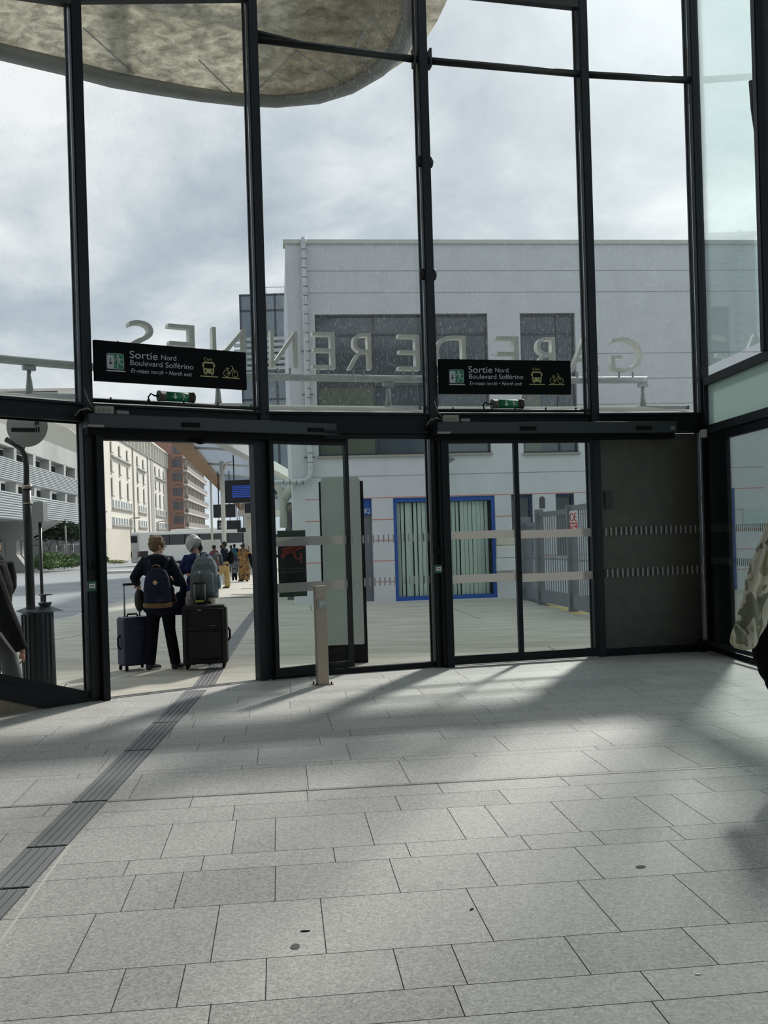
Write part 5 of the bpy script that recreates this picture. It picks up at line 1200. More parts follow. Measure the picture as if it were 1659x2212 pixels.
# brick block with balconies
brick = bpy.data.materials.new('red_brick'); brick.use_nodes = True; t = brick.node_tree; pb = t.nodes['Principled BSDF']; pb.inputs['Roughness'].default_value = .85
bt = t.nodes.new('ShaderNodeTexBrick'); bt.inputs['Color1'].default_value = RGB(158, 120, 106); bt.inputs['Color2'].default_value = RGB(136, 100, 88); bt.inputs['Mortar'].default_value = RGB(170, 140, 124); bt.inputs['Scale'].default_value = 2.0
tcn = t.nodes.new('ShaderNodeTexCoord'); mpn = t.nodes.new('ShaderNodeMapping'); mpn.inputs['Rotation'].default_value = (PI / 2, 0, 0); t.links.new(tcn.outputs['Object'], mpn.inputs[0]); t.links.new(mpn.outputs[0], bt.inputs['Vector']); t.links.new(bt.outputs[0], pb.inputs['Base Color'])
YB = 226.0; cB = at(396, 1050, YB); zg_ = -5; ztb = at(396, 890, YB).z
kb = thing('brick_block', 'red brick apartment block with white balconies behind the white block', 'building', (cB.x, cB.y, zg_))
def kq(s0, s1, o0, o1, z0, z1, m, nm, par=None):
    b = BM()
    def P(s, o, z): return (cB.x + DL[0] * s + nrm.x * o, cB.y + DL[1] * s + nrm.y * o, z)
    hexa(b, [P(s0, o0, z0), P(s1, o0, z0), P(s1, o1, z0), P(s0, o1, z0)], [P(s0, o0, z1), P(s1, o0, z1), P(s1, o1, z1), P(s0, o1, z1)]); return part(nm, b, m, par or kb)
kq(0, 62, 1.8, 40, zg_, ztb, brick, 'wall')
kq(0, 1.2, 0, 1.8, zg_, ztb, brick, 'corner_pier')
balw = mat('balcony_white', (206, 200, 190), .7); balr = mat('balcony_rail', (150, 140, 132), .5); dwin = mat('far_window', (96, 96, 100), .3)
ys = [945, 986, 1015, 1045, 1077, 1107, 1137.7]; zs = [at(396, y, YB).z for y in ys]
for j, z in enumerate(zs):
    sl_ = kq(0, 62 + (4 if j > 3 else 0), -1.0, 1.8, z - .35, z, balw, 'balcony_slab')
    kq(1.0, 62 + (4 if j > 3 else 0), -.95, -.9, z, z + 1.05, balr, 'balcony_railing', sl_)
    if j < len(zs):
        for k in range(7): kq(4 + k * 8.5, 4 + k * 8.5 + .35, -.6, 1.8, z, z + (zs[j - 1] - z if j else 3) * .9, balw, 'balcony_divider', sl_)
        for k in range(7): kq(6 + k * 8.5, 10 + k * 8.5, 1.7, 1.8, z + .2, z + 2.2, dwin, 'window')
    kq(.0, .35, 1.8, 28, z - .3, z - .05, balw, 'floor_band')
    for k in range(3): b = BM(); x = at(352 + k * 15, 1050, YB).x; q = at(0, 0, 1); box(b, x, x + 1.5 if k < 2 else x + 1.3, YB - .25, YB - .05, z + .7, z + 2.5); part('window', b, dwin, kb)
kq(8, 62, .5, 1.8, ztb, ztb + .5, balw, 'roof_edge')
# street lamps
for (px, yb_, yt_, arm, Yl, lab) in ((206, 1213, 1107, 25, 122, 'tall thin street lamp before the white block, left of the coach'), (283, 1160, 1120, 20, 150, 'thin street lamp rising behind the coach roof'), (342, 1150, 1127, 19, 175, 'thin street lamp farthest along the white block')):
    o = thing('street_lamp', lab, 'street lamp', at(px, yb_, Yl)); b = BM(); p0 = at(px, yb_ + 6, Yl); p1 = at(px - 1, yt_, Yl); tube(b, [p0, p1], [.13, .09], 8); part('pole', b, gre, o)
    b = BM(); q = at(px + arm, yt_ - 2, Yl); tube(b, [p1, q], .07, 6); tube(b, [q - (q - p1).normalized() * 1.0, q], .13, 6); part('arm', b, gre, o)
p0 = at(145, 1215, 84); b = BM(); tube(b, [at(145, 1212, 84), at(141, 1136, 84)], .07, 8); solo('lamp_pole', b, gre, 'thin leaning lamp pole between the bushes under the car park', 'pole')

# ================================================================ COACHES
busw = mat('coach_white', (228, 226, 218), .35, 0, .03, coat=.3); busg = mat('coach_glass', (22, 28, 30), .1, spec=.7); tyre = mat('tyre_black', (22, 22, 22), .8); redl = mat('tail_red', (70, 22, 20), .4)
def coach(name, lab, corner, dirv, L_, Wd, Hh, tail=True):
    """corner = nearest bottom corner (tail, near side); dirv = direction of travel"""
    d = unit(dirv); n_ = (-d[1], d[0])  # left of travel
    z = corner.z; o = thing(name, lab, 'coach', corner, math.atan2(d[1], d[0])); A_ = (corner.x, corner.y)
    b = BM()
    secs = [(0, .0), (.12, .0), (L_ - .5, 0), (L_ - .05, .0)]
    obox(b, A_, d, 0, L_, 0, Wd, z + .32, z + Hh); bevel(b, .16, 3); part('body', b, busw, o, smooth=False)
    b = BM(); obox(b, A_, d, 1.5, L_ - .3, -.012, .03, z + Hh * .60, z + Hh * .91); obox(b, A_, d, 1.1, 1.5, -.012, .03, z + Hh * .76, z + Hh * .91, 0, z + Hh * .60, z + Hh * .91); part('side_windows', b, busg, o)
    b = BM()
    for k in range(1, 7): obox(b, A_, d, 1.5 + k * 1.55, 1.56 + k * 1.55, -.02, -.012, z + Hh * .62, z + Hh * .9)
    part('window_dividers', b, blackm, o)
    b = BM(); obox(b, A_, d, -.015, .05, Wd * .14, Wd * .9, z + Hh * .69, z + Hh * .91); bevel(b, .02); part('rear_window', b, busg, o)
    b = BM(); obox(b, A_, d, -.012, .03, Wd * .08, Wd * .92, z + Hh * .45, z + Hh * .46); obox(b, A_, d, -.012, .03, Wd * .05, Wd * .95, z + Hh * .22, z + Hh * .235); part('panel_seams', b, gre, o)
    for w_ in (.06, .84): b = BM(); obox(b, A_, d, -.02, .03, Wd * w_, Wd * (w_ + .1), z + Hh * .26, z + Hh * .42); part('tail_light', b, redl, o)
    b = BM(); obox(b, A_, d, .0, .9, -.015, .02, z + Hh * .27, z + Hh * .44); part('vent_grille', b, mat('vent_dark', (50, 38, 36), .6), o)
    b = BM(); obox(b, A_, d, 5.2, 8.4, -.02, .02, z + .5, z + Hh * .72); bevel(b, .004); part('side_door', b, mat('coach_panel', (205, 203, 194), .4), o)
    for t_ in (3.0, 4.3, L_ - 2.8):
        for s_ in (0.02, Wd - .32):
            b = BM(); c = Vector((A_[0] + d[0] * t_ + n_[0] * s_, A_[1] + d[1] * t_ + n_[1] * s_, z + .5)); tube(b, [c, c + Vector((n_[0], n_[1], 0)) * .3], .5, 20); part('wheel', b, tyre, o)
    b = BM(); obox(b, A_, d, 4.0, L_ - 1.5, .4, Wd - .4, z + Hh, z + Hh + .22); bevel(b, .08); part('roof_unit', b, busw, o)
    b = BM(); obox(b, A_, d, .05, L_ - .1, .05, Wd - .05, z + .3, z + .33); part('skirt', b, mat('skirt_grey', (140, 138, 132), .6), o)
    return o
cb = gnd(301, 1223.5, -.1)
coach('coach', 'white coach parked across the road, seen from its rear corner', cb, (1, .60), 13.2, 2.75, 3.3)
q = gnd(548, 1207, -.1); coach('coach', 'dark-windowed second coach half hidden behind the platform columns', Vector((q.x, q.y, T(q.y) - .1)), (1, .55), 12, 2.6, 3.4)
b = BM(); p = at(262, 1226, 70); box(b, p.x - 1.2, at(300, 1226, 70).x + .6, 69, 72, T(70) - .1, T(70) + .08); bevel(b, .03); solo('traffic_island', b, kerb, 'low kerbed traffic island in the road before the coach', 'kerb')

# ================================================================ BUS STATION CANOPY
wood = mat('canopy_wood', (150, 120, 90), .7, 0, .15, 1.2); colw = mat('column_white', (196, 194, 184), .6, 0, .06, 1); trussm = mat('truss_white', (186, 190, 186), .5)
L0, L1 = Vector((-5.85, 26.0, 4.5)), Vector((-18.2, 132, 4.5)); R0, R1, R2 = Vector((-4.75, 27, 4.5)), Vector((-4.05, 45, 4.2)), Vector((-5.5, 58, 4.0))
sc_ = thing('platform_canopy', 'long platform canopy with timber edge and glass roof beside the road', 'canopy', (-5, 24, 4.5))
b = BM(); e = (L1 - L0).normalized(); rt = Vector((e.y, -e.x, 0))
hexa(b, [L0, L1, L1 + rt * .5, L0 + rt * .5], [L0 + Vector((0, 0, .5)), L1 + Vector((0, 0, .5)), L1 + rt * .35 + Vector((0, 0, .5)), L0 + rt * .35 + Vector((0, 0, .5))]); part('timber_edge', b, wood, sc_)
grf = bpy.data.materials.new('canopy_glass_roof'); grf.use_nodes = True; t = grf.node_tree; t.nodes.clear()
_a = t.nodes.new('ShaderNodeBsdfTransparent'); _a.inputs[0].default_value = (.5, .53, .56, 1); _b = t.nodes.new('ShaderNodeBsdfTranslucent'); _b.inputs[0].default_value = (.42, .45, .48, 1)
_m = t.nodes.new('ShaderNodeMixShader'); _m.inputs[0].default_value = .6; t.links.new(_a.outputs[0], _m.inputs[1]); t.links.new(_b.outputs[0], _m.inputs[2]); _o = t.nodes.new('ShaderNodeOutputMaterial'); t.links.new(_m.outputs[0], _o.inputs[0])
up = Vector((0, 0, .3))
b = BM(); prism(b, [L0 + up + rt * .3, L1 + up + rt * .3, R2 + Vector((-6, 74, .5)) + up, R2 + up, R1 + up, R0 + up], (0, 0, .04)); part('glass_roof', b, grf, sc_)
b = BM()
for p, q in ((R0, R1), (R1, R2)): hexa(b, [p + Vector((-.25, 0, -.05)), p + Vector((.1, 0, -.05)), q + Vector((.1, 0, -.05)), q + Vector((-.25, 0, -.05))], [p + Vector((-.25, 0, .3)), p + Vector((.1, 0, .3)), q + Vector((.1, 0, .3)), q + Vector((-.25, 0, .3))])
part('white_edge_beam', b, trussm, sc_)
b = BM(); hexa(b, [L0, R0, R0 + Vector((0, .2, 0)), L0 + Vector((0, .2, 0))], [x + Vector((0, 0, .22)) for x in (L0, R0, R0 + Vector((0, .2, 0)), L0 + Vector((0, .2, 0)))]); part('end_beam', b, trussm, sc_)
for k in range(14):
    f = (k + 1) / 15; p = L0.lerp(L1, f); yq = p.y; q = (R0.lerp(R1, (yq - 27) / 18) if yq < 45 else R1.lerp(R2, min(1, (yq - 45) / 13)) + Vector((-.08 * max(0, yq - 58), max(0, yq - 58), 0))) if yq > 27 else R0
    b = BM(); tube(b, [p + Vector((.3, 0, .2)), Vector((q.x, q.y, q.z + .15))], .05, 6); part('rafter', b, trussm, sc_)
def column(px, yt_, Y, r, lab):
    p = at(px, 1200, Y); zt_ = at(px, yt_, Y).z; o = thing('platform_column', lab, 'column', (p.x, Y, T(Y))); b = BM(); tube(b, [(p.x, Y, T(Y)), (p.x, Y, zt_)], r, 16); part('shaft', b, colw, o, smooth=True)
    b = BM(); tube(b, [(p.x, Y, T(Y)), (p.x, Y, T(Y) + .05)], r * 1.4, 16); part('foot', b, colw, o)
    b = BM(); tube(b, [(p.x, Y, zt_ - .6), (p.x + r * 2, Y, zt_ - .1), (p.x + r * 6, Y, zt_)], r * .5, 8); part('bracket', b, colw, o)
column(485, 996, 40, .09, 'thin white column just left of the big timetable screen'); column(459.5, 1020, 47, .055, 'thin white column holding the dark screens'); column(537, 1058, 62, .26, 'thick white platform column behind the woman with the big bag')
column(562, 1090, 50, .045, 'slim white post at the right edge of the open doorway')
# canopy deck beam behind the screens
b = BM(); p = at(520, 1105, 60); box(b, at(524, 1110, 60).x, at(600, 1110, 60).x, 58, 63, at(524, 1116, 60).z, at(524, 1104, 60).z); solo('platform_beam', b, colw, 'pale horizontal beam on top of the thick white column', 'beam')
# screens
dispb = mat('display_black', (14, 16, 20), .35)
def screen(x0, y0, x1, y1, Y, name, lab, lines=None, letter=None):
    p0, p1 = at(x0, y1, Y), at(x1, y0, Y); o = thing(name, lab, 'screen', ((p0.x + p1.x) / 2, Y, p0.z)); b = BM(); z0_ = at((x0 + x1) / 2, y1, Y).z; z1_ = at((x0 + x1) / 2, y0, Y).z
    box(b, p0.x, p1.x, Y - .08, Y + .1, z0_, z1_); bevel(b, .012); part('casing', b, dispb, o)
    W2 = p1.x - p0.x; H2 = z1_ - z0_
    if lines:
        b = BM(); box(b, p0.x + W2 * .17, p0.x + W2 * .86, Y - .084, Y - .08, z0_ + H2 * .2, z0_ + H2 * .78); sc = part('lit_panel', b, mat('screen_blue_dark', (10, 22, 60), .4, emit=(8, 16, 44), es=.2), o)
        for k in range(7):
            zz2 = z0_ + H2 * (.25 + k * .078); b = BM(); box(b, p0.x + W2 * .2, p0.x + W2 * .85, Y - .088, Y - .084, zz2, zz2 + H2 * .035); part('text_line', b, mat('screen_blue', (40, 80, 190), .4, emit=(44, 74, 150), es=.35), sc)
    if letter:
        M_ = Matrix.Translation((0, Y - .083, 0)); b = text_on(letter, M_, p0.x + W2 * .36, p0.x + W2 * .66, z0_ + H2 * .14, H2 * .3, .003); part('lettering', b, white, o)
        b = BM(); box(b, p0.x + W2 * .3, p0.x + W2 * .75, Y - .084, Y - .08, z0_ + H2 * .58, z0_ + H2 * .66); part('caption_bar', b, white, o)
    b = BM(); zc_ = 4.6 - .004 * 0; 
    b.free()
    for f in (.25, .75): b = BM(); tube(b, [(p0.x + W2 * f, Y, z1_), (p0.x + W2 * f, Y, 4.78)], .02, 6); part('hanger', b, blackm, o)
    return o
screen(487, 1037, 565, 1086, 36, 'departure_screen', 'large dark timetable screen with blue lines, left of the door post', lines=True)
screen(461.5, 1089.5, 508.5, 1118, 46, 'departure_screen', 'dark blank screen below and left of the blue timetable screen')
screen(490, 1124, 520, 1143, 56, 'departure_screen', 'small dark blank screen right of the letter B sign')
screen(529, 1087, 575, 1108, 52, 'departure_screen', 'dark screen unit tucked under the large timetable screen')
screen(470, 1124, 484, 1144, 52, 'platform_sign', 'small black platform sign with a white letter B', letter='B')
screen(513, 1140, 531, 1150, 60, 'platform_sign', 'small dark letter sign by the thick white column')
# clutter seen through sliding leaf: pillar, bracing, blue cabinet
cl_ = thing('service_pillar', 'pale service pillar with pipes and blue cabinet at the corner of the pale building', 'pillar', (at(625, 1200, 27).x, 27, T(27)))
b = BM(); x0, x1 = at(617, 1150, 27).x, at(650, 1150, 27).x; box(b, x0, x1, 27, 27.6, T(27), at(630, 1085, 27).z); part('pillar', b, mat('pillar_grey', (104, 102, 96), .8), cl_)
b = BM(); box(b, at(629, 1130, 26.9).x, at(645, 1130, 26.9).x, 26.8, 27, at(630, 1136, 26.9).z, at(630, 1117, 26.9).z); part('cabinet', b, mat('cabinet_blue', (40, 70, 130), .5), cl_, 'small blue cabinet')
for pts, r_, m_ in (([(592, 1040), (606, 1060), (612, 1075), (612, 1140)], .1, colw), ([(640, 1040), (625, 1060), (613, 1078)], .14, colw), ([(600, 1050), (612, 1120)], .05, trussm), ([(628, 1072), (640, 1068), (649, 1066)], .12, mat('duct_grey', (120, 118, 112), .6)), ([(622, 1100), (632, 1095), (640, 1090)], .1, mat('duct_grey', (120, 118, 112), .6)), ([(633, 1136), (636, 1144), (640, 1143), (641, 1136)], .02, blackm)):
    b = BM(); tube(b, [at(x, y, 26.6) for x, y in pts], r_, 10); part('pipe', b, m_, cl_, smooth=True)

# far background trees/buildings down the platform to close the horizon
b = BM(); box(b, -120, 60, 330, 340, -6, 4.2); solo('distant_block', b, mat('distant_grey', (150, 154, 156), .9), 'low pale building line closing the view beyond the coach', 'building')

# ================================================================ PEOPLE
skinL = mat('skin_light', (206, 160, 138), .55, 0, .05, 20); skinD = mat('skin_dark', (84, 58, 46), .5, 0, .05, 20); skinM = mat('skin_medium', (160, 116, 92), .55, 0, .05, 20)
eyem = mat('eye_dark', (24, 20, 20), .3)
def fabm(name, col, var=.08, bump=.35, bs=18): return mat(name, col, .9, 0, var, 8, bump=bump, bscale=bs, spec=.15)
def V(*a): return Vector(a)
def limb(b, pts, rad, seg=12): tube(b, pts, rad, seg)
def hand(b, wrist, d, palm_n, s=1.0, curl=.6, thumb_side=1):
    """palm plus five bent fingers; d = direction of hand, palm_n = palm normal"""
    d = Vector(d).normalized(); n_ = Vector(palm_n); n_ = (n_ - d * n_.dot(d)).normalized(); sd = d.cross(n_)
    w = Vector(wrist)
    R_ = Matrix((sd, d, n_)).transposed()
    ell(b, w + d * .045 * s, (.038 * s, .05 * s, .016 * s), 12, R_)
    tube(b, [w - d * .03 * s, w + d * .03 * s], [.024 * s, .027 * s], 10)
    for k, ln in enumerate((.066, .078, .072, .056)):
        o = w + d * .082 * s + sd * (-.027 + .018 * k) * s; L_ = ln * s; a = curl; p = [o]
        for seg_, ang in ((.45, a * .6), (.32, a * 1.5), (.23, a * 2.2)): p.append(p[-1] + (d * math.cos(ang) + n_ * math.sin(ang)) * L_ * seg_)
        tube(b, p, [.0098 * s, .0092 * s, .0085 * s, .007 * s], 8)
    o = w + d * .03 * s + sd * -.03 * s * thumb_side; tube(b, [o, o + (sd * -thumb_side * .7 + d * .7 + n_ * .3).normalized() * .035 * s, o + (sd * -thumb_side * .45 + d * .9 + n_ * .5).normalized() * .062 * s], [.013 * s, .011 * s, .0085 * s], 8)
def headm(b, c, s, look=(0, 1), nod=0.0):
    """head with face pointing along look (2d); returns face frame"""
    f = Vector((look[0], look[1], 0)).normalized(); f = (f * math.cos(nod) + Vector((0, 0, -math.sin(nod)))).normalized(); sd = Vector((f.y, -f.x, 0)).normalized(); up = sd.cross(f)
    R_ = Matrix((sd, f, up)).transposed(); c = Vector(c)
    ell(b, c + up * .02 * s, (.074 * s, .095 * s, .098 * s), 18, R_); ell(b, c + f * .03 * s - up * .055 * s, (.055 * s, .062 * s, .062 * s), 14, R_)
    ell(b, c + f * .098 * s - up * .02 * s, (.013 * s, .02 * s, .024 * s), 10, R_); ell(b, c + f * .085 * s - up * .062 * s, (.024 * s, .012 * s, .009 * s), 10, R_); ell(b, c + f * .078 * s - up * .095 * s, (.022 * s, .02 * s, .018 * s), 10, R_)
    for q in (-1, 1): ell(b, c + sd * q * .077 * s - up * .01 * s - f * .005 * s, (.012 * s, .02 * s, .031 * s), 10, R_)
    return f, sd, up
class Fig: pass
def figure(name, label, loc, Hh, face, skin, hipw=.09, shw=.19, lean=(0, 0), headoff=(0, .0), look=(0, 1), nod=0.0, arms=None, legs=None, build=1.0, vox=.011, group=None, cat='person'):
    """all coordinates local: x right, y away from the camera, z up, metres for Hh"""
    k = Hh / 1.72; F_ = Fig(); F_.k = k
    F_.root = thing(name, label, cat, loc, 0, group); F_.o = Vector(loc)
    fx_, fy_ = unit(face); sd = Vector((fy_, -fx_, 0)); fw = Vector((fx_, fy_, 0)); F_.sd, F_.fw = sd, fw
    F_.hip = Vector((0, 0, .90 * k)); F_.chest = Vector((lean[0] * .7, lean[1] * .7, 1.27 * k)); F_.neck = Vector((lean[0], lean[1], 1.45 * k)); F_.head = Vector((lean[0] + headoff[0], lean[1] + headoff[1], 1.60 * k))
    b = BM(); B = build
    R_ = Matrix((sd, fw, Vector((0, 0, 1)))).transposed()
    def slab_(c, rx, ry, rz): ell(b, c, (rx * k * B, ry * k * B, rz * k), 16, R_)
    slab_(F_.hip, .165, .12, .14); slab_((F_.hip + F_.chest) / 2, .145, .105, .2); slab_(F_.chest, .175, .115, .19); slab_(F_.neck - Vector((0, 0, .06 * k)), .16, .085, .07)
    tube(b, [F_.neck - Vector((0, 0, .05 * k)), F_.head - Vector((0, 0, .05 * k))], [.062 * k, .052 * k], 12)
    F_.hf = headm(b, F_.head, k, look, nod)
    F_.arms = []; F_.legs = []
    for q, a in zip((-1, 1), arms):
        sh = F_.neck + sd * q * shw * k + Vector((0, 0, -.055 * k)); el, wr = Vector(a[0]), Vector(a[1]); F_.arms.append((sh, el, wr))
        limb(b, [F_.neck - Vector((0, 0, .05 * k)), sh, (sh + el) / 2, el, (el + wr) / 2, wr], [.06 * k, .055 * k, .045 * k, .038 * k, .034 * k, .024 * k])
        hd = Vector(a[2]) if len(a) > 2 else (wr - el); pn = Vector(a[3]) if len(a) > 3 else -sd * q
        hand(b, wr, hd, pn, k * 1.0, a[4] if len(a) > 4 else .5, q)
    for q, a in zip((-1, 1), legs):
        hp = F_.hip + sd * q * hipw * k - Vector((0, 0, .03 * k)); kn, an, toe = Vector(a[0]), Vector(a[1]), Vector(a[2]); F_.legs.append((hp, kn, an, toe))
        limb(b, [hp, (hp + kn) / 2, kn, (kn * .6 + an * .4), an], [.085 * k, .075 * k, .055 * k, .052 * k, .036 * k])
        tube(b, [an, an + (toe - an) * .5, toe - (toe - an) * .12], [.034 * k, .026 * k, .018 * k], 10)
    for v_ in b.verts: v_.co += F_.o
    b = remesh(b, vox, 3, .4); F_.body = part('body', b, skin, F_.root, smooth=True)
    f, s_, u_ = F_.hf
    for q in (-1, 1):
        b = BM(); ell(b, F_.o + F_.head + f * .088 * k + s_ * q * .03 * k + u_ * .012 * k, (.010 * k,) * 3, 8); part('eye', b, eyem, F_.root)
    return F_
def cloth(F_, nm, m, fn, vox=.012, it=6, lab=None):
    b = BM(); fn(b)
    for v_ in b.verts: v_.co += F_.o
    b = remesh(b, vox, it); return part(nm, b, m, F_.root, lab, smooth=True)
def trousers(F_, m, w=1.0, ankle=.055, thigh=.105, vox=.012, low=1.0, nm='trousers'):
    k = F_.k
    def fn(b):
        R_ = Matrix((F_.sd, F_.fw, Vector((0, 0, 1)))).transposed(); ell(b, F_.hip + Vector((0, 0, .04 * k)), (.18 * k * w, .14 * k * w, .12 * k), 16, R_)
        for hp, kn, an, toe in F_.legs:
            e_ = kn.lerp(an, low); limb(b, [hp + Vector((0, 0, .03 * k)), (hp + kn) / 2, kn, kn.lerp(e_, .5), e_ + Vector((0, 0, -.02 * k))], [thigh * k * w, thigh * .92 * k * w, thigh * .75 * k * w, (thigh * .65 + ankle * .2) * k * w, ankle * 1.3 * k * w])
    return cloth(F_, nm, m, fn, vox)
def top(F_, m, hem=.80, sleeve=1.0, puff=1.0, vox=.012, nm='jacket', flare=1.0, shw=.19, neckup=0.0):
    k = F_.k
    def fn(b):
        R_ = Matrix((F_.sd, F_.fw, Vector((0, 0, 1)))).transposed(); P = puff
        zs_ = [(hem, .185 * flare), (hem + .12, .18), (1.12, .165), (1.28, .19), (1.38, .185)]
        zz3 = hem + .22
        while zz3 < 1.1: zs_.append((zz3, .175)); zz3 += .1
        for z, r in zs_:
            f = (z - .9) / .55; c = F_.hip.lerp(F_.neck, max(0, min(1, f))); c = Vector((c.x, c.y, z * k)); ell(b, c, (r * k * P, r * .68 * k * P, .11 * k), 16, R_)
        for sh, el, wr in F_.arms:
            e_ = wr if sleeve >= 1 else (sh.lerp(el, sleeve * 2) if sleeve < .5 else el.lerp(wr, sleeve * 2 - 1))
            pts = [F_.neck - Vector((0, 0, .07 * k)), sh, (sh + el) / 2]; rr_ = [.075, .072, .064]
            if sleeve >= .5: pts += [el, (el + e_) / 2, e_]; rr_ += [.058, .052, .044]
            else: pts[-1] = (sh + e_) / 2; pts += [e_]; rr_ += [.062]
            limb(b, pts, [r * k * P for r in rr_])
        tube(b, [F_.neck - Vector((0, 0, .08 * k)), F_.neck + Vector((0, 0, (.0 + neckup) * k))], [.11 * k, .072 * k], 14)
    return cloth(F_, nm, m, fn, vox, 5)
def shoes(F_, m, sole=None, vox=.01):
    k = F_.k
    for hp, kn, an, toe in F_.legs:
        b = BM(); d = (toe - an); d.z = 0; d.normalize(); g = Vector((an.x, an.y, 0)); R_ = Matrix((Vector((d.y, -d.x, 0)), d, Vector((0, 0, 1)))).transposed()
        ell(b, g + d * -.01 * k + Vector((0, 0, .05 * k)), (.048 * k, .062 * k, .062 * k), 12, R_); ell(b, g + d * .08 * k + Vector((0, 0, .04 * k)), (.046 * k, .09 * k, .035 * k), 12, R_); ell(b, g + d * .15 * k + Vector((0, 0, .032 * k)), (.045 * k, .055 * k, .027 * k), 12, R_)
        for v_ in b.verts: v_.co.z = max(v_.co.z, .006); v_.co += F_.o
        b = remesh(b, vox * .8, 3); sh_ = part('shoe', b, m, F_.root, smooth=True)
        if sole:
            b = BM(); pts = [g + d * (.065 * k + .12 * k * math.cos(a)) + Vector((d.y, -d.x, 0)) * .05 * k * math.sin(a) + F_.o for a in [2 * PI * i / 20 for i in range(20)]]; prism(b, pts, (0, 0, .028 * k)); part('sole', b, sole, sh_)
def hair(F_, m, fn, vox=.008, it=3, lab=None, noise=0.0):
    b = BM(); fn(b, F_.head, *F_.hf, F_.k)
    for v_ in b.verts: v_.co += F_.o
    b = remesh(b, vox, it)
    if noise:
        r = random.Random(5)
        for v_ in b.verts:
            n_ = v_.normal if v_.normal.length > 0 else Vector((0, 0, 1)); c = v_.co; v_.co = c + n_ * noise * (math.sin(c.x * 190 + c.z * 70) * math.sin(c.z * 170 + c.y * 50) + .4 * r.random())
    return part('hair', b, m, F_.root, lab, smooth=True)
def capshape(b, h, f, s_, u_, k, back=1.0, low=0.0, r=1.0):
    R_ = Matrix((s_, f, u_)).transposed(); ell(b, h + u_ * .035 * k - f * .014 * k, (.087 * k * r, .102 * k * r, .092 * k * r), 18, R_)
    ell(b, h - f * .035 * k - u_ * (.015 + low) * k, (.08 * k * r, .07 * k * r, .075 * k), 14, R_)

hairC = mat('hair_curly_brown', (112, 92, 62), .8, 0, .25, 60, bump=.8, bscale=90); hairS = mat('hair_silver', (176, 176, 172), .5, 0, .42, 55, bump=1.0, bscale=110, stretch=(1, 1, .12)); hairB = mat('hair_black', (20, 18, 18), .75, bump=.4, bscale=90)
navy = fabm('jacket_dark_navy', (24, 30, 40)); navyb = fabm('backpack_navy', (36, 39, 56), .08, .25); blackf = fabm('black_fabric', (16, 17, 20)); blacktr = fabm('trousers_black', (17, 18, 24)); greyb = fabm('backpack_grey', (112, 120, 122), .08, .3); blueT = fabm('tshirt_blue', (34, 42, 82)); beigeT = fabm('trousers_light', (176, 166, 156), .08, .4); leather = mat('leather_brown', (110, 84, 48), .6, 0, .1, 10)
canvas = mat('shoe_canvas_dark', (40, 42, 50), .8); rub = mat('sole_white', (190, 188, 174), .7)
# man with navy backpack
mb = gnd(351, 1448); mb = Vector((mb.x, mb.y, .004))
M1f = figure('person', 'person with curly brown hair, dark jacket and navy backpack, beside the blue suitcase', mb, 1.66, (0.08, 1), skinL, shw=.165, lean=(-.03, .02), headoff=(.0, .02), look=(.75, .65), nod=.25,
    arms=[((-.30, -.06, 1.15), (-.31, .12, 1.08), (.05, .5, -.5), (0, -.3, -1), .9), ((.27, -.04, 1.08), (.14, .26, 1.07), (-.6, .6, .3), (0, .3, 1), .5)],
    legs=[((-.11, .03, .49), (-.15, .0, .085), (-.08, .14, .04)), ((.10, .03, .49), (.165, .02, .085), (.24, .14, .04))])
trousers(M1f, blacktr, .98, .052, .10); top(M1f, navy, .80, 1.0, 1.14, flare=1.12); shoes(M1f, canvas, rub)
def curly(b, h, f, s_, u_, k):
    capshape(b, h, f, s_, u_, k, r=1.06); r = random.Random(2); c0 = h + u_ * .035 * k - f * .02 * k
    for _ in range(70):
        v = Vector((r.gauss(0, 1), r.gauss(0, 1), r.gauss(0, 1))).normalized()
        if v.dot(f) > .45 and v.dot(u_) < .5 or v.z < -.55: continue
        ell(b, c0 + v * .093 * k, (.02 * k, .02 * k, .018 * k), 8)
hair(M1f, hairC, curly, .007, 2)
b = BM(); k = M1f.k
def fnh(b):
    ell(b, M1f.neck + Vector((0, -.075, -.01)), (.13, .06, .055), 14); ell(b, M1f.neck + Vector((.05, -.08, -.04)), (.13, .045, .05), 14); ell(b, M1f.neck + Vector((0, .0, .0)), (.115, .09, .045), 14)
cloth(M1f, 'hood', navy, fnh, .01)
b = BM(); f_, s_, u_ = M1f.hf; hc = M1f.o + M1f.head; 
for q in (-1, 1): ring_ = [hc + f_ * .1 + s_ * (q * .032 + .022 * math.cos(a)) + u_ * (.012 + .018 * math.sin(a)) for a in [2 * PI * i / 14 for i in range(15)]]; tube(b, ring_, .0025, 6)
tube(b, [hc + f_ * .1 + s_ * .054 + u_ * .012, hc + s_ * .08 + u_ * .012], .0025, 6); part('glasses', b, blackm, M1f.root)
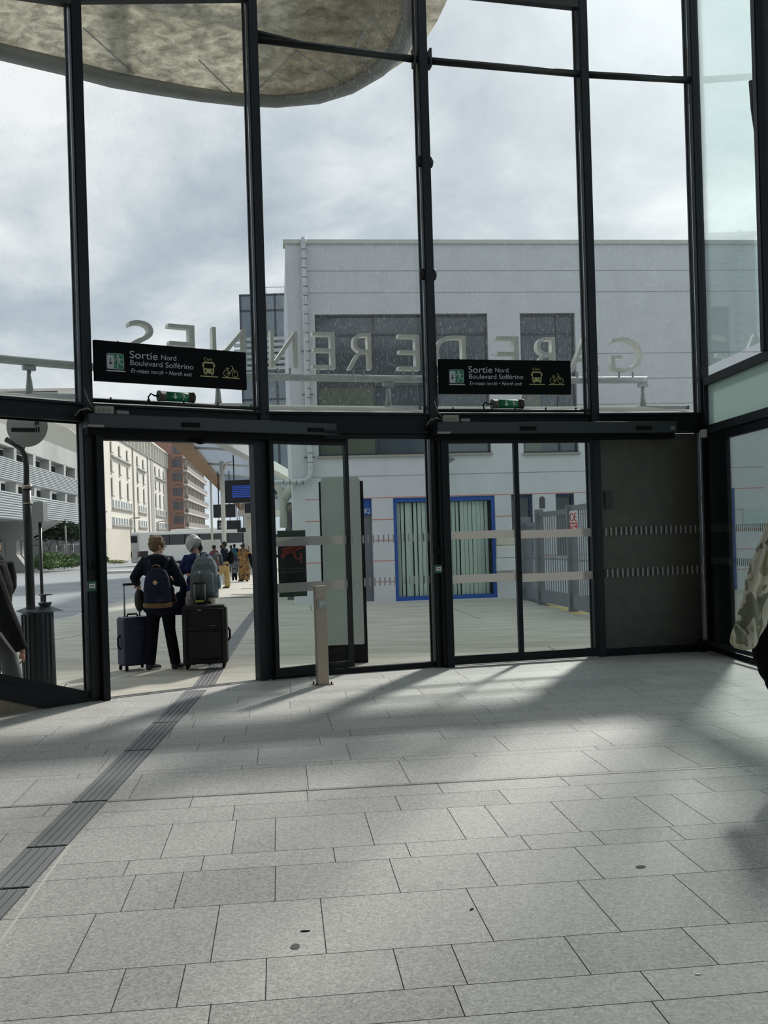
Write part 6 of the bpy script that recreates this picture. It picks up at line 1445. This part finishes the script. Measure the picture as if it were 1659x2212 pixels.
# backpack (navy)
def pack(name, lab, c, wd, hh, dp, m, m2, ang=0.0, tilt=0.0):
    """c: centre of bottom; back of the bag at +y"""
    o = thing(name, lab, 'backpack', c, ang); Rm = Matrix.Translation(c) @ Matrix.Rotation(ang, 4, 'Z') @ Matrix.Rotation(tilt, 4, 'X')
    b = BM(); stack(b, [(0, 0, 0, wd * .46, dp * .42), (0, 0, .02, wd * .5, dp * .5), (0, 0, hh * .5, wd * .49, dp * .5), (0, .01, hh * .75, wd * .44, dp * .44), (0, .02, hh * .92, wd * .33, dp * .33), (0, .03, hh, wd * .17, dp * .18)], 28, 2.8)
    b = remesh(b, .009, 4); b.transform(Rm); part('main_bag', b, m, o, smooth=True); return o, Rm
c = mb + Vector((.02, -.235, .80)); o, Rm = pack('backpack', 'navy backpack with tan base and diamond patch on the curly-haired person', c, .335, .47, .20, navyb, leather)
b = BM(); stack(b, [(0, 0, -.012, .13, .08), (0, 0, .0, .172, .104), (0, 0, .05, .174, .106), (0, 0, .052, .16, .09)], 28, 2.8); b.transform(Rm); part('base_panel', b, leather, o, 'tan base panel')
b = BM(); stack(b, [(0, -.075, .06, .12, .045), (0, -.08, .08, .135, .06), (0, -.08, .19, .13, .055), (0, -.075, .215, .11, .04)], 24, 3); b = remesh(b, .008, 3); b.transform(Rm); fp = part('front_pocket', b, navyb, o, smooth=True)
b = BM(); thickline(b, Rm @ Matrix.Translation((0, -.142, 0)), [(-.1, .205), (.09, .195)], .006); part('zip', b, blackm, fp)
b = BM(); M_ = Rm @ Matrix.Translation((.06, -.143, .085)); 
thickline(b, M_, [(-.03, 0), (.03, 0), (.03, .025), (-.03, .025), (-.03, 0)], .002); part('label', b, mat('label_dim', (120, 120, 130), .6), fp)
b = BM(); M_ = Rm @ Matrix.Translation((.0, -.104, .30)); prism(b, [M_ @ Vector(v) for v in ((0, 0, .034), (.034, 0, 0), (0, 0, -.034), (-.034, 0, 0))], (0, -.004, 0)); part('diamond_patch', b, mat('tan_patch', (196, 160, 122), .6), o)
b = BM(); tube(b, [Rm @ Vector(v) for v in ((-.05, -.02, .455), (-.04, -.05, .50), (0, -.055, .515), (.04, -.05, .50), (.05, -.02, .455))], .009, 8); part('grab_handle', b, mat('strap_brown', (86, 60, 44), .7), o)
for q in (-1, 1):
    b = BM(); tube(b, [Rm @ Vector(v) for v in ((q * .08, .05, .43), (q * .11, .1, .56), (q * .115, .2, .585))], .018, 8); part('shoulder_strap', b, navyb, o, smooth=True)
# satchel
c = mb + Vector((-.25, -.03, .72)); o = thing('shoulder_bag', 'small dark brown shoulder bag hanging at the left hip of the curly-haired person', 'bag', c)
b = BM(); ell(b, c + Vector((0, 0, .16)), (.065, .07, .15), 16); b = remesh(b, .01, 3); part('bag_body', b, mat('bag_dark_brown', (32, 29, 27), .7, bump=.3, bscale=20), o, smooth=True)
b = BM(); tube(b, [mb + Vector(v) for v in ((.2, -.17, .98), (.225, -.12, .86), (.1, -.16, .8))], .012, 6); part('strap', b, mat('strap_brown', (86, 60, 44), .7), o, 'brown strap')

# woman with silver hair
wb = Vector((at(433, 1300, 12.75).x, 12.75, .004))
W1 = figure('person', 'person with short silver hair, blue t-shirt and grey backpack, looking down', wb, 1.66, (-.25, 1), skinL, shw=.15, lean=(-.03, .06), headoff=(-.06, .05), look=(-.62, .8), nod=.75,
    arms=[((-.27, .02, 1.10), (-.20, .24, 1.02), (.3, .8, .3), (0, .3, 1), .6), ((.23, .08, 1.08), (.02, .30, 1.08), (-.6, .6, .3), (0, .3, 1), .6)],
    legs=[((-.10, .02, .48), (-.11, .0, .085), (-.15, .14, .04)), ((.10, .02, .48), (.11, .0, .085), (.12, .15, .04))], build=1.0)
trousers(W1, beigeT, 1.06, .07, .11); top(W1, blueT, .88, .34, 1.06, nm='t_shirt'); shoes(W1, canvas, rub)
def bob(b, h, f, s_, u_, k):
    capshape(b, h, f, s_, u_, k, r=1.1); R_ = Matrix((s_, f, u_)).transposed()
    for q in (-1, 1): ell(b, h + s_ * q * .062 * k - u_ * .03 * k, (.036 * k, .07 * k, .095 * k), 14, R_)
    ell(b, h - f * .05 * k - u_ * .02 * k, (.085 * k, .06 * k, .075 * k), 14, R_)
def bobw(b, h, f, s_, u_, k):
    capshape(b, h, f, s_, u_, k, r=1.08); R_ = Matrix((s_, f, u_)).transposed(); r = random.Random(4)
    for j in range(46):
        a = -PI * 1.28 + j / 45 * PI * 1.56 + r.uniform(-.03, .03); ca, sa = math.cos(a), math.sin(a)
        ln = (.085 if abs(ca) > .6 else .055) + r.uniform(-.012, .014)
        p0 = h + u_ * .10 * k; p1 = h + (s_ * ca * .085 + f * sa * .095 - f * .01) * k + u_ * .05 * k; p2 = h + (s_ * ca * .102 + f * sa * .105 - f * .02) * k - u_ * .02 * k; p3 = h + (s_ * ca * .088 + f * sa * .085 - f * .012) * k - u_ * ln * 1.25 * k
        tube(b, [p0, p1, p2, p3], [.008, .013, .014, .006], 6)
hair(W1, hairS, bobw, .006, 2)
c = wb + Vector((.09, -.20, .86)); o, Rm = pack('backpack', 'grey backpack on the silver-haired person', c, .36, .54, .24, greyb, greyb, -.15, -.06)
b = BM(); stack(b, [(.02, -.1, .04, .12, .05), (.02, -.105, .07, .15, .07), (.02, -.1, .3, .13, .06), (.02, -.09, .36, .09, .04)], 24, 3); b = remesh(b, .009, 3); b.transform(Rm); fp = part('front_pocket', b, greyb, o, smooth=True)
b = BM(); thickline(b, Rm @ Matrix.Translation((0, -.172, 0)), [(.02, .07), (.02, .31)], .005); part('zip', b, mat('zip_dark', (60, 64, 66), .6), fp)
b = BM(); disc(b, Rm @ Matrix.Translation((0, -.168, 0)), -.005, .325, .014, n_=14); part('reflective_dot', b, mat('dot_white', (240, 240, 236), .4), fp)
b = BM(); tube(b, [Rm @ Vector(v) for v in ((-.1, -.1, .45), (-.06, -.13, .4), (.05, -.14, .41), (.13, -.1, .44))], .006, 6); tube(b, [Rm @ Vector(v) for v in ((-.05, 0, .52), (-.04, -.03, .57), (.03, -.03, .58), (.05, 0, .53))], .01, 6); part('top_zip', b, mat('zip_dark', (60, 64, 66), .6), o)
for q in (-1, 1): b = BM(); tube(b, [Rm @ Vector(v) for v in ((q * .09, .05, .48), (q * .13, .12, .56), (q * .13, .24, .56), (q * .15, .27, .42))], .024, 8); part('shoulder_strap', b, greyb, o, smooth=True)
b = BM(); c2 = Rm @ Vector((.185, .03, .12)); tube(b, [c2, c2 + Vector((0, 0, .16))], .022, 12); tube(b, [c2 + Vector((0, 0, .16)), c2 + Vector((0, 0, .18))], .012, 10); solo('water_bottle', b, mat('bottle_blue', (120, 160, 180), .25), 'pale blue water bottle in the side pocket of the grey backpack', 'bottle')
# dark jacket hung on arm
def fnj(b): 
    ell(b, Vector((-.21, -.02, .93)), (.05, .05, .2), 12); ell(b, Vector((-.26, -.04, .80)), (.085, .05, .15), 12); ell(b, Vector((-.27, -.04, .70)), (.11, .05, .06), 12)
b = BM(); fnj(b)
for v_ in b.verts: v_.co += wb
b = remesh(b, .01, 6); o = recenter(finish('folded_jacket', b, fabm('navy_cloth', (20, 30, 48)), True)); tag(o, 'dark navy jacket hanging from the arm of the silver-haired person', 'jacket')

# suitcases
def suitcase(name, lab, c, wd, hh, dp, ang, m, hand_h, big=False, spinner=True, hx=(-.09, .09), hy=0.0):
    o = thing(name, lab, 'suitcase', c, ang); Rm = Matrix.Translation(c) @ Matrix.Rotation(ang, 4, 'Z'); z0 = .065 if spinner else .02
    b = BM(); stack(b, [(0, 0, z0, wd * .47, dp * .44), (0, 0, z0 + .02, wd * .5, dp * .5), (0, 0, z0 + hh - .03, wd * .5, dp * .5), (0, 0, z0 + hh, wd * .46, dp * .44)], 40, 7); b.transform(Rm); part('shell', b, m, o, smooth=False)
    edge = mat('suitcase_piping', (30, 32, 40), .5)
    b = BM(); h2 = hh * .5
    if big:
        M_ = Rm @ Matrix.Translation((0, -dp / 2 - .006, 0))
        for (x0, x1, za, zb) in ((-.41, .41, .06, .94), (-.33, .33, .08, .60), (-.36, .36, .62, .9)):
            tube(b, [M_ @ Vector((wd * x, 0, z0 + hh * z)) for x, z in ((x0, za), (x1, za), (x1, zb), (x0, zb), (x0, za))], .007, 6)
        part('front_piping', b, edge, o)
        b = BM(); box(b, -wd * .34, wd * .34, -dp / 2 - .035, -dp / 2, z0 + hh * .1, z0 + hh * .56); bevel(b, .014, 2); b.transform(Rm); part('front_pocket', b, m, o)
        b = BM(); thickline(b, M_ @ Matrix.Translation((0, -.002, 0)), [(wd * .12, z0 + hh * .655), (wd * .25, z0 + hh * .655)], .006); part('name_plate', b, alu, o)
        b = BM(); tube(b, [M_ @ Vector((-.08, -.01, z0 + hh * .94)), M_ @ Vector((-.05, -.015, z0 + hh * .92)), M_ @ Vector((-.03, -.01, z0 + hh * .93))], .006, 6); part('zip_puller', b, alu, o)
        b = BM(); tube(b, [Rm @ Vector(v) for v in ((wd / 2 - .01, 0, z0 + hh * .36), (wd / 2 + .025, 0, z0 + hh * .42), (wd / 2 + .025, 0, z0 + hh * .55), (wd / 2 - .01, 0, z0 + hh * .62))], .013, 8); part('side_handle', b, blackm, o)
    else:
        for zf in (.22, .74):
            thickline(b, Rm @ Matrix.Translation((0, -dp / 2 - .0, 0)) , [(-wd * .2, z0 + hh * zf), (wd * .25, z0 + hh * (zf + .06))], .007)
            thickline(b, Rm @ Matrix.Rotation(-PI / 2, 4, 'Z') @ Matrix.Translation((0, -wd / 2, 0)), [(-dp * .3, z0 + hh * zf), (dp * .3, z0 + hh * (zf + .06))], .007)
        part('seam', b, mat('seam_blue', (60, 68, 96), .5), o)
        b = BM(); M_ = Rm @ Matrix.Rotation(-PI / 2, 4, 'Z') @ Matrix.Translation((0, -wd / 2 - .0, 0)); tube(b, [M_ @ Vector(v) for v in ((-.0, 0, z0 + hh * .35), (0, -.03, z0 + hh * .4), (0, -.03, z0 + hh * .58), (0, 0, z0 + hh * .63))], .012, 8); part('side_handle', b, blackm, o)
    b = BM(); tube(b, [Rm @ Vector(v) for v in ((-.07, hy, z0 + hh), (-.06, hy, z0 + hh + .03), (.06, hy, z0 + hh + .03), (.07, hy, z0 + hh))], .012, 8); part('carry_handle', b, blackm, o)
    for x in hx: b = BM(); tube(b, [Rm @ Vector((x, hy, z0 + hh - .01)), Rm @ Vector((x, hy, hand_h))], .011, 8); part('telescopic_rod', b, alu, o)
    b = BM(); tube(b, [Rm @ Vector((hx[0] - .012, hy, hand_h)), Rm @ Vector((hx[1] + .012, hy, hand_h))], .016, 10); part('pull_grip', b, mat('grip_black', (24, 24, 26), .35), o)
    for sx in (-1, 1):
        for sy in (-1, 1):
            b = BM(); p = Rm @ Vector((sx * wd * .4, sy * dp * .36, .032)); tube(b, [p + Vector((-.014, 0, 0)), p + Vector((.014, 0, 0))], .03, 16); tube(b, [p, p + Vector((0, 0, .05))], .012, 8); part('wheel', b, blackm, o)
    return o, Rm, z0
cB = gnd(286, 1450); suitcase('suitcase', 'dark blue suitcase on spinner wheels with its handle up, left of the pair', Vector((cB.x, cB.y + .12, .004)), .36, .60, .26, math.radians(38), mat('suitcase_blue', (26, 32, 58), .6, bump=.15, bscale=60), 1.07, hx=(-.10, .10), hy=.03)
cK = gnd(441, 1449); o, Rm, z0 = suitcase('suitcase', 'large black suitcase with handle up, beside the outdoor tactile strip', Vector((cK.x, cK.y + .16, .012)), .55, .72, .28, math.radians(6), mat('suitcase_black', (14, 14, 16), .7, bump=.15, bscale=60), 1.055, big=True, hx=(-.125, .005), hy=.06)
b = BM(); p = Rm @ Vector((-.06, .06, z0 + .75)); box(b, p.x - .05, p.x + .05, p.y - .03, p.y - .02, p.z - .0, p.z + .03); solo('luggage_tag', b, mat('tag_yellow', (205, 200, 90), .5), 'yellow luggage tag on the black suitcase handle', 'tag')

# ---- far people
def gp(px, py): p = gnd(px, py); return Vector((p.x, p.y, T(p.y) + .004))
khaki = fabm('trousers_khaki', (168, 142, 98), .06, .5, 10); dnavy = fabm('polo_navy', (22, 28, 44)); 
p = gp(487, 1271.5); k_ = 1.0
K1 = figure('person', 'person in a dark navy polo shirt and khaki trousers, one knee bent', p, 1.70, (-1, .15), skinD, lean=(.0, .0), look=(-1, .1), nod=.05, vox=.02,
    arms=[((-.05, -.24, 1.12), (-.26, -.26, .93), (-.6, 0, -.8)), ((-.05, .24, 1.12), (-.22, .2, .93), (-.6, 0, -.8))], legs=[((-.22, -.08, .50), (-.22, -.09, .30), (-.34, -.1, .28)), ((.06, .08, .47), (.07, .08, .085), (-.1, .08, .04))])
trousers(K1, khaki, 1.12, .075, .12, .018); top(K1, dnavy, .88, .5, 1.12, .018, 'polo_shirt'); shoes(K1, mat('shoe_brown', (60, 50, 40), .6), None, .016)
hair(K1, hairB, lambda b, h, f, s_, u_, k: capshape(b, h, f, s_, u_, k, r=.97), .015, 2)
b = BM(); ell(b, p + Vector((.24, .02, 1.12)), (.13, .14, .25), 14); b = remesh(b, .018, 4); solo('backpack', b, blackf, 'black backpack on the khaki-trousered person', 'backpack', smooth=True)
# child
p = gp(507, 1255.5)
C1 = figure('child', 'small child in a grey coat and dark trousers, holding hands on the platform', p, 1.02, (.1, -1), skinD, shw=.17, look=(.1, -1), vox=.016, arms=[((-.19, -.02, .62), (-.22, -.04, .48)), ((.2, 0, .66), (.28, 0, .58))][::-1], legs=[((.06, 0, .28), (.07, 0, .06), (.08, -.1, .03)), ((-.06, 0, .28), (-.07, 0, .06), (-.08, -.1, .03))])
trousers(C1, blacktr, 1.05, .06, .11, .016); top(C1, fabm('child_coat_grey', (104, 106, 110)), .66, 1.0, 1.2, .016, 'coat', 1.15); shoes(C1, rub, None, .014); hair(C1, hairB, lambda b, h, f, s_, u_, k: capshape(b, h, f, s_, u_, k, r=1.0), .012, 2)
# woman in patterned dress
pat = bpy.data.materials.new('gold_brown_print'); pat.use_nodes = True; t = pat.node_tree; pb = t.nodes['Principled BSDF']; pb.inputs['Roughness'].default_value = .8
tcn = t.nodes.new('ShaderNodeTexCoord'); nz = t.nodes.new('ShaderNodeTexNoise'); nz.inputs['Scale'].default_value = 7; nz.inputs['Detail'].default_value = 1; nz.inputs['Distortion'].default_value = 2.5; t.links.new(tcn.outputs['Object'], nz.inputs[0])
rp = t.nodes.new('ShaderNodeValToRGB'); rp.color_ramp.interpolation = 'CONSTANT'; rp.color_ramp.elements[0].color = RGB(44, 30, 22); rp.color_ramp.elements[1].position = .47; rp.color_ramp.elements[1].color = RGB(150, 112, 58); e_ = rp.color_ramp.elements.new(.56); e_.color = RGB(92, 56, 34); e_ = rp.color_ramp.elements.new(.62); e_.color = RGB(160, 128, 72); t.links.new(nz.outputs[0], rp.inputs[0]); t.links.new(rp.outputs[0], pb.inputs['Base Color'])
p = gp(528, 1256)
D1f = figure('person', 'person in gold and brown patterned dress and white cap, carrying a big black bag', p, 1.66, (-.7, .7), skinD, look=(-1, .3), nod=.4, headoff=(-.04, .0), vox=.02, arms=[((-.26, .05, 1.12), (-.28, -.02, .9)), ((.24, -.08, 1.18), (.24, -.04, 1.42), (-.2, 0, 1))], legs=[((-.09, 0, .47), (-.1, 0, .085), (-.2, -.04, .04)), ((.1, 0, .47), (.1, 0, .085), (.14, -.1, .04))])
def fnd(b): stack(b, [(0, 0, .06, .24, .2), (0, 0, .3, .25, .2), (0, 0, .8, .22, .17), (0, 0, 1.0, .19, .15), (0, 0, 1.3, .2, .15), (0, 0, 1.42, .15, .11)], 20); [limb(b, [D1f.neck - Vector((0, 0, .08)), sh, el], [.08, .08, .075]) for sh, el, wr in D1f.arms]
cloth(D1f, 'dress', pat, fnd, .02, 4)
shoes(D1f, blackm, None, .016)
hair(D1f, hairB, lambda b, h, f, s_, u_, k: capshape(b, h, f, s_, u_, k, r=1.0, low=.03), .015, 2)
b = BM(); f_, s_, u_ = D1f.hf; ell(b, D1f.o + D1f.head + u_ * .085 + f_ * .02, (.105, .105, .065), 16); part('cap', b, fabm('cap_white', (222, 222, 216), .04, .2), D1f.root, smooth=True)
b = BM(); stack(b, [(0, 0, -.34, .12, .1), (0, 0, -.2, .17, .13), (0, 0, .1, .16, .12), (0, 0, .38, .09, .08), (0, 0, .62, .03, .03)], 16); b.transform(Matrix.Translation(p + Vector((.42, -.02, .78))) @ Matrix.Rotation(-.42, 4, 'Y')); b = remesh(b, .02, 4); solo('duffel_bag', b, blackf, 'big black bag slung behind the person in the patterned dress', 'bag', smooth=True)
# other small figures
def minor(lab, px, py, Hh, face, skin, topm, trm, hairmat, sleeve=1.0, hem=.8, extra=None, name='person'):
    p = gp(px, py); sdx = 1 if face[1] > 0 else -1
    Fg = figure(name, lab, p, Hh, face, skin, look=face, vox=.028, arms=[((-.22 * sdx, 0, 1.14), (-.2 * sdx, .06, .92)), ((.22 * sdx, 0, 1.14), (.2 * sdx, .06, .92))], legs=[((-.1 * sdx, 0, .47), (-.11 * sdx, 0, .085), (-.11 * sdx, .12 * sdx, .04)), ((.1 * sdx, 0, .47), (.11 * sdx, 0, .085), (.11 * sdx, .12 * sdx, .04))])
    trousers(Fg, trm, 1.05, .06, .11, .025); top(Fg, topm, hem, sleeve, 1.1, .025, 'top'); shoes(Fg, blackm, None, .022); hair(Fg, hairmat, lambda b, h, f, s_, u_, k: capshape(b, h, f, s_, u_, k, r=1.05), .02, 2); return Fg
pat2 = mat('dark_red_print', (92, 52, 50), .8, 0, .6, 14)
minor('person with short dark hair in a dark red printed dress, behind the grey backpack', 465, 1256, 1.6, (.6, .8), skinD, pat2, pat2, hairB, .4, .62)
jeans = fabm('jeans_blue', (52, 62, 86)); whitef = fabm('shirt_white', (214, 214, 210)); teal = fabm('backpack_teal', (40, 92, 104))
minor('person in a white shirt seen between the red dress and the navy polo', 480, 1240, 1.62, (0, 1), skinM, whitef, jeans, hairB, .4)
minor('person in a white top just right of the navy polo', 500.5, 1236, 1.6, (0, 1), skinM, whitef, jeans, hairB, .4)
Fg = minor('person wearing a teal backpack with blue trousers, walking away down the platform', 508, 1238, 1.66, (0, 1), skinD, dnavy, jeans, hairB, 1)
b = BM(); ell(b, Fg.o + Vector((0, -.2, 1.15)), (.16, .1, .24), 12); solo('backpack', b, teal, 'teal backpack on the person walking away', 'backpack', smooth=True)
minor('person in dark jacket and jeans standing beyond the thick white column', 557, 1224, 1.72, (.8, -.5), skinM, blackf, jeans, hairB, 1)
minor('person in a pale blue top half hidden by the thick white column', 549, 1224, 1.66, (.5, -.5), skinM, fabm('top_pale_blue', (150, 178, 200)), blacktr, hairB, .4)
b = BM(); q = gp(556, 1236); box(b, q.x - .2, q.x + .35, q.y - .15, q.y + .15, q.z, q.z + .75); bevel(b, .04); solo('white_bag', b, whitef, 'large white bag standing by the thick white column', 'bag')

# ---- person passing at far left, outside the glass
g0 = Vector((-4.12, 9.95, .004)); 
A1 = figure('person', 'person in a black coat and grey trousers bending past the left pane, hand hanging', g0, 1.74, (.9, .25), skinM, lean=(.13, 0), headoff=(-.02, 0), look=(.9, .3), nod=.5, vox=.011, build=1.05,
    arms=[((.0, .26, 1.1), (.05, .28, .86)), ((.34, -.2, .96), (.53, -.22, .57), (.2, 0, -1), (-1, 0, .2), .8)], legs=[((.16, .08, .48), (.02, .08, .085), (.16, .1, .04)), ((.34, -.08, .5), (.42, -.08, .10), (.56, -.08, .06))])
greytr = fabm('trousers_grey', (104, 106, 106)); trousers(A1, greytr, 1.05, .065, .115); shoes(A1, blackm)
def fnc(b):
    top_ = A1.neck; stack(b, [(.02, 0, .62, .25, .22), (.07, 0, .9, .27, .22), (.12, 0, 1.2, .25, .22), (.12, 0, 1.42, .19, .2)], 20)
    for sh, el, wr in A1.arms: limb(b, [A1.neck - Vector((0, 0, .06)), sh, (sh + el) / 2, el, (el + wr) / 2, wr], [.1, .115, .12, .11, .095, .062])
cloth(A1, 'coat', fabm('coat_black', (12, 12, 13)), fnc, .012); hair(A1, hairB, lambda b, h, f, s_, u_, k: capshape(b, h, f, s_, u_, k))
fb = Vector((at(1, 1180, 12.2).x - .07, 12.2, .004))
B1 = figure('person', 'person with short dark hair and glasses, face showing behind the black coat', fb, 1.66, (.5, -.8), skinM, look=(.62, -.78), vox=.011, nod=.1, arms=[((-.2, 0, 1.1), (-.15, -.15, .9)), ((.2, 0, 1.1), (.15, -.15, .9))][::-1], legs=[((.1, 0, .47), (.1, 0, .085), (.15, -.12, .04)), ((-.1, 0, .47), (-.1, 0, .085), (-.05, -.12, .04))])
trousers(B1, blacktr, 1.05); top(B1, blackf); shoes(B1, blackm); hair(B1, hairB, lambda b, h, f, s_, u_, k: ell(b, h + u_ * .055 * k - f * .022 * k, (.084 * k, .092 * k, .07 * k), 16, Matrix((s_, f, u_)).transposed()))
b = BM(); f_, s_, u_ = B1.hf; hc = B1.o + B1.head
for q in (-1, 1): tube(b, [hc + f_ * .1 + s_ * (q * .032 + .024 * math.cos(a)) + u_ * (.012 + .017 * math.sin(a)) for a in [2 * PI * i / 14 for i in range(15)]], .0035, 6)
tube(b, [hc + f_ * .1 - s_ * .01 + u_ * .014, hc + f_ * .1 + s_ * .01 + u_ * .014], .003, 6); part('glasses', b, blackm, B1.root)

# ---- person at the right edge, inside, with camouflage jacket over the arm
g1 = Vector((at(1760, 1500, 6.6).x, 6.6, .0))
E1 = figure('person', 'person in black clothes at the right edge carrying a camouflage jacket over one arm', g1, 1.72, (.1, 1), skinL, look=(.1, 1), vox=.012, build=.92, arms=[((-.34, .0, 1.12), (-.22, .22, 1.0)), ((.3, 0, 1.12), (.28, .2, .95))], legs=[((-.12, 0, .47), (-.13, 0, .085), (-.14, .14, .04)), ((.12, 0, .47), (.13, 0, .085), (.14, .14, .04))])
trousers(E1, blacktr, 1.1); top(E1, blackf, .62, 1, 1.25, nm='coat', flare=1.35); shoes(E1, blackm); hair(E1, hairB, bob)
camo = bpy.data.materials.new('camouflage_cloth'); camo.use_nodes = True; t = camo.node_tree; pb = t.nodes['Principled BSDF']; pb.inputs['Roughness'].default_value = .85
tcn = t.nodes.new('ShaderNodeTexCoord'); nz = t.nodes.new('ShaderNodeTexNoise'); nz.inputs['Scale'].default_value = 7; nz.inputs['Detail'].default_value = 1.5; nz.inputs['Distortion'].default_value = 1.2; mpn = t.nodes.new('ShaderNodeMapping'); mpn.inputs['Scale'].default_value = (1, 1, .55); t.links.new(tcn.outputs['Object'], mpn.inputs[0]); t.links.new(mpn.outputs[0], nz.inputs[0])
rp = t.nodes.new('ShaderNodeValToRGB'); rp.color_ramp.interpolation = 'CONSTANT'; rp.color_ramp.elements[0].color = RGB(118, 122, 100); rp.color_ramp.elements[1].position = .43; rp.color_ramp.elements[1].color = RGB(196, 192, 172); e_ = rp.color_ramp.elements.new(.56); e_.color = RGB(158, 156, 120); e_ = rp.color_ramp.elements.new(.63); e_.color = RGB(204, 200, 186); t.links.new(nz.outputs[0], rp.inputs[0]); t.links.new(rp.outputs[0], pb.inputs['Base Color'])
bpn = t.nodes.new('ShaderNodeBump'); bpn.inputs['Strength'].default_value = .5; bpn.inputs['Distance'].default_value = .03; n3 = t.nodes.new('ShaderNodeTexNoise'); n3.inputs['Scale'].default_value = 9; t.links.new(mpn.outputs[0], n3.inputs[0]); t.links.new(n3.outputs[0], bpn.inputs['Height']); t.links.new(bpn.outputs[0], pb.inputs['Normal'])
b = BM(); Yc = 6.35
outl = [(1672, 1120), (1652, 1142), (1644, 1165), (1636, 1180), (1622, 1215), (1612, 1245), (1604, 1285), (1596, 1320), (1586, 1352), (1578, 1375), (1577, 1388), (1584, 1393), (1606, 1392), (1628, 1391)]
outr_ = [(1694, 1118), (1694, 1140), (1694, 1165), (1692, 1182), (1690, 1215), (1688, 1245), (1684, 1285), (1670, 1320), (1655, 1352), (1640, 1372), (1636, 1384), (1634, 1388), (1632, 1391), (1630, 1391)]
def dens(L_):
    out = []
    for a_, c_ in zip(L_, L_[1:]): out += [(a_[0] + (c_[0] - a_[0]) * f / 4, a_[1] + (c_[1] - a_[1]) * f / 4) for f in range(4)]
    return out
for (x0, y0), (x1, y1) in zip(dens(outl[:12]), dens(outr_[:12])):
    p, q = at(x0, y0, Yc), at(x1, y1, Yc); c = (p + q) / 2; r = (q - p).length / 2; ell(b, c, (r, .075, .045), 14)
for (x0, y0), (x1, y1), r in (((1650, 1170), (1600, 1330), .035), ((1668, 1150), (1640, 1290), .04), ((1615, 1250), (1625, 1385), .035), ((1588, 1350), (1600, 1388), .03)):
    tube(b, [at(x0, y0, Yc - .06), at((x0 + x1) / 2 + 5, (y0 + y1) / 2, Yc - .075), at(x1, y1, Yc - .05)], [r * .6, r, r * .7], 10)
b = remesh(b, .009, 5); solo('camouflage_jacket', b, camo, 'pale camouflage jacket draped over the arm at the right edge', 'jacket', smooth=True)
b = BM()
for x, y, rx, rz in ((1685, 1310, 34, 50), (1675, 1360, 40, 55), (1670, 1405, 46, 50), (1680, 1440, 44, 40), (1690, 1470, 38, 36)):
    c = at(x, y, 6.45); ell(b, c, (rx / F * 6.45, .09, rz / F * 6.45), 16)
b = remesh(b, .012, 5); solo('black_handbag', b, blackf, 'black bag hanging below the camouflage jacket at the right edge', 'bag', smooth=True)

# groups for repeated things
GR = {'sign_letter': 'metal letters on the curved rail', 'direction_sign': 'north exit signs', 'exit_light': 'tubular exit lights on the beam', 'emergency_button': 'emergency door buttons', 'letter_box': 'stacked letter boxes', 'barred_gate': 'barred gates beside the pale building', 'gate_post': 'gate posts', 'ground_stripe': 'yellow stripes under the gate',
      'departure_screen': 'screens hung under the platform canopy', 'platform_column': 'white platform columns', 'street_lamp': 'street lamps by the white block', 'slot_drain': 'slot drains on the platform', 'coach': 'coaches on the road', 'suitcase': 'suitcases of the pair outside the door', 'backpack': 'backpacks worn by people outside',
      'tactile_strip': 'tactile guiding strips', 'platform_sign': 'small platform letter signs', 'litter_scrap': 'scraps of litter on the floor', 'floor_stain': 'dark stains on the floor', 'shrub': 'shrubs at the road edge', 'junction_box': 'junction boxes on the door operator boxes'}
for o in list(COL.objects):
    if o.parent is None and 'label' in o and 'category' in o:
        g_ = GR.get(o.name.split('.')[0])
        if g_: o['group'] = g_
